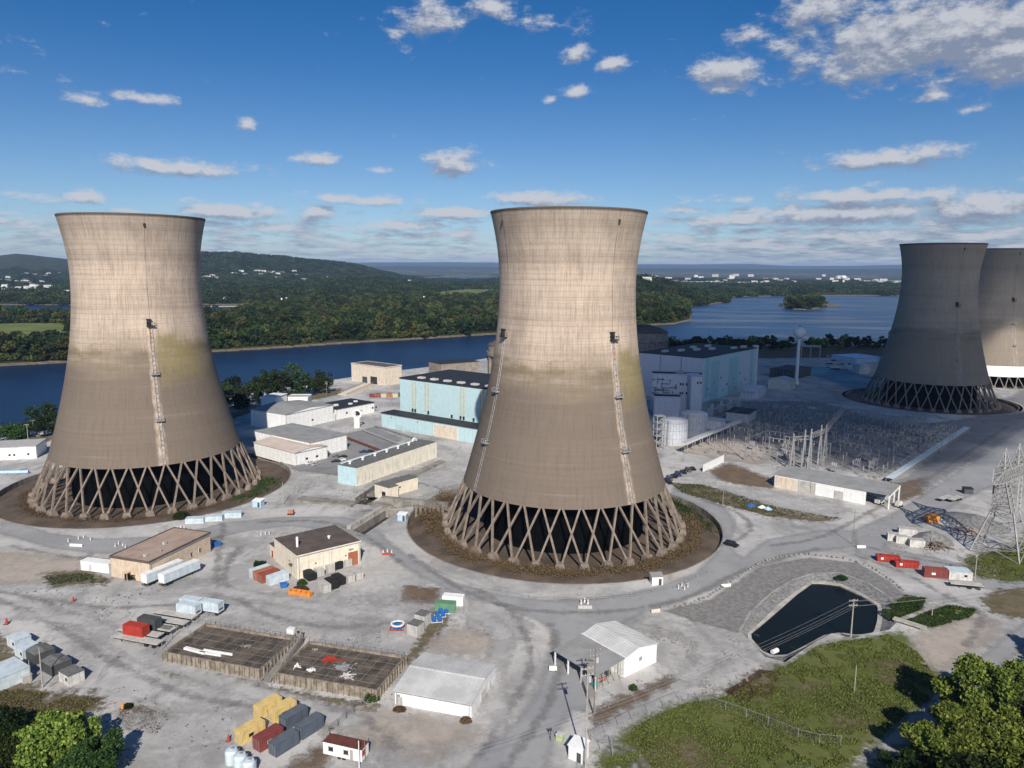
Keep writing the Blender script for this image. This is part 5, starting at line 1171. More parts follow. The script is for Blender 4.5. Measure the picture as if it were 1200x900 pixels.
q=MB(); q.box(off+77,off+83,8,11.0,b.H+.5,b.H+3.5); q.build('duct_box',M['white'],b.t)

def simple(name,label,A,B,C,top,wall,roof,rim=None,gable=None,W=None,win=None,**k):
    b=Bld(name,label,'building',A,B,C,top,W=W,**k); b.walls(wall)
    if gable: b.gable(roof,wall,rise=gable[1],axis=gable[0])
    else: b.flat(roof,rim)
    for f_,us,vs,w_,h_ in (win or []): windows(b,f_,us,vs,w_,h_)
    return b
# river intake buildings behind
b=simple('intake_house','pinkish concrete intake building on the river bank, left of the aqua hall',(452,452),(471,449),(406,447),431,M['beigepanel'],M['roofbrown'],M['offwhite']); b.put('s',10,0,8,6,M['glass'],'doorway'); b.put('s',22,0,6,5,M['charcoal'],'doorway')
b=simple('screen_house','stained concrete building with black roof on the bank behind the aqua hall',(517,444),(562,440),(497,441),427,M['ribconc'],M['roofblack'],W=22)
b=simple('low_shed','small white flat shed left of the stained concrete building',(493,445),(504,447),None,438,M['white'],M['white'],W=8)
t=thing('access_ramp','pale concrete ramp rising to the intake building','ramp',G(401,463),R(70)); q=MB(); q.add([(0,-4,0),(38,-4,0),(38,4,0),(0,4,0),(0,-4,.3),(38,-4,3.2),(38,4,3.2),(0,4,.3)],[(3,2,1,0),(4,5,6,7),(0,1,5,4),(1,2,6,5),(2,3,7,6),(3,0,4,7)]); q.build('ramp_deck',M['beigepanel'],t); q=MB(); q.bar((0,4,1.3),(38,4,4.2),.3); q.bar((0,-4,1.3),(38,-4,4.2),.3); q.build('kerb',M['conc'],t)
def containment(label,px,r,top,dome=6):
    p=G(*px); t=thing('reactor_building',label,'reactor building',p); H=HZ(p,top); q=MB(); q.lathe([(r,-.3),(r,H*.80),(r+1.6,H*.80),(r+1.6,H*.87),(r+.6,H*.87),(r+.6,H),(r-.5,H)],64); q.build('wall',M['ribconc'],t,smooth=False)
    q=MB(); q.lathe([(r+.9,H+.01),(r+.9,H+.5),(r*.7,H+dome*.6),(r*.3,H+dome*.95),(.01,H+dome)],48); q.build('dome_roof',M['roofbrown'],t,smooth=True)
    q=MB()
    for i in range(16): a=2*math.pi*i/16; q.bar((math.cos(a)*(r+.5),math.sin(a)*(r+.5),0),(math.cos(a)*(r+.5),math.sin(a)*(r+.5),H*.8),2.2,1.6,up=(math.cos(a),math.sin(a),0))
    q.build('buttress',M['ribconc'],t); return t
containment('round ribbed concrete reactor building just left of the central tower',(602,462),19,404)
t=containment('brown reactor building with low dome, right of the central tower',(752,437),21.5,389,7)
# white sheds at left
b=simple('white_store','white gabled store with grey roof, behind the car park',(335,506),(391,493),(309,496),486,M['white'],M['roofgrey'],gable=('y',1.6)); b.put('f',20,3,1.4,1,M['glass']); b.put('f',30,0,9,5,M['white'],'roller_door',frame=M['offwhite']); b.put('s',1.5,0,3,3.5,M['offwhite'],'door')
b=simple('black_roof_office','white office with black flat roof, left of the aqua hall',(394,492),(439,483),(381,484),480,M['white'],M['roofblack'],win=[('f',[8,30,33],[2.5],1.3,1.3)]); b.put('f',16,.2,5,3,M['glass'],'doorway')
b.on(6,8,3,2,1,M['white']); b.on(16,5,2,2,.8,M['white']); b.on(24,9,2,2,.8,M['white'])
simple('white_block','squat white block partly in the shadow of the left tower',(323,483),(337,478),(312,480),466,M['white'],M['white'],W=10)
b=simple('white_block','squat bright white block beside the black roofed office',(337,477.5),(361,477.5),None,466,M['white'],M['crategrey'],M['white'],W=11); b.put('f',9,3,1.5,1.2,M['glass'])
b=simple('long_white_hall','long white hall with grey low pitched roof facing the car park',(363,538),(407,527),None,519,M['white'],M['roofgrey'],W=44)
b=simple('white_workshop','low white workshop with pinkish sheet roof before the long white hall',(346,546),(384,537),None,531,M['white'],M['roofpink'],gable=('y',1.2),W=34,win=[('f',[6,12],[1.8],1.4,1.0)])
b=simple('left_white_building','white shed with pale roof and small windows at the left edge',(43,537),(55,528),None,523,M['white'],M['crategrey'],W=45,win=[('s',[3,9,11,20,32],[1.8],.9,1)])
t=thing('white_tank','white upright tank with hooped top beside the fenced yard','tank',G(418.5,501)); q=MB(); q.cyl((0,0,0),(0,0,6.5),1.9,n=16); q.build('body',M['white'],t); q=MB(); [q.cyl((2.6*math.cos(a),0,8.2+2.4*math.sin(a)),(2.6*math.cos(a+.4),0,8.2+2.4*math.sin(a+.4)),.7,n=8) for a in np.arange(0,6.2,.4)]; q.build('hoop',M['white'],t)
t=thing('waste_bins','row of rust and yellow skips left of the aqua hall','skips',G(433,466),R(10))
for i,m_ in enumerate(('maroon','rustred','palestrip','terracotta','palestrip','charcoal')): q=MB(); q.add([(i*4.2,0,0),(i*4.2+3.6,0,0),(i*4.2+3.6,3,0),(i*4.2,3,0),(i*4.2-.2,-.3,2.4+.4*(i%2)),(i*4.2+3.8,-.3,2.4+.4*(i%2)),(i*4.2+3.8,3.3,2.4+.4*(i%2)),(i*4.2-.2,3.3,2.4+.4*(i%2))],[(0,1,5,4),(1,2,6,5),(2,3,7,6),(3,0,4,7),(4,5,6,7)]); q.build('skip',M[m_],t)

# Unit one complex (shaded)
A=G(822,472); B_=G(884,454); 
b=Bld('lilac_turbine_hall','big turbine hall with lilac front and aqua side, black roof, right of the central tower','building',A,B_,None,top=420,W=52)
L,W,H=b.L,b.W,b.H
q=MB(); q.add([(0,0,-.3),(L,0,-.3),(L,W,-.3),(0,W,-.3),(0,0,H),(L,0,H),(L,W,H),(0,W,H)],[(0,1,5,4),(1,2,6,5),(2,3,7,6),(4,5,6,7)]); q.build('side_wall',M['aqua'],b.t)
q=MB(); q.box(-.15,-.0,0,W,-.3,H); q.build('end_wall',M['lav'],b.t); rf=b.flat(M['roofblack'],over=.4,th=.6,name='roof')
for u in (17,34): b.put('s',u,4,.35,H-4.5,M['charcoal'],'panel_joint',d=.2)
for i,(u,w_,m_) in enumerate(((4,6,'aquad'),(13,14,'aquad'),(36,2,'lav'),(44,17,'aquad'),(66,3,'ltblue'),(72,8,'lav'),(84,5,'aquad'),(93,4,'lav'))):
    if u+w_<L: b.put('f',u,.5 if i%2 else 3,w_,H-4,M[m_],'cladding_panel')
for i,u in enumerate(range(8,int(L)-6,11)): b.put('f',u,8+3*(i%3),1.6,1.6,M['charcoal'],'wall_vent'); b.put('f',u+4,4+2*(i%2),.9,1.4,M['charcoal'],'wall_vent')
for x,y in ((10,36),(24,30),(38,24),(52,18),(52,34),(70,8),(84,6),(70,30)): q=MB(); q.box(x,x+6,y*b.sg,(y+3)*b.sg,H+.61,H+2.2); q.build('skylight',M['offwhite'],rf)
t=thing('vent_stack','tall white vent stack at the far corner of the lilac hall','stack',G(883,453.5)); H2=HZ(G(883,453.5),404.5); q=MB(); q.cyl((0,0,0),(0,0,H2),2.2,n=20); q.build('shaft',M['lav'],t); q=MB(); [q.cyl((0,0,z),(0,0,z+.6),2.5,n=20) for z in (H2*.33,H2*.66,H2-.7)]; q.build('band',M['offwhite'],t)
b=simple('white_office_block','white windowed office block with pipes on its front, before the lilac hall',(821.5,485),(763,483),None,440,M['lav'],M['roofblack'],M['lav'],W=-12)
b.t['label']='white office block with rows of small windows before the lilac hall'
windows(b,'f',[3.5,5,8,9.5,12,13.5],[b.H-7,b.H-13],1.0,1.6)
q=MB(); rr2=random.Random(3)
for i in range(26): x0=rr2.uniform(b.L*.45,b.L-1); z0=rr2.uniform(b.H*.35,b.H-3); 
for i in range(26):
    x0=rr2.uniform(b.L*.5,b.L-1.5); z0=rr2.uniform(b.H*.5,b.H-2.5); d=rr2.choice([(rr2.uniform(2,6),0),(0,rr2.uniform(1.5,4))]); q.bar((x0,-.5*b.sg,z0),(min(b.L,x0+d[0]),-.5*b.sg,z0-d[1]),.28)
q.build('pipework',M['charcoal'],b.t); b.on(b.L*.35,4,6,3,1.4,M['steel'])
b=simple('white_cube_block','plain white block in front of the windowed office block',(797,490),(766,489),None,466,M['lav'],M['roofblack'],M['lav'],W=-10)
b=simple('white_side_block','tall white slab block beside the windowed offices',(822,487),(808,487),None,441,M['lav'],M['lav'],W=-14); b.put('f',1,b.H-5,1,1.4,M['glass']); b.put('f',3,b.H-5,1,1.4,M['glass'])
def tank(label,px,rpx,top,m=None):
    p=G(*px); d=p.y*cp_+CH*sp_; r_=rpx*d/FPX; t=thing('storage_tank',label,'tank',Vector((p.x,p.y+r_,0)),0,'large grey storage tanks'); H=HZ(p,top)
    q=MB(); q.lathe([(r_,-.1),(r_,H),(r_-.1,H)],48); q.build('wall',m or M['ltgrey'],t,smooth=True); q=MB(); q.lathe([(r_+.15,H+.01),(r_+.15,H+.25),(r_*.5,H+r_*.16),(.01,H+r_*.22)],48); q.build('roof',M['ltgrey'],t,smooth=True)
    q=MB(); [q.bar((r_*math.cos(a)*1.01,r_*math.sin(a)*1.01,0),(r_*math.cos(a)*1.01,r_*math.sin(a)*1.01,H),.3,.2,up=(math.cos(a),math.sin(a),0)) for a in np.linspace(0,2*math.pi,29)[:-1]]; [q.lathe([(r_+.02,z),(r_+.2,z),(r_+.2,z+.2),(r_+.02,z+.2)],48) for z in (H*.3,H*.62,H*.93)]; q.build('stiffener',M['ltgrey'],t)
    q=MB(); a=-2.2; [q.bar(((r_+.6)*math.cos(a+e),(r_+.6)*math.sin(a+e),0),((r_+.6)*math.cos(a+e),(r_+.6)*math.sin(a+e),H+1),.14) for e in (0,.07)]; q.build('ladder',M['steel'],t)
M['ltgrey']=metalmat('tank_grey',(.46,.48,.52),.9,.6,streak=.35)
tank('grey storage tank nearest the central tower',(792,523),16,495); tank('grey storage tank behind and right of the nearer one',(815.5,512),16,487)
# stair tower beside tank
t=thing('stair_tower','pale open steel stair tower between the central tower and the tanks','stair tower',G(769,527),.3); q=MB(); Hh=HZ(G(769,527),488)
for x in (0,4.5):
    for y in (0,4): q.bar((x,y,0),(x,y,Hh),.35)
q.build('leg',M['lattice'],t); q=MB()
for i in range(5): z=Hh*(i+1)/5; q.box(-.3,4.8,-.3,4.3,z-.15,z+.05); q.bar((0,-.1,z-Hh/5),(4.5,-.1,z),.2); q.bar((4.5,4.1,z-Hh/5),(0,4.1,z),.2)
q.build('landing',M['lattice'],t)
# long white pipe bridge
A=G(801,533); B_=G(866,505); L0,rz0=frame(A,B_); t=thing('pipe_bridge','long white covered conveyor bridge on posts by the tanks','bridge',A,rz0); q=MB(); q.box(0,L0,-.9,.9,5.2,6.6); q.build('gallery',M['offwhite'],t); q=MB(); q.box(-.2,L0+.2,-1.1,1.1,6.61,6.85); [q.box(L0*i/14-.08,L0*i/14+.08,-.98,-.91,5.2,6.6) for i in range(15)]; q.build('roof',M['ltgrey'],t)
for i in range(8): q=MB(); q.bar((L0*(i+.3)/8,-.6,0),(L0*(i+.3)/8,-.6,5.2),.3); q.bar((L0*(i+.3)/8,.6,0),(L0*(i+.3)/8,.6,5.2),.3); q.build('support',M['lattice'],t)
b=simple('relay_house','cream flat roofed relay house at the edge of the switchyard',(877,496),(886,490),(851,493),485.5,M['offwhite'],M['roofblack'],W=14)
b=simple('small_white_house','small white annex beside the second storage tank',(845,504),(850,501),None,494,M['lav'],M['ltgrey'],W=14)
b=simple('gabled_white_shed','white gabled shed at the foot of the water tower',(925,457.5),(932,455),(905,453),447,M['offwhite'],M['ltgrey'],gable=('x',2))
simple('pump_block','small white block at the foot of the vent stack',(889,467),(897,463),None,456,M['lav'],M['lav'],W=10); simple('pump_block','second white block right of the vent stack foot',(880,468),(886,466),None,461,M['lav'],M['ltgrey'],W=8)
simple('dark_store','dark flat store between the white shed and the parking area',(930,445),(950,440),None,435,M['charcoal'],M['roofblack'],W=22)
# generator yard in front of aqua side: transformers
def transformer(label,px,s=1.0,rz=.9):
    t=thing('transformer',label,'transformer',G(*px),rz,'power transformers'); q=MB(); q.box(-2*s,2*s,-1.3*s,1.3*s,0,3*s); q.build('tank',M['ltgrey'],t); q=MB(); [q.box(-1.8*s+i*.5*s,-1.6*s+i*.5*s,-2*s,-1.31*s,.4,2.6*s) for i in range(8)]; q.build('radiator',M['steel'],t)
    for x in (-1.2,0,1.2): q=MB(); q.cyl((x*s,0,3*s),(x*s,0,5*s),.18*s,.1*s,8); [q.cyl((x*s,0,3.3*s+j*.35*s),(x*s,0,3.42*s+j*.35*s),.32*s,n=8) for j in range(4)]; q.build('bushing',M['offwhite'],t)
for i,(px,lb) in enumerate((((834,486),'transformer nearest the tall white slab block'),((845,482),'second transformer along the aqua wall'),((856,479),'third transformer along the aqua wall'),((866,476),'transformer nearest the foot of the vent stack'))): transformer(lb,px,1.5)
# water tower
p=G(933,450); t=thing('water_tower','white ball shaped water tower on a slim column','water tower',p); zc=HZ(p,390); q=MB(); q.lathe([(2.6,0),(1.7,2.2),(1.35,5),(1.25,zc-7),(1.8,zc-4.9)],20); q.build('column',M['white'],t,smooth=True); q=MB(); q.lathe([(5.0*math.cos(a)+.001,zc+5.0*math.sin(a)) for a in np.linspace(-1.4,1.57,14)],28); q.build('ball',M['white'],t,smooth=True); q=MB(); q.lathe([(.5,zc+4.9),(.5,zc+5.9),(.01,zc+6)],8); q.build('beacon',M['dark'],t)
# gantry frame behind water tower
A=G(938,420); B_=G(961,421); L0,rz0=frame(A,B_); t=thing('portal_gantry','pale portal gantry behind the water tower','gantry',A,rz0); Hh=HZ(A,404); q=MB(); q.box(0,L0,-.8,.8,Hh-2,Hh); q.build('beam',M['lattice'],t)
for x in (.5,L0*.5,L0-.5): q=MB(); q.bar((x,0,0),(x,0,Hh-2),.9); q.build('post',M['lattice'],t)
# storage tank and canopy far right
p=G(1009,437); t=thing('far_tank','pale round tank left of the shaded tower','tank',p); q=MB(); q.lathe([(8,0),(8,8),(7,8.4),(.01,9.5)],32); q.build('wall',M['offwhite'],t); q=MB(); q.lathe([(8.1,7.4),(8.3,7.4),(8.3,8.1),(8.1,8.1)],32); q.build('rim',M['ltgrey'],t)
b=simple('distant_hall','pale blue flat hall by the parking area near the shaded tower',(1003,425.5),(1035,424),None,420,M['lightblue'],M['lightblue'],W=34)

# ------------------------------------------------------------------ switchyard
def aframe(px, top, label, rz=.87):
    p=G(*px); H=HZ(p,top); t=thing('line_gantry',label,'gantry',p,rz,'tall gantry frames of the switchyard')
    for x in (-2.6,2.6):
        q=MB(); 
        for s_ in (-.5,.5): q.bar((x+s_,0,0),(0+s_*.25,0,H),.34)
        for i in range(12):
            f0,f1=i/12,(i+1)/12; q.bar((x*(1-f0)+(-.5 if i%2 else .5)*(1-f0*.75),0,H*f0),(x*(1-f1)+(.5 if i%2 else -.5)*(1-f1*.75),0,H*f1),.16)
        q.build('leg',M['lattice'],t)
    q=MB(); q.bar((-1.9,0,H*.28),(1.9,0,H*.28),.3); q.build('tie',M['lattice'],t); return p,H
gan=[((928,549),508),((941,551),503.5),((948,552),502.5),((960,543),498),((966,540),497)]
pg=[aframe(px,tp,lb) for (px,tp),lb in zip(gan,('leftmost tall white gantry frame behind the storage shed','second tall gantry frame from the left, behind the shed','third gantry frame, close to the second','fourth gantry frame, set back from the third','rightmost tall gantry frame of the switchyard row'))]
def beam(a,b_,w_,label,name='gantry_beam',cat='beam'):
    L0=(b_-a).length; rz=math.atan2((b_-a).y,(b_-a).x); t=thing(name,label,cat,a,rz); q=MB(); dz=b_.z-a.z
    for y in (-w_/2,w_/2):
        for z in (-w_/2,w_/2): q.bar((0,y,z),(L0,y,z+dz),.16)
    q.build('chord',M['lattice'],t); q=MB(); n=int(L0/w_)
    for i in range(n): u0,u1=L0*i/n,L0*(i+1)/n; s_=1 if i%2 else -1; [q.bar((u0,y,s_*w_/2+dz*u0/L0),(u1,y,-s_*w_/2+dz*u1/L0),.10) for y in (-w_/2,w_/2)]
    q.build('lacing',M['lattice'],t); return t
Z=lambda pr,k: Vector((pr[0].x,pr[0].y,pr[1]*k))
beam(Z(pg[0],.86),Z(pg[2],.80),1.6,'lattice beam between the left and middle gantry frames'); beam(Z(pg[2],.84),Z(pg[4],.84),1.6,'lattice beam between the middle and right gantry frames'); 
pz=G(984,528,HZ(G(984,560),520)); beam(Z(pg[4],.88),Vector((pg[4][0].x+34,pg[4][0].y+58,pg[4][1]*.85)),1.6,'lattice beam running back from the rightmost gantry frame')
# equipment: breakers, busbar posts, lattice stands -- copies of a few kinds
M['yard']=pmat('yard_steel',(.28,.28,.29),(.18,.18,.19),sc=1); M['porc']=pmat('porcelain',(.45,.43,.42),(.33,.31,.30),sc=1)
def post_kind():
    t=thing('insulator_post','slim insulator post of the switchyard','insulator post'); q=MB(); q.bar((0,0,0),(0,0,3.2),.28); q.box(-.4,.4,-.4,.4,0,.25); q.build('stand',M['yard'],t); q=MB(); q.cyl((0,0,3.2),(0,0,5.2),.15,n=6); [q.cyl((0,0,3.3+i*.38),(0,0,3.42+i*.38),.3,n=8) for i in range(5)]; q.build('insulator',M['porc'],t); return t
def breaker_kind():
    t=thing('circuit_breaker','squat circuit breaker with three angled bushings','circuit breaker'); q=MB(); q.box(-1.2,1.2,-.6,.6,.9,2.1); [q.bar((x,y,0),(x,y,.9),.16) for x in (-1,1) for y in (-.5,.5)]; q.build('cabinet',M['yard'],t)
    for x in (-.9,0,.9):
        q=MB(); q.bar((x,0,2.1),(x,-1.3,4.4),.3); q.bar((x,0,2.1),(x,1.3,4.4),.3); q.build('bushing',M['porc'],t)
    return t
def frame_kind():
    t=thing('busbar_stand','steel bus frame with crossbeam on two posts','bus frame'); 
    for x in (-5,5): q=MB(); q.bar((x,-.3,0),(x,-.3,8.5),.22); q.bar((x,.3,0),(x,.3,8.5),.22); [q.bar((x,-.3 if i%2 else .3,i*1.05),(x,.3 if i%2 else -.3,(i+1)*1.05),.12) for i in range(8)]; q.build('post',M['yard'],t)
    q=MB(); q.bar((-5.4,0,8.3),(5.4,0,8.3),.5,.35); q.build('crossbeam',M['yard'],t); q=MB(); [q.cyl((x,0,7.9),(x,0,6.5),.2,n=6) for x in (-3,0,3)]; q.build('insulator',M['porc'],t); return t
def cab_kind():
    t=thing('control_cabinet','small grey control cabinet of the switchyard','cabinet'); q=MB(); q.box(-.9,.9,-.5,.5,.15,2.1); q.build('body',M['yard'],t); q=MB(); q.box(-1,1,-.6,.6,2.1,2.2); q.build('lid',M['yard'],t); return t
ex=Vector((math.cos(.87),math.sin(.87),0)); ey=Vector((-ex.y,ex.x,0)); O=G(905,545)
grid=[]
for i in range(-1,25):
    for j in range(-14,12):
        p=O+ex*(i*7.6)-ey*(j*6.6)+Vector((random.uniform(-1,1),random.uniform(-1,1),0)); x,y=PY(p)
        grid.append((p,x,y))
ysel=[g for g in grid if inpoly([g[1]],[g[2]],[(815,533),(880,545),(905,548),(1040,562),(1125,508),(1000,486),(900,478),(870,500),(830,515)])[0]]
random.shuffle(ysel); kinds={'p':post_kind,'b':breaker_kind,'f':frame_kind,'c':cab_kind}; first={}
LB={'p':('slim insulator post standing in the switchyard','insulator posts of the switchyard'),'b':('squat circuit breaker standing in the switchyard','circuit breakers of the switchyard'),'f':('steel bus frame standing over the switchyard gear','bus frames of the switchyard'),'c':('small grey control cabinet standing in the switchyard','control cabinets of the switchyard')}
cnt=0
for n_,(p,x,y) in enumerate(ysel[:270]):
    if min((p-g[0]).length for g in pg) < 5: continue
    k=('p','f','p','b','p','f','p','c','p','b')[n_%10]
    if k=='f' and y>541: k='p'
    if k not in first: t=kinds[k](); first[k]=t; t.location=p; t.rotation_euler=(0,0,.87 if k!='f' else .87+math.pi/2*(n_%2)); t['label']=LB[k][0]; t['group']=LB[k][1]
    else: dup(first[k],p,.87+(math.pi/2*(n_%2)),LB[k][0],LB[k][1])
t=thing('bus_wires','bundle of thin bus conductors strung over the switchyard','wires',(0,0,0)); q=MB()
for j in range(-8,7,2):
    for d in (-3,0,3): a=O-ey*(j*9.0+d)+Vector((0,0,8)); 
    a=O+ex*10-ey*(j*9.0); c_=a+ex*140; q.bar(a+Vector((0,0,8.6)),c_+Vector((0,0,8.6)),.09)
q.build('conductor',M['steel'],t)
# round pads in switchyard
for i,(px,lb) in enumerate((((951,478),'larger pale round slab lying in the dark yard'),((949,490),'small pale round slab in the dark yard'))):
    t=thing('round_slab',lb,'slab',G(*px)); q=MB(); q.lathe([(.01,.5),(3.2-1.6*i,.5),(3.4-1.6*i,.0)],20); q.build('disc',M['conc_pale'],t)

# long storage shed
b=Bld('storage_shed','long white and tan storage shed with grey roof open at its right end','shed',(1014,591.5),(907,570.5),None,576,W=-15.5)
L,W,H=b.L,b.W,b.H; k=b.sg
q=MB(); q.add([(8 if False else 0,0,-.2),(L,0,-.2),(L,W,-.2),(0,W,-.2),(0,0,H),(L,0,H),(L,W,H),(0,W,H)],[(0,1,5,4),(1,2,6,5),(2,3,7,6)]); q.build('wall',M['white'],b.t)
q=MB(); q.add([(-9,-.3*k,H+.05),(L+.4,-.3*k,H+.05),(L+.4,W+.3*k,H+.9),(-9,W+.3*k,H+.9),(-9,-.3*k,H+.3),(L+.4,-.3*k,H+.3),(L+.4,W+.3*k,H+1.1),(-9,W+.3*k,H+1.1)],[(3,2,1,0),(4,5,6,7),(0,1,5,4),(1,2,6,5),(2,3,7,6),(3,0,4,7)]); q.build('roof',M['roofgrey'],b.t)
b.put('f',L*.74,0,L*.255,H-.5,M['beigepanel'],'tan_panel'); b.put('f',L*.53,0,L*.2,H-.5,M['crategrey'],'grey_panel'); b.put('f',9,0,3.2,3.4,M['crategrey'],'door',frame=M['steel']); b.put('f',22 if L>24 else 15,0,.2,H-.3,M['dark'],'downpipe')
for x,y in ((-8.7,0),(-8.7,W),(-8.7,W*.5)): q=MB(); q.bar((x,y,0),(x,y,H+ (.1 if y==0 else .7)),.45); q.build('post',M['white'],b.t)
q=MB(); q.bar((-8.8,0,H-.1),(-8.8,W,H+.7),.5,.7); q.build('fascia',M['white'],b.t)
shedb=b
for i,(x,y,s_,lb) in enumerate(((-4,5,1.0,'pale machine parked under the open end of the storage shed'),(-11,6,.8,'small pale pump set outside the open shed end'))):
    t=thing('machine',lb,'machine',at(b,x,-y),.6); q=MB(); q.box(-2*s_,2*s_,-1*s_,1*s_,.6,2.4*s_); q.box(-.6,1.2,-.8,.8,2.4*s_,3.1*s_); q.build('body',M['offwhite'],t); q=MB(); [q.cyl((xx,yy-.15,.5),(xx,yy+.15,.5),.5) for xx in (-1.3*s_,1.3*s_) for yy in (-1*s_,1*s_)]; q.build('wheel',M['rubber'],t)
# long diagonal duct
A=G(1042,566); B_=G(1133,505); L0,rz0=frame(A,B_); t=thing('covered_walkway','long straight pale covered walkway running from the shed','walkway',A,rz0); q=MB(); q.box(0,L0,-1.6,1.6,2.2,2.5); q.build('roof',M['ltblue'],t); q=MB(); [q.box(L0*i/40-.1,L0*i/40+.1,y-.1,y+.1,0,2.2) for i in range(41) for y in (-1.4,1.4)]; q.box(0,L0,-1.45,-1.35,.8,1.2); q.build('post',M['lattice'],t)
# white screen wall
A=G(824,553); B_=G(848,541); L0,rz0=frame(A,B_); t=thing('screen_wall','bright white screen wall standing alone by the dirt patch','screen',A,rz0); H_=HZ(A,544.5); q=MB(); q.box(0,L0,-.12,.12,0,H_); q.build('panel',M['white'],t); q=MB(); [q.box(L0*i/6-.1,L0*i/6+.1,.13,.35,0,H_) for i in range(7)]; q.build('post',M['steel'],t)

# ------------------------------------------------------------------ right side yard
cl2=R(-14)
for lb,px,m_,y,L_ in (('left of the two bright red roll off tanks',(1028,658),'red',-.22,6.5),('right of the two bright red roll off tanks',(1050,665),'red',-.20,6.5)):
    p=G(*px); t=thing('roll_off_tank',lb,'tank',p,y,'bright red roll off tanks'); q=MB(); q.add([(0,0,.2),(L_,0,.2),(L_,2.3,.2),(0,2.3,.2),(-.2,-.1,2.0),(L_+.5,-.1,2.0),(L_+.5,2.4,2.0),(-.2,2.4,2.0)],[(3,2,1,0),(4,5,6,7),(0,1,5,4),(1,2,6,5),(2,3,7,6),(3,0,4,7)]); q.build('body',M[m_],t); q=MB(); [q.box(L_*i/6-.06,L_*i/6+.06,-.2,-.11,.3,1.95) for i in range(7)]; q.build('rib',M[m_],t); q=MB(); q.box(1,1.8,-.24,-.21,.9,1.6); q.build('placard',M['white'],t); q=MB(); q.box(1.2,2.4,.6,1.6,2.01,2.3); q.build('hatch',M['maroon'],t)
p=G(1083,676.5); container('dark maroon container left of the pale shed',p,-.17,M['maroon'],M['rustred'],L=7,H=2.8,group='yard containers at the right',logo=M['white'])
shedbox('pale blue white shed beside the maroon container',(1112,679),6.6,4.6,2.4,M['offwhite'],M['ltblue'],yaw=-.17)
t=flatbed('black lowbed trailer with white deck in the right yard',(1114,689),-.22,9,group='lowbed trailers')
for lb,px,y,L_ in (('white container at the near left of the yard cluster',(1040,633.5),R(-18),3.6),('lilac container beside the near white one',(1050,636.5),R(-18),3.6),('grey white container at the near right of the cluster',(1066,641),R(-14),4.8),('white container at the back under the timber frames',(1053,627),R(-18),6.0)):
    p=G(*px); container(lb,p,y,M['offwhite'] if 'white' in lb else M['lav'],M['crategrey'],L=L_,W=2.8,H=2.5,group='pale containers in the right yard')
t=dumpster('bright orange skip by the lattice tower shadow',(1087,613),M['orange'],2.0,-.05,name='skip')
for lb,px in (('dark lowbed platform lying near the orange skip',(1105,589)),('second dark lowbed platform right of the first',(1117,590))):
    flatbed(lb,px,R(35),8.5,group='dark platforms on the road side')
hut('black cabin at the end of the lowbed platforms',(1130,579),3.6,2.4,2.2,M['charcoal'],M['roofblack'],-.1)
def mound(label,px,r,h,m,name='gravel_mound',ax=1.0,rz=0,cat='mound'):
    t=tag(MB().build(name,m),label,cat) if False else None
    q=MB(); n=40; K=9; vs=[(0,0,h)]; 
    for k in range(1,K+1):
        for i in range(n):
            a=2*math.pi*i/n; rr_2=r*k/K*(1+.16*noise.noise(Vector((math.cos(a)*1.3+px[0],math.sin(a)*1.3,k*.1)))); z=h*(1-(k/K))**.9*(1+.25*noise.noise(Vector((math.cos(a)*2*k/K,math.sin(a)*2*k/K,px[0]))))-.05*(k==K); vs.append((rr_2*math.cos(a)*ax,rr_2*math.sin(a),z))
    fs=[(0,1+i,1+(i+1)%n) for i in range(n)]+[(1+(k-1)*n+i,1+k*n+i,1+k*n+(i+1)%n,1+(k-1)*n+(i+1)%n) for k in range(1,K) for i in range(n)]
    q.add(vs,fs); o=q.build(name,m,smooth=True); o.location=G(*px); o.rotation_euler=(0,0,rz); return tag(o,label,cat)
mound('grey gravel mound behind the pale containers',(1093,633),7,3.6,M['riprap']); mound('long grey stone mound beside the lattice tower',(1142,612),13,3.0,M['riprap'],ax=.7,rz=.3); mound('low tan soil mound near the orange skip',(1135,622),5,1.5,M['dirtm'] if 'dirtm' in M else M['rooftan'])
heap(None,G(1098,642).x,G(1098,642).y,60,6,4,5.0,M['wood'],'tangled heap of bare timber and branches by the lattice tower',name='timber_heap',zmax=2.5)

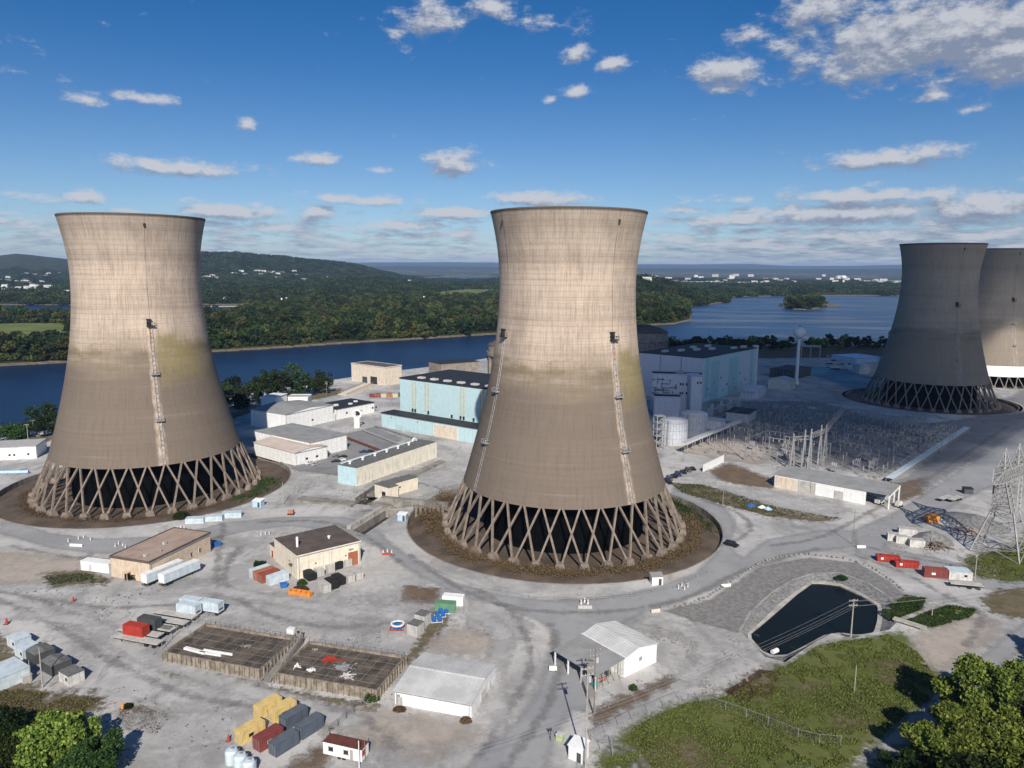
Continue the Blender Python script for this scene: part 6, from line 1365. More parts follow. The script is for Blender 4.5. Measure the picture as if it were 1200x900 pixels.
# lattice pylon
def pylon():
    base=[G(1136,645),G(1187,659)]
    c=(base[0]+base[1])/2; d=(base[1]-base[0]); s_=d.length; exx=d.normalized(); eyy=Vector((-exx.y,exx.x,0))
    # square base: front-left and front-right feet seen, two more behind/right
    t=thing('lattice_pylon','tall grey lattice power pylon with two peaks at the right edge','pylon',base[0],math.atan2(exx.y,exx.x)); S=s_; q=MB()
    F=[Vector((0,0,0)),Vector((S,0,0)),Vector((S,S*.8,0)),Vector((0,S*.8,0))]; cx,cy=S/2,S*.4; Hw=HZ(base[0]+exx*S*.5,600)*.95
    Hw=14.0; waist=[Vector((cx+(f.x-cx)*.42,cy+(f.y-cy)*.42,Hw)) for f in F]
    for f,w_ in zip(F,waist):
        leg=MB(); leg.bar(f,w_,.38); 
        leg.build('leg',M['lattice'],t)
    for i in range(4):
        a,b_=F[i],F[(i+1)%4]; a2,b2=waist[i],waist[(i+1)%4]
        br=MB()
        for k in range(4):
            f0,f1=k/4,(k+1)/4; br.bar(a.lerp(a2,f0),b_.lerp(b2,f1),.17); br.bar(b_.lerp(b2,f0),a.lerp(a2,f1),.17); br.bar(a.lerp(a2,f1),b_.lerp(b2,f1),.17)
        br.build('bracing',M['lattice'],t)
    # window arms going out to the bridge
    Hb=24.0; sp=6.2; wd=2.6
    body=t; t=thing('tmp','x','x'); 
    
    for sgn in (-1,1):
        q=MB(); top=[Vector((cx+sgn*(sp-2.2),cy-wd/2,Hb)),Vector((cx+sgn*(sp+.4),cy-wd/2,Hb)),Vector((cx+sgn*(sp+.4),cy+wd/2,Hb)),Vector((cx+sgn*(sp-2.2),cy+wd/2,Hb))]
        bot=[Vector((cx+sgn*.5,cy-wd,Hw)),Vector((cx+sgn*3.4,cy-wd,Hw)),Vector((cx+sgn*3.4,cy+wd,Hw)),Vector((cx+sgn*.5,cy+wd,Hw))]
        for a,b_ in zip(bot,top): q.bar(a,b_,.30)
        for i in range(4):
            for k in range(6):
                f0,f1=k/6,(k+1)/6; q.bar(bot[i].lerp(top[i],f0),bot[(i+1)%4].lerp(top[(i+1)%4],f1),.14); q.bar(bot[(i+1)%4].lerp(top[(i+1)%4],f0),bot[i].lerp(top[i],f1),.14)
        q.build('window_arm',M['lattice'],t)
    q=MB(); x0,x1=cx-sp-6,cx+sp+6; N=18
    def sect(u):
        x=x0+(x1-x0)*u; ed=min(1,min(u,1-u)/.16); hh=.4+3.2*ed; return [Vector((x,cy-wd/2*ed-.1,Hb)),Vector((x,cy+wd/2*ed+.1,Hb)),Vector((x,cy+wd/2*ed+.1,Hb+hh)),Vector((x,cy-wd/2*ed-.1,Hb+hh))]
    for k in range(N):
        a,b_=sect(k/N),sect((k+1)/N)
        for i in range(4): q.bar(a[i],b_[i],.24); q.bar(a[i],b_[(i+1)%4],.14); q.bar(a[(i+1)%4],b_[i],.12)
    q.build('bridge',M['lattice'],t)
    for sgn in (-1,1):
        q=MB(); bx=cx+sgn*(sp-1); pk=Vector((bx,cy,Hb+10.0)); bs=[Vector((bx+u*2.6,cy+v*1.2,Hb+2.8)) for u,v in ((-1,-1),(1,-1),(1,1),(-1,1))]
        for i in range(4):
            q.bar(bs[i],pk,.22)
            for k in range(4): q.bar(bs[i].lerp(pk,k/5),bs[(i+1)%4].lerp(pk,(k+1)/5),.13); q.bar(bs[(i+1)%4].lerp(pk,k/5),bs[i].lerp(pk,(k+1)/5),.13)
        q.build('peak',M['lattice'],t)
    for x in (cx-sp-5,cx,cx+sp+5): q=MB(); q.cyl((x,cy,Hb),(x,cy,Hb-3),.22,n=6); q.build('insulator',M['glass'],t)
    for c_ in [o for o in bpy.data.objects if o.parent==t]: c_.parent=body; c_.rotation_euler=(0,0,math.pi/2); c_.location=(cx+cy,cy-cx,0)
    bpy.data.objects.remove(t); body.scale=(1.14,1.14,1.1); return body
pylon()
# ------------------------------------------------------------------ poles, wires, markers, fences
def pole(label,px,top,arms=1,mat=None,r=.17,name='utility_pole',rz=0,group=None,xf=False,H=None):
    p=G(*px); H=H or HZ(p,top); t=thing(name,label,'pole',p,rz,group); q=MB(); q.cyl((0,0,-.2),(0,0,H),r,r*.6,8); q.build('shaft',mat or M['wood'],t)
    for i in range(arms):
        z=H-.5-1.3*i; q=MB(); q.bar((-1.25,0.1,z),(1.25,0.1,z),.14); q.build('crossarm',mat or M['wood'],t); q=MB(); [q.cyl((x,0.1,z+.05),(x,0.1,z+.35),.07,n=6) for x in (-1.1,-.4,.4,1.1)]; q.build('insulator',M['offwhite'],t)
    if xf: q=MB(); q.cyl((.45,0,H-3.2),(.45,0,H-2.1),.32,n=10); q.build('transformer_can',M['ltgrey'],t)
    return p,H
pole('pinkish timber pole nearest the white pitched hut, with crossarm',(686,900),781,2,M['palewood'],.2,xf=True,rz=.3); pole('dark timber pole standing behind the pinkish one at the open shed',(696,838),760,2,M['wood'],.19,xf=True,rz=.3); pole('slim grey pole at the right corner of the open shed',(689,822),772,1,M['wood'],.15)
pole('tall pale pole before the dark tarp sheds at the left',(50,806),759,0,M['palewood'],.17); pole('short pale pole beside the cream tank hut',(36,800),774,0,M['palewood'],.12)
pp1=pole('tall pole on the grass bank at the pond edge',(997,747),702,2,M['palewood'],.2,rz=.2); pole('short leaning pale pole in the grass',(1001,812),780,0,M['palewood'],.13,name='lamp_post'); pole('pale pole beside the pale blue white shed',(1142,680),650,1,M['palewood'],.17,rz=.8); pole('dark slim pole on the road side near the storage shed',(999,638),597,0,M['wood'],.13,name='lamp_post')
pole('thin pole on the green verge right of the central basin',(847,592),575,0,M['palewood'],.12,name='lamp_post')
pole('slim pole above the left canal deck',(332,592),565,0,M['palewood'],.16,name='lamp_post'); pole('shorter slim pole beside the canal deck',(348,579),566,0,M['palewood'],.14,name='lamp_post')
pole('pole on the left river road by the trees',(33,516),497,1,M['palewood'],.2); pole('second pole on the left river road, right of the first',(40,513),492,1,M['wood'],.2)
pole('thin white pole standing by the rusty roofed trailer',(421,901),868,0,M['white'],.12,name='flag_pole'); pole('dark thin pole behind the rusty roofed trailer',(428,892),864,0,M['wood'],.12,name='lamp_post')
pole('pole beside the dirt track at the culvert',(1092,722),705,1,M['palewood'],.14)
pole('pole near the river trees right of the white blocks',(383,464),447,1,M['wood'],.2)
t=thing('power_lines','three sagging power lines crossing above the pond','wires',(0,0,0)); q=MB(); a0=pp1[0]+Vector((0,0,pp1[1]-.6))
for k,(ox,dz) in enumerate(((-1,0),(1,0),(0,-1.3),(1.1,-1.3))):
    s0=a0+Vector((ox,0,dz)); e0=G(1400,690)+Vector((ox,0,13+dz)); e1=G(560,960)+Vector((ox,0,13+dz))
    for E0 in (e0,e1):
        P=[s0.lerp(E0,i/24)-Vector((0,0,6.0*4*(i/24)*(1-i/24)*.35)) for i in range(25)]; [q.bar(P[i],P[i+1],.03) for i in range(24)]
q.build('cable',M['steel'],t)
fence('chain_link_fence','long chain link fence bounding the meadow on its upper side',[(692,868),(740,843),(795,820),(820,824),(850,833),(900,851),(935,866),(960,872),(985,874)],2.2,step=4.5)
fence('chain_link_fence','short chain link fence by the farm track gate',[(692,868),(703,878),(718,887),(716,872)],2.0,step=4)
fence('road_rail','low white rail beside the lower right road',[(1043,866),(1062,851),(1090,829)],1.1,step=3,mesh=False,rails=2)
fence('basin_fence','wire fence on posts around the near rim of the central basin',[(478,652),(520,675),(570,692),(620,701),(680,705),(740,700),(790,690),(830,672)],1.4,step=6,mesh=False,rails=2)
# boulders along the pond road
rb=random.Random(2); P=[G(*p) for p in ((776,712),(800,711),(830,700),(860,680),(890,660),(915,653),(950,650),(990,655),(1020,664),(1045,680),(1062,696))]
bm=bmesh.new(); bmesh.ops.create_icosphere(bm,subdivisions=2,radius=1); bvv=[v.co.copy() for v in bm.verts]; bff=[tuple(v.index for v in f.verts) for f in bm.faces]; bm.free()
rockm=[]
for s_ in range(4):
    me=bpy.data.meshes.new('boulder'); me.from_pydata([tuple(v*(.5*(1+.45*noise.noise(v*1.2+Vector((s_*7,0,0)))))) for v in bvv],[],bff); me.materials.append(M['rubble']); rockm.append(me)
seg=0
for a,b_ in zip(P[:-1],P[1:]):
    n=int((b_-a).length/1.7)
    for i in range(n):
        o=bpy.data.objects.new('boulder',rockm[rb.randrange(4)]); COL.objects.link(o); v=a.lerp(b_,i/n); o.location=(v.x+rb.uniform(-.2,.2),v.y+rb.uniform(-.2,.2),.25); s_=rb.uniform(.7,1.35); o.scale=(s_,s_*.8,s_*.8); o.rotation_euler=(0,0,rb.uniform(0,6)); tag(o,'pale boulder in the row edging the pond road','boulder','boulders along the pond road')
# barriers and bollards
def barrier(label,px,rz,L=3.0,m='white',group='road barriers'):
    t=thing('road_barrier',label,'barrier',G(*px),rz,group); q=MB(); q.add([(0,-.3,0),(L,-.3,0),(L,.3,0),(0,.3,0),(0,-.1,.9),(L,-.1,.9),(L,.1,.9),(0,.1,.9)],[(3,2,1,0),(4,5,6,7),(0,1,5,4),(1,2,6,5),(2,3,7,6),(3,0,4,7)]); q.build('body',M[m],t); q=MB(); q.box(0,L,-.34,.34,0,.12); q.build('foot',M['crategrey'],t)
def posts(lb,pxs,m='white',h=1.2,r=.16,group=None):
    for i,px in enumerate(pxs):
        t=thing('bollard',lb,'bollard',G(*px),0,group or lb); q=MB(); q.cyl((0,0,0),(0,0,h),r,n=8); q.build('post',M[m],t); q=MB(); q.cyl((0,0,h*.72),(0,0,h*.86),r*1.12,n=8); q.build('band',M['red'],t)
barrier('pale barrier at the tan ground below the left tower',(82,640),-.1,4.5); 
posts('white bollard by the tan ground below the left tower',[(80,635),(92,632),(98,630),(106,633)]); posts('white bollard left of the tan block building',[(135,641),(139,638),(144,640),(147,642)]); posts('white bollard in the trio near the cream building',[(306,627),(311,626.5),(315.5,626)]); posts('white bollard between the road and the guard hut',[(795,690),(799,687),(802,691),(806,688)])
posts('red and white bollard on the road above the white shed',[(681,708),(685,706),(689,708)],'white',1.3,.25); barrier('grey barrier base on the road above the shed',(677,713),.0,4,'crategrey'); posts('red and white bollard on the road beside the cream building',[(449,648),(454,647),(459,648)],'white',1,.25); barrier('red barrier on the road beside the cream building',(448,651),.0,3,'red'); posts('red and white bollard behind the tan block building',[(208,621),(212,619),(216,620.5)],'white',1.2,.28)
barrier('white barrier beside the pond road junction',(845,688),.2,3); barrier('tan barrier log at the corner of the pond road',(763,718),.25,2.6,'beigepanel'); barrier('white barrier near the pale poles on the far road',(1004,642),.0,3,'white')
def cone(lb,px,m='orange',s=1.0): t=thing('traffic_cone',lb,'cone',G(*px)); q=MB(); q.cyl((0,0,.05),(0,0,.9*s),.28*s,.06*s,10); q.build('body',M[m],t); q=MB(); q.box(-.35*s,.35*s,-.35*s,.35*s,0,.05); q.build('base',M['rubber'],t)
cone('red cone in the open yard left of the flatbeds',(86,705),'red',1.6); cone('red cone left of the yellow containers',(268,868),'red',1.5); cone('orange cone in the dry weeds near the big tree',(144,830),'orange',1.6); cone('red cone pair at the far left edge',(8,731),'red',1.8)
# culvert bridge
A=G(1047,727); B_=G(1085,739); L0,rz0=frame(A,B_); t=thing('footbridge','pale concrete slab footbridge over the pond outlet','bridge',A,rz0); q=MB(); q.box(0,L0,-.9,.9,.5,.9); q.build('deck',M['conc_pale'],t); q=MB(); q.box(.4,1.2,-.8,.8,-1.5,.5); q.box(L0-1.2,L0-.4,-.8,.8,-1,.5); q.build('pier',M['conc'],t)
t=thing('outlet_pipe','white outlet pipe end at the left corner of the pond','pipe',G(908,763,-.9),.6); q=MB(); q.cyl((-1,0,0),(1,0,0),.6); q.build('barrel',M['white'],t)
# aqua box trailers along the left basin
for lb,px,y,L_ in (('leftmost aqua white box lying along the left tower basin',(217,614),.12,6.5),('middle aqua white box lying along the left tower basin',(239,611.5),.14,6.5),('right aqua box lying along the left tower basin',(260,607.5),.16,7)):
    p=G(*px); container(lb,p,y,M['ltblue'],M['aqua'] if 'right' in lb else M['ltblue'],L=L_,W=3.0,H=1.9,group='boxes along the left basin',name='box_body',cat='box')
t=thing('orange_pump','rusty orange pump unit beside the pole on the canal deck','pump',G(341,603)); q=MB(); q.cyl((-1,0,.9),(1,0,.9),.8,n=12); q.build('drum',M['terracotta'],t); q=MB(); q.box(-1.3,1.3,-.7,.7,0,.3); q.bar((1.2,0,0),(1.2,0,2.2),.2); q.build('frame',M['dark'],t)
t=thing('blue_strip_tarp','long blue tarp covered pipe rack at the left edge','tarp',G(-5,556),.12); q=MB(); q.cyl((0,0,.9),(14,0,.9),.8,n=10); q.build('cover',M['lightblue'],t); q=MB(); [q.box(x,x+.3,-.9,.9,0,.4) for x in (1,5,9,13)]; q.build('sleeper',M['wood'],t)

# ------------------------------------------------------------------ cars
def car(label, px, rz, m, kind='car', group=None):
    t=thing('parked_car',label,'car',G(*px),rz,group); q=MB(); W=1.8; L=4.6
    prof=[(0,.35),(0,.75),(.25,.86),(1.15,.95),(1.75,1.42),(3.3,1.45),(4.1,1.0),(4.55,.9),(4.6,.4)] if kind=='car' else [(0,.45),(0,1.0),(.9,1.12),(1.5,1.75),(4.4,1.78),(4.7,1.1),(4.75,.5)]
    def sec(y,ins): return [(x, y, z-(ins*.0)) for x,z in prof]
    n=len(prof); vs=[]
    for y,sc_ in ((-W/2,0),(-W/2+.12,1),(W/2-.12,1),(W/2,0)):
        vs += [(x,(y if z<1.02 or sc_ else y+(.14 if y<0 else -.14)),z-(0.03 if not sc_ else 0)) for x,z in prof]
    fs=[(k*n+i,k*n+i+1,(k+1)*n+i+1,(k+1)*n+i) for k in range(3) for i in range(n-1)]+[tuple(range(n))[::-1],tuple(range(3*n,4*n))]
    q.add(vs,fs); q.build('body',m,t,smooth=False)
    q=MB(); z0,z1=(.97,1.36) if kind=='car' else (1.15,1.68); x0,x1=(1.45,3.75) if kind=='car' else (1.1,4.5)
    q.add([(x0,-W/2+.01,z0),(x1,-W/2+.01,z0),(x1-.45,-W/2+.11,z1),(x0+.42,-W/2+.11,z1)],[(0,1,2,3)]); q.add([(x0,W/2-.01,z0),(x1,W/2-.01,z0),(x1-.45,W/2-.11,z1),(x0+.42,W/2-.11,z1)],[(0,1,2,3)])
    q.add([(x0-.28,-.72,z0+.02),(x0-.28,.72,z0+.02),(x0+.28,.64,z1+.05),(x0+.28,-.64,z1+.05)],[(0,1,2,3)]); q.build('window',M['glass'],t)
    for x in (.85,3.65):
        for y in (-W/2+.02,W/2-.02): q=MB(); q.cyl((x,y-.11,.33),(x,y+.11,.33),.33,n=12); w_=q.build('wheel',M['rubber'],t); 
    return t
CP={k:pmat('car_'+k,c,tuple(v*.9 for v in c),rough=.3,spec=.6) for k,c in (('black',(.015,.015,.017)),('white',(.7,.7,.7)),('silver',(.4,.41,.42)),('blue',(.02,.04,.12)),('red',(.3,.03,.02)),('grey',(.12,.12,.13)))}
car('lone black car driving on the road right of the central basin',(865,642),2.4,CP['black'],'suv')
g5='cars in front of the white workshop'
for px,c_,lb in (((322,534),'black','leftmost black car before the white workshop'),((330,536),'silver','silver car beside the leftmost black one'),((338,537.5),'black','dark car third from the left at the workshop'),((347,541),'black','black car fourth from the left at the workshop'),((352,543.5),'grey','dark grey car fifth along the workshop'),((359,545),'white','white car near the right end of the workshop'),((366,546.5),'silver','silver car at the right end of the workshop row')): car(lb,px,R(60),CP[c_],'car',g5)
g6='cars parked near the long white hall'
for px,c_,lb in (((388,542),'black','black car nearest the aqua ended building'),((394,540.5),'white','white car beside the black one at the aqua end'),((396,536.5),'black','dark car behind the white one near the hall'),((389,536),'grey','grey car left of the dark ones near the hall'),((421,531),'blue','dark blue car alone behind the long building'),((428,530.5),'black','black car right of the dark blue one')): car(lb,px,R(20),CP[c_],'car',g6)
g7='cars parked right of the central tower'
for k,(x,y) in enumerate(((782,566),(787,564),(792,561),(797,559),(803,556),(809,554),(814,552),(786,568))): car(['black car nearest the tower in the small row','dark grey car second from the tower','black car third in the small dark row','dark blue car in the middle of the small row','black car fifth from the tower','dark car sixth from the tower','black car at the far end of the small row','black car in front of the nearest one'][k],(x,y),R(100),CP[('black','grey','black','blue','black','grey','black','black')[k]],'suv' if k%2 else 'car',g7)
rc_=random.Random(8); k=0; c0=None
for row,(ya,yb,xa,xb) in enumerate(((423,424,975,1032),(427,428,968,1020),(433,434,972,996),(418,418,960,985))):
    x=xa
    while x<xb:
        if rc_.random()<.75:
            px=(x,ya+(yb-ya)*(x-xa)/(xb-xa))
            if c0 is None: c0={c:car('dark or pale car in the far parking rows left of the shaded tower',px,R(30),CP[c],'car','cars in the far parking area') for c in ('black','white','silver')}; k+=1
            else:
                c=('black','white','silver','black')[k%4]; dup(c0[c],G(*px),R(30),'dark or pale car in the far parking rows left of the shaded tower','cars in the far parking area'); k+=1
        x+=4.3
for i,c in enumerate(('white','silver')): c0[c].location=G(960+i*8,431)
# blue tarps on the verge
for lb,px,m_ in (('left blue tarp bundle on the green verge',(880,593),'blue'),('white bundle between the two blue tarps',(893,595),'white'),('right blue tarp bundle on the green verge',(900,597),'lightblue')):
    mound(lb,px,1.9,1.2,M[m_],name='tarp_bundle',cat='tarp')
# ------------------------------------------------------------------ houses beyond the river
WH=pmat('house_white',(.78,.78,.75),(.7,.7,.68),sc=.1); RFm=pmat('house_roof',(.16,.15,.15),(.12,.10,.10),sc=.1)
def house_kind(m,r_,L=13,W=9,H=6):
    t=thing('house','white house','house'); q=MB(); q.box(-L/2,L/2,-W/2,W/2,-8,H); q.add([(-L/2,-W/2,H),(-L/2,W/2,H),(-L/2,0,H+3),(L/2,-W/2,H),(L/2,W/2,H),(L/2,0,H+3)],[(0,1,2),(3,4,5)]); q.build('wall',m,t)
    q=MB(); [q.add([(-L/2-.5,s_*(W/2+.5),H-.1),(L/2+.5,s_*(W/2+.5),H-.1),(L/2+.5,0,H+3.2),(-L/2-.5,0,H+3.2)],[(0,1,2,3)]) for s_ in (-1,1)]; q.build('roof',r_,t)
    q=MB(); [q.box(x,x+1.2,-W/2-.1,-W/2-.02,z,z+1.5) for x in (-5,-2,1,4) for z in (1,3.8)]; q.build('window',M['glass'],t); return t
hk=[house_kind(WH,M['crategrey'],18,12,8),house_kind(WH,RFm,15,10,7),house_kind(M['offwhite'],M['offwhite'],26,12,5)]
hs=[]
rh_=random.Random(12)
def hsp(px):
    d=ray(*px); rr_a=900*np.exp(np.linspace(0,1,3000)*math.log(14)); s_=rr_a/math.hypot(d.x,d.y); X,Y,Zr=d.x*s_,d.y*s_,CH+d.z*s_
    H_=terr(X,Y); k=np.where(Zr<H_)[0]
    return Vector((X[k[0]],Y[k[0]],H_[k[0]])) if len(k) else None
HPX=[(rh_.uniform(0,82),rh_.uniform(322,346)) for _ in range(34)]+[(237,328),(243,327),(249,326),(254,328),(275,323),(283,321),(287,324),(302,320),(309,321),(316,322),(323,321),(326,324),(331,322),(325,328),(345,321),(347,325),(357,330),(385,329),(306,324),(340,356),(333,355),(262,354),(397,354),(437,355),(460,355),(497,356),(620,330),(480,332)]+[(rh_.uniform(752,1055),rh_.uniform(321,334)) for _ in range(46)]
for i,px in enumerate(HPX):
    p=hsp(px)
    if p is None: continue
    far=px[0]>600; town_l=px[0]<85
    lb=('white house scattered on the wooded town slope at the left' if town_l else 'pale building scattered in the far town beyond the wide river' if far else 'white house on the green hillside or shore road beyond the river')
    gr=('houses on the left slope' if town_l else 'buildings of the far town' if far else 'houses on the far hillside')
    k=i%3; 
    if hs.count(k)==0: t=hk[k]; t.location=p; t.rotation_euler=(0,0,rh_.uniform(-.6,.6)); t['label']=lb; t['group']=gr
    else: t=dup(hk[k],p,rh_.uniform(-.6,.6),lb,gr)
    s_=(p.y/3600)**.6*(1.6 if far else 1.25); t.location.z+=5; t.scale=(s_,s_,s_); hs.append(k)
for i,(px,L_,lb) in enumerate((((838,333.5),560,'long white warehouse roofs in the far town near the central tower'),((1036,332),330,'long white warehouse near the shaded tower in the far town'),((660,318),200,'white hall on the far plain'),((872,334),220,'pale brown hall among the trees of the far town'))):
    p=hsp(px)
    if p is None: continue
    t=thing('far_warehouse',lb,'warehouse',p,.0); q=MB(); q.box(-L_/2,L_/2,-40,40,-10,16); q.build('wall',WH if i!=3 else M['beigepanel'],t); q=MB(); q.box(-L_/2-1,L_/2+1,-41,41,16.01,18); q.build('roof',WH,t)
p=hsp((988,334)); t=thing('far_water_tower','white mushroom water tower in the far town','water tower',p); q=MB(); q.lathe([(9,0),(6,6),(6,30),(16,42),(18,50),(13,58),(.1,60)],20); q.build('bowl',WH,t); q=MB(); q.lathe([(6.5,-8),(6.5,5)],12); q.build('foot',WH,t)
p=hsp((497,356)); t=thing('dome_house','white domed house in the far shore wood','house',p); q=MB(); q.lathe([(7,0),(7,12),(7.3,12),(5,17),(.1,20)],20); q.build('dome',WH,t); q=MB(); q.box(-14,14,-5,5,0,6); q.build('wing',WH,t)
# shore road strip
drape('shore_road',[(236,357.2),(300,357.2),(420,356.6),(500,357.2),(500,356.2),(420,355.6),(300,356.0),(236,356.2)],M['offwhite'],1.5)

# ------------------------------------------------------------------ trees
def T(px,h,r,leaf,n,size,label,group=None,ncl=24,z=0,**k): return tree(label,G(*px,z),h,r,leaf,n,size,ncl,group,**k)
gB='tall trees on the near river bank'
k=0
for px,h,r in (((262,478),17,8),((276,473),19,9),((290,476),16,8),((303,471),18,7),((318,471),24,9),((330,469),20,8),((342,466),24,10),((355,464),17,8),((368,461),12,6),((378,461),17,7),((283,480),10,7),((250,480),12,8)):
    T(px,h,r,[LEAF,LEAFD,LEAFF][k%3],1800,1.3,'bushy green tree on the near river bank between left tower and intake building',gB); k+=1
for px,h,r,lb in (((52,508),17,9,'large dark tree on the bank against the left tower'),((10,515),8,7,'low green bush tree on the bank at the left edge'),((62,512),12,7,'smaller dark tree tight against the left tower'),((22,514),7,5,'small bush right of the low one at the left edge')):
    T(px,h,r,LEAFD if 'dark' in lb else LEAF,1800,1.2,lb)
rt=random.Random(4); n_=0
for x in np.concatenate([np.arange(766,905,4.2),np.arange(905,1062,6.5)]):
    y=(414 if x<880 else 409)+rt.uniform(-3,2.5)
    if 925<x<945: continue
    h=rt.uniform(13,20) if x<880 else rt.uniform(9,17); yel=rt.random()<.25
    T((x,y),h,h*rt.uniform(.38,.5),LEAFB if yel and x>880 else (LEAFD,LEAFF)[n_%2],700,2.0,'dark round tree in the row along the river behind the plant','trees along the river behind the plant',ncl=14); n_+=1
T((786,413),14,7,LEAFB,1200,1.5,'yellow green tree beside the domed reactor building'); T((1046,404),17,7.5,LEAFB,1200,1.5,'bright green tree left of the shaded tower')
# foreground trees
T((1128,905),12,7.2,LEAFB,26000,.68,'big bright tree at the bottom right corner',ncl=60)
T((1170,862),16,8.3,LEAFB,28000,.72,'tallest bright leafy tree at the right edge',ncl=70)
T((1100,908),9,5.2,LEAFB,17000,.62,'darker round tree left of the big bright ones',ncl=44)
T((1185,915),12,8,LEAFB,22000,.68,'bright tree at the lower right corner below the tallest',ncl=56)
T((1205,880),14,8,LEAF,18000,.55,'tree half out of frame at the right edge',ncl=50)
T((1072,925),6,4.5,LEAFD,14000,.5,'low dark thicket at the bottom beside the lower road',ncl=36)
T((62,897),9.5,6.3,LEAFB,15000,.7,'big bright tree in the bottom left corner',ncl=60)
T((28,905),6,7,LEAF,20000,.5,'low spreading green tree at the bottom left',ncl=50)
T((112,915),7,5.5,LEAF,14000,.5,'green tree at the bottom right of the big left tree',ncl=40)
T((-5,870),5,6,LEAFD,12000,.5,'dark bush tree at the left edge',ncl=40)
for px,h,r_ in (((1255,870),14,8),((1310,905),15,9),((1270,800),12,7),((1160,985),13,8),((1345,835),14,8),((-70,900),8,7)):
    T(px,h,r_,LEAF,6000,.9,'leafy green tree in the roadside belt along the lower road','trees of the roadside belt',ncl=44)
# scattered ground bushes
def bush(label,px,r,leaf,n=700,size=.35,h=None,cat='bush',name='bush'):
    h=h or r*.9; g=np.random.default_rng(int(px[0]*7+px[1])); p=g.normal(size=(n,3)); p/=np.linalg.norm(p,axis=1)[:,None]; p*=g.uniform(.4,1,(n,1))**.5; p[:,2]=abs(p[:,2]); me=leaf_mesh(name,p*np.array([r,r*.8,h]),np.full(n,size),leaf); o=bpy.data.objects.new(name,me); COL.objects.link(o); o.location=G(*px); return tag(o,label,cat)
bush('rusty bush at the front right corner of the white warehouse',(546,846),1.3,BRUSH); bush('low rusty bush at the front left corner of the white warehouse',(468,832),1.5,BRUSH,h=.7); bush('small green bush on the bare slope right of the open shed',(742,808),1.0,LEAF,h=1.3); bush('green bush tuft in the dry weeds by the orange cone',(150,829),1.1,LEAFD,h=.9); bush('dark bush at the corner where the fence meets the right basin',(436,820),1.8,LEAF); bush('green weeds at the foot of the cream building corner',(354,685),1.6,LEAF,h=1.8); bush('dry bush behind the orange trough',(352,692),2.6,BRUSH,n=1500,h=1.4); bush('dark bush on the pond wall by the inlet',(986,678),2.0,LEAFD,h=1.0)
bush('green bush at the left feet of the left tower, near the boxes',(213,607),3.5,LEAF,n=2500,h=2.6)

# ------------------------------------------------------------------ surface patches
M['asph']=patch_mat('asphalt',(.30,.302,.31),(.36,.36,.362),sc=.06,rag=.35,col3=(.23,.23,.235),bump=.15,st=(1,1,1))
M['asphd']=patch_mat('dark_asphalt',(.22,.22,.225),(.28,.28,.283),sc=.08,rag=.6,col3=(.15,.15,.153),bump=.15)
M['pale']=patch_mat('pale_dust',(.50,.49,.475),(.38,.37,.36),sc=.12,rag=.7)
M['tan']=patch_mat('tan_earth',(.47,.415,.36),(.38,.33,.285),sc=.10,rag=.6)
M['brown']=patch_mat('brown_dirt',(.20,.145,.10),(.14,.10,.07),sc=.2,rag=.8,col3=(.07,.06,.03))
M['drygrass']=patch_mat('dry_grass',(.19,.15,.10),(.12,.105,.055),sc=.3,rag=.95,rsc=.5,col3=(.07,.07,.03),bump=.6,soft=(.25,.85,.9))
M['grass']=patch_mat('grass_floor',(.095,.13,.026),(.14,.14,.045),sc=.10,rag=.7,rsc=.4,col3=(.065,.09,.02),bump=.7)
M['yardg']=patch_mat('yard_gravel',(.33,.328,.32),(.21,.208,.205),sc=.25,rag=.9,col3=(.12,.115,.11),soft=(.2,1,.8))
M['stone']=patch_mat('crushed_stone',(.33,.32,.305),(.20,.195,.185),sc=.7,rag=.35,bump=1.0)
pa=patch
pa('paved_yard',[(960,490),(1060,500),(1140,490),(1230,440),(1230,480),(1150,535),(1075,575),(1052,566),(1128,508)],M['asphd'],5)
pa('dust_patch',[(830,470),(960,470),(1060,500),(1100,515),(1030,555),(915,540),(840,510)],M['yardg'],9)
pa('road',[(0,625),(60,642),(120,649),(180,646),(230,636),(290,622),(340,616),(400,622),(440,640),(480,668),(530,694),(580,712),(620,722),(650,740),(640,780),(628,815),(600,850),(560,880),(545,905),(640,905),(650,860),(668,835),(690,828),(700,800),(720,735),(760,715),(800,704),(840,688),(880,664),(920,650),(960,645),(1005,640),(1005,622),(960,622),(900,632),(870,655),(855,640),(862,612),(850,595),(810,577),(790,570),(785,585),(820,600),(838,620),(838,650),(815,672),(770,688),(700,702),(640,704),(580,696),(530,682),(490,660),(460,638),(430,612),(400,606),(330,606),(270,612),(200,628),(120,632),(60,625),(0,606)],M['asph'],2.0)
pa('road',[(1000,622),(1050,600),(1100,568),(1150,535),(1230,480),(1230,520),(1180,560),(1120,590),(1090,612),(1050,625),(1035,642),(1100,655),(1180,672),(1230,690),(1230,705),(1130,685),(1060,668),(1005,648)],M['asph'],2.0)
pa('road',[(1230,712),(1180,745),(1150,770),(1110,800),(1080,825),(1050,850),(1020,880),(1000,905),(1030,905),(1050,885),(1100,845),(1140,810),(1180,775),(1230,735)],M['asph'],1.5)
pa('earth_yard',[(0,648),(60,652),(120,658),(125,668),(90,672),(60,680),(20,684),(0,685),(-60,680),(-60,650)],M['tan'],4)
pa('verge',[(50,672),(100,668),(128,678),(125,686),(90,684),(60,690)],M['drygrass'],3)
pa('verge',[(-20,790),(25,792),(60,812),(110,812),(125,826),(80,850),(120,905),(-40,905)],M['drygrass'],4)
pa('verge',[(140,835),(165,825),(200,842),(185,860),(150,858)],M['drygrass'],5)
pa('verge',[(0,740),(15,760),(30,785),(20,795),(-20,790),(-30,740)],M['drygrass'],2.5)
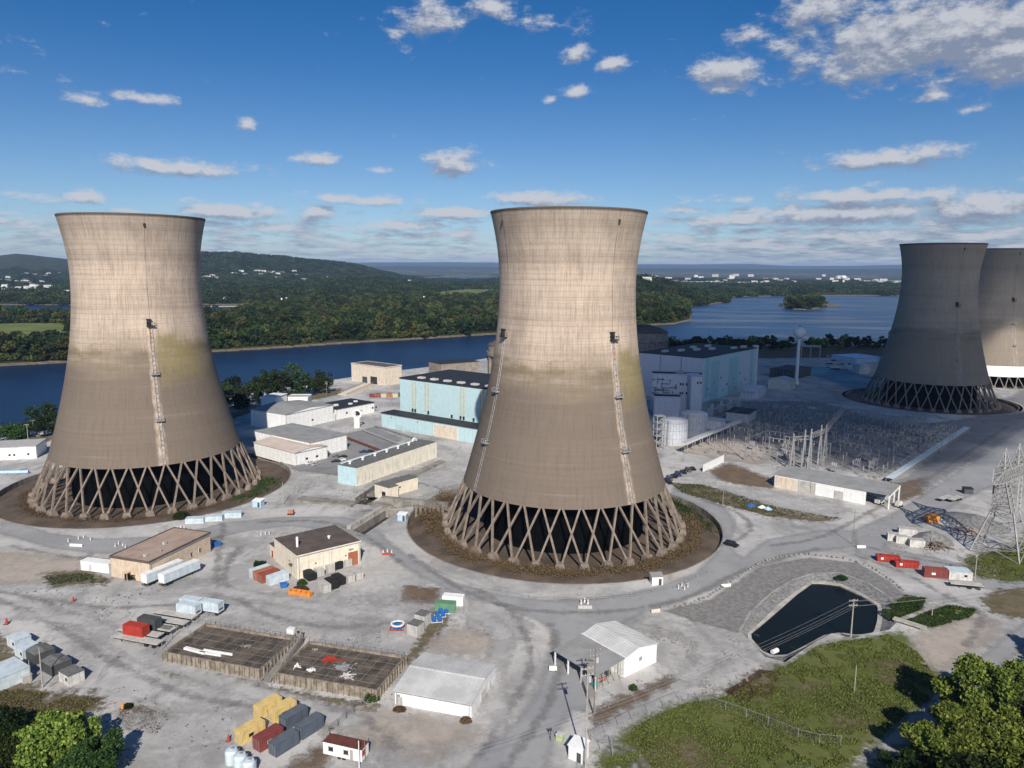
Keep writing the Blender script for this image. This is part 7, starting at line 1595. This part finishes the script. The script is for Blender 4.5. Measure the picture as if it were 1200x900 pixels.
pa('earth_yard',[(520,740),(560,730),(600,745),(565,770),(500,762)],M['tan'],7)
pa('dust_patch',[(560,700),(600,712),(625,735),(610,752),(570,745),(545,735),(545,712)],M['pale'],3)
pa('earth_yard',[(475,686),(515,690),(510,708),(470,706)],M['brown'],2)
pa('verge',[(505,712),(530,712),(520,735),(490,765),(480,780),(470,778),(495,745)],M['drygrass'],2)
pa('verge',[(190,780),(305,800),(318,806),(442,826),(440,834),(310,812),(190,790)],M['drygrass'],2)
pa('earth_yard',[(385,835),(470,835),(552,850),(560,862),(500,890),(430,868),(380,850)],M['tan'],6)
pa('earth_yard',[(350,892),(378,868),(385,886),(380,905),(330,905)],M['brown'],3)
pa('dust_patch',[(100,850),(200,830),(330,830),(370,850),(300,860),(200,900),(120,900)],M['pale'],8)
pa('dust_patch',[(60,700),(110,715),(140,740),(120,760),(80,735),(40,715)],M['pale'],8)
pa('dust_patch',[(290,700),(420,700),(500,712),(470,735),(380,738),(250,735),(230,715)],M['pale'],9)
pa('dirt_track',[(745,725),(790,730),(830,745),(838,775),(820,798),(790,812),(740,840),(700,862),(690,856),(735,828),(790,790),(815,770),(800,750),(760,740),(735,735)],M['pale'],2.5)
pa('earth_yard',[(690,836),(750,808),(790,790),(800,795),(760,815),(700,850)],M['brown'],2.5)
pa('dust_patch',[(770,735),(860,742),(900,772),(905,790),(860,812),(830,800),(842,770),(820,742)],M['pale'],6)
pa('stone_bank',[(778,716),(832,703),(862,684),(892,664),(950,654),(1005,660),(1045,683),(1062,700),(1050,712),(1015,684),(955,673),(905,697),(872,733),(868,742),(820,730)],M['stone'],1.5)
pa('grass_bank',[(700,905),(700,885),(740,850),(795,824),(850,815),(880,795),(900,790),(905,780),(930,775),(960,755),(1000,750),(1045,742),(1060,740),(1075,760),(1085,780),(1105,790),(1100,812),(1060,840),(1030,868),(1000,895),(995,905)],M['grass'],3)
pa('grass_bank',[(1010,905),(1100,850),(1190,790),(1240,745),(1420,720),(1560,800),(1450,1000),(1000,1060),(690,1040),(700,905)],M['grass'],5)
pa('verge',[(850,812),(890,785),(915,790),(905,815),(870,825)],M['drygrass'],4)
pa('verge',[(1030,715),(1062,698),(1085,702),(1080,715),(1045,728)],M['grass'],2)
pa('verge',[(1060,728),(1110,710),(1145,715),(1135,725),(1090,737)],M['grass'],2)
pa('earth_yard',[(1070,745),(1130,724),(1170,728),(1165,745),(1120,780),(1090,785),(1075,765)],M['tan'],4)
pa('verge',[(1150,700),(1175,690),(1230,690),(1230,728),(1195,725),(1160,718)],M['drygrass'],3)
pa('verge',[(1130,655),(1190,640),(1230,600),(1230,680),(1180,682),(1140,675)],M['grass'],4)
pa('verge',[(785,566),(820,568),(850,575),(900,592),(940,600),(985,608),(960,612),(900,605),(850,592),(800,578)],M['drygrass'],2.5)
pa('earth_yard',[(830,552),(855,543),(900,560),(908,572),(880,570),(850,565)],M['brown'],3)
pa('dust_patch',[(850,570),(905,575),(985,592),(1000,600),(960,605),(900,592),(840,575)],M['pale'],5)
pa('dust_patch',[(770,508),(860,510),(905,530),(890,545),(850,538),(800,530)],M['tan'],5)
pa('earth_yard',[(1050,568),(1085,560),(1080,580),(1050,590)],M['brown'],3)
pa('dust_patch',[(420,575),(520,548),(560,560),(530,600),(470,590)],M['pale'],7)
pa('paved_yard',[(300,545),(400,558),(420,545),(470,515),(440,500),(400,510),(330,505),(310,520)],M['asphd'],3)
pa('verge',[(-60,545),(0,520),(62,508),(62,516),(0,530),(-60,560)],M['drygrass'],4)
pa('verge',[(745,424),(880,420),(1060,418),(1060,405),(880,405),(745,412)],M['drygrass'],6)
pa('verge',[(240,492),(330,470),(400,455),(400,462),(300,482),(245,500)],M['drygrass'],4)
M['track']=patch_mat('tyre_marks',(.20,.198,.20),(.26,.255,.25),sc=.25,rag=1.0,rsc=.25,soft=(.3,1.2,.55),bump=.2)
def strip(name,pxs,wd,mat,feather=1.2):
    P=[G(*q) for q in pxs]; S=[]
    for i in range(len(P)-1):                               # smooth the course
        p0,p1,p2,p3=P[max(0,i-1)],P[i],P[i+1],P[min(len(P)-1,i+2)]
        for k in range(6): t=k/6; S.append(.5*((2*p1)+(p2-p0)*t+(2*p0-5*p1+4*p2-p3)*t*t+(3*p1-p0-3*p2+p3)*t**3))
    S.append(P[-1]); Lf,Rt=[],[]
    for i,q in enumerate(S): d=S[min(i+1,len(S)-1)]-S[max(0,i-1)]; n_=Vector((-d.y,d.x,0)).normalized(); Lf.append(q+n_*wd/2); Rt.append(q-n_*wd/2)
    return patch(name,[PY(q) for q in Lf+Rt[::-1]],mat,feather)
for cr in ([(-10,692),(50,705),(110,735),(170,765),(240,795),(330,815),(420,840),(470,880)],[(-10,700),(60,730),(130,775),(220,815),(330,835),(380,855)],[(262,612),(255,660),(250,700),(215,708),(120,712),(40,700)],[(280,640),(262,680),(300,715),(380,735),(460,730),(520,715)],[(560,690),(600,720),(622,760),(615,800),(590,840),(560,890)],
           [(645,730),(655,780),(640,830),(615,870),(590,905)],[(900,640),(960,630),(1020,600),(1090,560),(1180,500)],[(480,650),(530,685),(600,712),(700,718),(800,702),(870,670),(960,642)],[(850,640),(880,620),(862,600),(820,585)],[(1000,650),(1060,672),(1110,700),(1150,720),(1130,760)],[(300,612),(380,612),(430,630),(470,660)],[(10,640),(100,655),(180,650),(260,628)],[(1010,640),(1080,656),(1180,672)],[(460,560),(520,575),(500,590),(420,600)]):
    strip('tyre_track',cr,2.6,M['track'],1.3)
for cr in ([(20,720),(100,730),(170,770),(300,812),(420,850)],[(240,690),(330,705),(440,722),(500,725)],[(560,720),(590,745),(575,800),(590,850)],[(750,725),(815,745),(828,775),(800,800)]): strip('pale_track',cr,5.5,M['pale'],2.2)
for cr in ([(700,868),(725,874),(748,886),(760,905)],[(712,880),(732,884),(742,895),(746,908)]): strip('farm_track',cr,1.3,M['asph'],.6)
for q_ in ([(760,865),(830,868),(850,890),(800,900),(740,890)],[(905,835),(935,845),(920,858),(895,850)],[(940,800),(975,805),(960,822),(930,815)],[(1035,775),(1060,780),(1050,800),(1030,790)],[(985,835),(1020,825),(1015,850),(985,855)]): pa('verge',q_,M['drygrass'],6)
# grass blades: uncountable
def tufts(name,label,px,n,size,leaf,zmax=.6):
    P=gp(px); poly=[(p.x,p.y) for p in P]; xs=[p[0] for p in poly]; ys=[p[1] for p in poly]; X=rng.uniform(min(xs),max(xs),n*3); Y=rng.uniform(min(ys),max(ys),n*3); ok=inpoly(X,Y,poly)&(vnoise(X,Y,5,31)+.9*vnoise(X,Y,1.7,32)>-.6); X,Y=X[ok][:n],Y[ok][:n]
    h=(.5+.5*vnoise(X,Y,4,33))*zmax; me=leaf_mesh(name,np.stack([X,Y,rng.uniform(0,1,len(X))*h+.05],1),rng.uniform(.5,1.2,len(X))*size,leaf); o=bpy.data.objects.new(name,me); COL.objects.link(o); tag(o,label,kind='stuff')
GR=leafmat('grass_blades',(.070,.092,.020),(.11,.135,.030),(.155,.15,.05))
tufts('grass','rough green meadow grass right of the fence',[(705,900),(745,852),(795,828),(850,818),(885,797),(930,777),(960,757),(1040,744),(1075,765),(1098,795),(1100,812),(1060,838),(1030,866),(1000,893),(960,905)],70000,.42,GR,.55)
tufts('grass','tussocky green growth on the pond outlet banks',[(1030,715),(1062,698),(1085,702),(1080,715),(1045,728)],5000,.4,LEAF,.7); tufts('grass','weedy green strip beside the dirt turning area',[(1060,728),(1110,710),(1145,715),(1135,725),(1090,737)],6000,.4,LEAF,.7)
tufts('grass','dark grass under the lattice pylon',[(1130,655),(1190,640),(1230,600),(1230,680),(1180,682),(1140,675)],9000,.5,GR,.5)
tufts('grass','low dry growth around the bottom left trees',[(-20,800),(60,815),(120,818),(80,850),(115,905),(-40,905)],11000,.4,DRY,.6)
tufts('weeds','thin rusty weeds by the orange cone',[(140,835),(165,825),(200,842),(185,860),(150,858)],900,.28,BRUSH,.3)
tufts('weeds','rusty weeds on the edge of the meadow',[(850,812),(890,785),(915,790),(905,815),(870,825)],5000,.35,BRUSH,.5)
tufts('weeds','dark weeds in front of the site trailer',[(50,676),(100,672),(126,679),(120,684),(90,682),(60,686)],1300,.35,LEAFD,.5)
tufts('weeds','green weeds on the verge right of the central basin',[(785,566),(820,568),(850,575),(900,592),(940,600),(985,608),(900,605),(850,592),(800,578)],7000,.45,LEAF,.5)

# ------------------------------------------------------------------ yard clutter
def litter(name,label,px,n,smin,smax,mat):
    P=gp(px); poly=[(q.x,q.y) for q in P]; xs=[q[0] for q in poly]; ys=[q[1] for q in poly]; X=rng.uniform(min(xs),max(xs),n*4); Y=rng.uniform(min(ys),max(ys),n*4)
    ok=inpoly(X,Y,poly)&(vnoise(X,Y,9,41)+.7*vnoise(X,Y,3,42)>.15)
    for c in TOWERS: ok&=np.hypot(X-c[0],Y-c[1])>RP+1
    X,Y=X[ok][:n],Y[ok][:n]; mb=MB()
    for x,y in zip(X,Y):
        s_=rng.uniform(smin,smax)*rng.uniform(.5,1.4); a=rng.uniform(0,6.3); d=Vector((math.cos(a),math.sin(a),rng.uniform(-.1,.3)))*s_; c_=Vector((x,y,s_*.12+.04)); mb.bar(c_-d*.5,c_+d*.5,s_*rng.uniform(.25,.9),s_*rng.uniform(.2,.5))
    tag(mb.build(name,mat),label,kind='stuff')
litter('debris','loose stones and scraps strewn about the mid plant yard',[(415,600),(330,590),(300,560),(420,500),(450,475),(530,540),(500,600)],1300,.2,.7,M['rubble'])
litter('debris','dark scraps on the open ground before the central tower',[(0,690),(250,690),(470,700),(600,740),(560,800),(430,870),(200,880),(80,760)],900,.12,.4,M['charcoal'])
litter('debris','stones and scraps on the pale slope between shed and pond',[(700,850),(740,730),(860,745),(905,790),(840,812),(760,840)],1400,.15,.55,M['rubble'])
litter('debris','scrap metal and stones across the right yard',[(1040,650),(1010,625),(1080,580),(1150,560),(1200,620),(1230,690),(1100,690)],700,.15,.6,M['rubble'])
litter('debris','broken concrete along the switchyard edge',[(790,520),(900,520),(905,550),(1040,570),(1100,520),(1000,490),(860,490)],1800,.3,1.2,M['rubble'])
litter('debris','small stones along the verge right of the central basin',[(800,560),(905,575),(1000,600),(960,625),(870,600)],700,.2,.6,M['rubble'])
for lb,px in (('outer security fence before the aqua hall',[(380,520),(440,500),(470,512),(530,528)]),('inner security fence before the aqua hall',[(395,512),(441,497),(475,506),(540,524)]),('security fence between the long white hall and the white store',[(300,500),(395,507),(430,496)])): fence('security_fence',lb,px,2.6,step=4,mesh=False,rails=3)
for k,(a_,b_,lb) in enumerate((((425,505),(470,523),'grey pipe run on sleepers nearest the long building'),((440,500),(505,520),'grey pipe run on sleepers nearest the aqua hall'),((400,512),(455,533),'rusty pipe run crossing the yard left of the long building'))):
    A=G(*a_); B_=G(*b_); L0,rz0=frame(A,B_); t=thing('pipe_run',lb,'pipes',A,rz0); q=MB(); [q.cyl((0,y,.8),(L0,y,.8),.28,n=8) for y in (-.7,0,.7)]; q.build('pipe',M['rust'] if k==2 else M['steel'],t); q=MB(); [q.box(x,x+.3,-1.1,1.1,0,.5) for x in np.arange(.5,L0,5)]; q.build('sleeper',M['conc'],t)
# ------------------------------------------------------------------ cumulus over the plant (behind the camera) and haze
def cloud(name, label, poly, alt=620.0, dens=.5, step=9.0):
    """closed lumpy sheet, flat below and billowing above, thin at its rim; its shadow covers the ground polygon"""
    m = bpy.data.materials.new('cloud_vapour'); m.use_nodes = True; t = m.node_tree; t.nodes.clear()
    o_ = nn(t,'ShaderNodeOutputMaterial'); d_ = nn(t,'ShaderNodeBsdfDiffuse'); d_.inputs[0].default_value = (.9,.9,.92,1); tr_ = nn(t,'ShaderNodeBsdfTransparent'); mx_ = nn(t,'ShaderNodeMixShader')
    at = nn(t,'ShaderNodeAttribute', attribute_name='thick'); t.links.new(mth(t,'MULTIPLY', at.outputs['Fac'], dens), mx_.inputs[0])
    t.links.new(tr_.outputs[0], mx_.inputs[1]); t.links.new(d_.outputs[0], mx_.inputs[2]); t.links.new(mx_.outputs[0], o_.inputs[0])
    off = Vector((sd.x, sd.y))*(alt/sd.z); xs = [p[0] for p in poly]; ys = [p[1] for p in poly]
    gx, gy = np.meshgrid(np.arange(min(xs)-40,max(xs)+40,step), np.arange(min(ys)-40,max(ys)+40,step))
    s = sdist(gx.ravel(),gy.ravel(),poly).reshape(gx.shape) + 9*vnoise(gx,gy,38,21) + 5*vnoise(gx,gy,17,22)
    k = np.clip((s+6)/26,0,1); ok = s > -8
    top = 8+55*np.sqrt(np.clip(s+8,0,70)/70)*(1+.35*vnoise(gx,gy,45,23)+.2*vnoise(gx,gy,20,24)); bot = -3-4*k
    n0, n1 = gx.shape; nv = n0*n1; mb = MB()
    mb.v = [(a+off.x,b+off.y,alt+c) for a,b,c in zip(gx.ravel(),gy.ravel(),top.ravel())] + [(a+off.x,b+off.y,alt+c) for a,b,c in zip(gx.ravel(),gy.ravel(),bot.ravel())]
    cell = ok[:-1,:-1]&ok[1:,:-1]&ok[:-1,1:]&ok[1:,1:]
    C = lambda i,j: 0 <= i < n0-1 and 0 <= j < n1-1 and cell[i,j]
    for i in range(n0-1):
        for j in range(n1-1):
            if not cell[i,j]: continue
            a,b,c,d = i*n1+j, i*n1+j+1, (i+1)*n1+j+1, (i+1)*n1+j
            mb.f += [(a,b,c,d),(nv+d,nv+c,nv+b,nv+a)]
            for (q,r_),e in (((i-1,j),(a,b)),((i+1,j),(c,d)),((i,j-1),(d,a)),((i,j+1),(b,c))):
                if not C(q,r_): mb.f.append((e[1],e[0],nv+e[0],nv+e[1]))
    mb.m = [0]*len(mb.f)
    me = bpy.data.meshes.new(name); me.from_pydata(mb.v,[],mb.f); me.materials.append(m)
    a = me.attributes.new('thick','FLOAT','POINT'); a.data.foreach_set('value', np.concatenate([k.ravel(),k.ravel()]).astype(np.float32))
    o = bpy.data.objects.new(name, me); COL.objects.link(o); return tag(o, label, 'cloud')
SHP = [(q.x,q.y) for q in gp([(690,398),(900,396),(1060,398),(1130,400)])] + [(500,890),(482,715),(412,688),(366,650),(368,620),(372,560)] + [(q.x,q.y) for q in gp([(1230,490),(1195,520),(1150,542),(1080,548),(1030,549),(985,546),(940,536),(905,522),(860,516),(815,514),(790,514),(762,512),(690,505)])]
cloud('cloud', 'grey white cumulus cloud passing over the plant', SHP, dens=.8)
hz_ = MB(); hz_.box(-34000,34000,-400,42000,-12,330); hz = hz_.build('haze', [])
HM = bpy.data.materials.new('haze_air'); HM.use_nodes = True; t = HM.node_tree; t.nodes.clear()
o2 = nn(t,'ShaderNodeOutputMaterial'); pv = nn(t,'ShaderNodeVolumePrincipled'); pv.inputs['Color'].default_value = (.40,.60,.98,1); pv.inputs['Density'].default_value = 3.8e-5; pv.inputs['Anisotropy'].default_value = 0.0
t.links.new(pv.outputs[0], o2.inputs['Volume']); hz.data.materials.append(HM); tag(hz, 'thin blue air haze over the valley', kind='stuff')
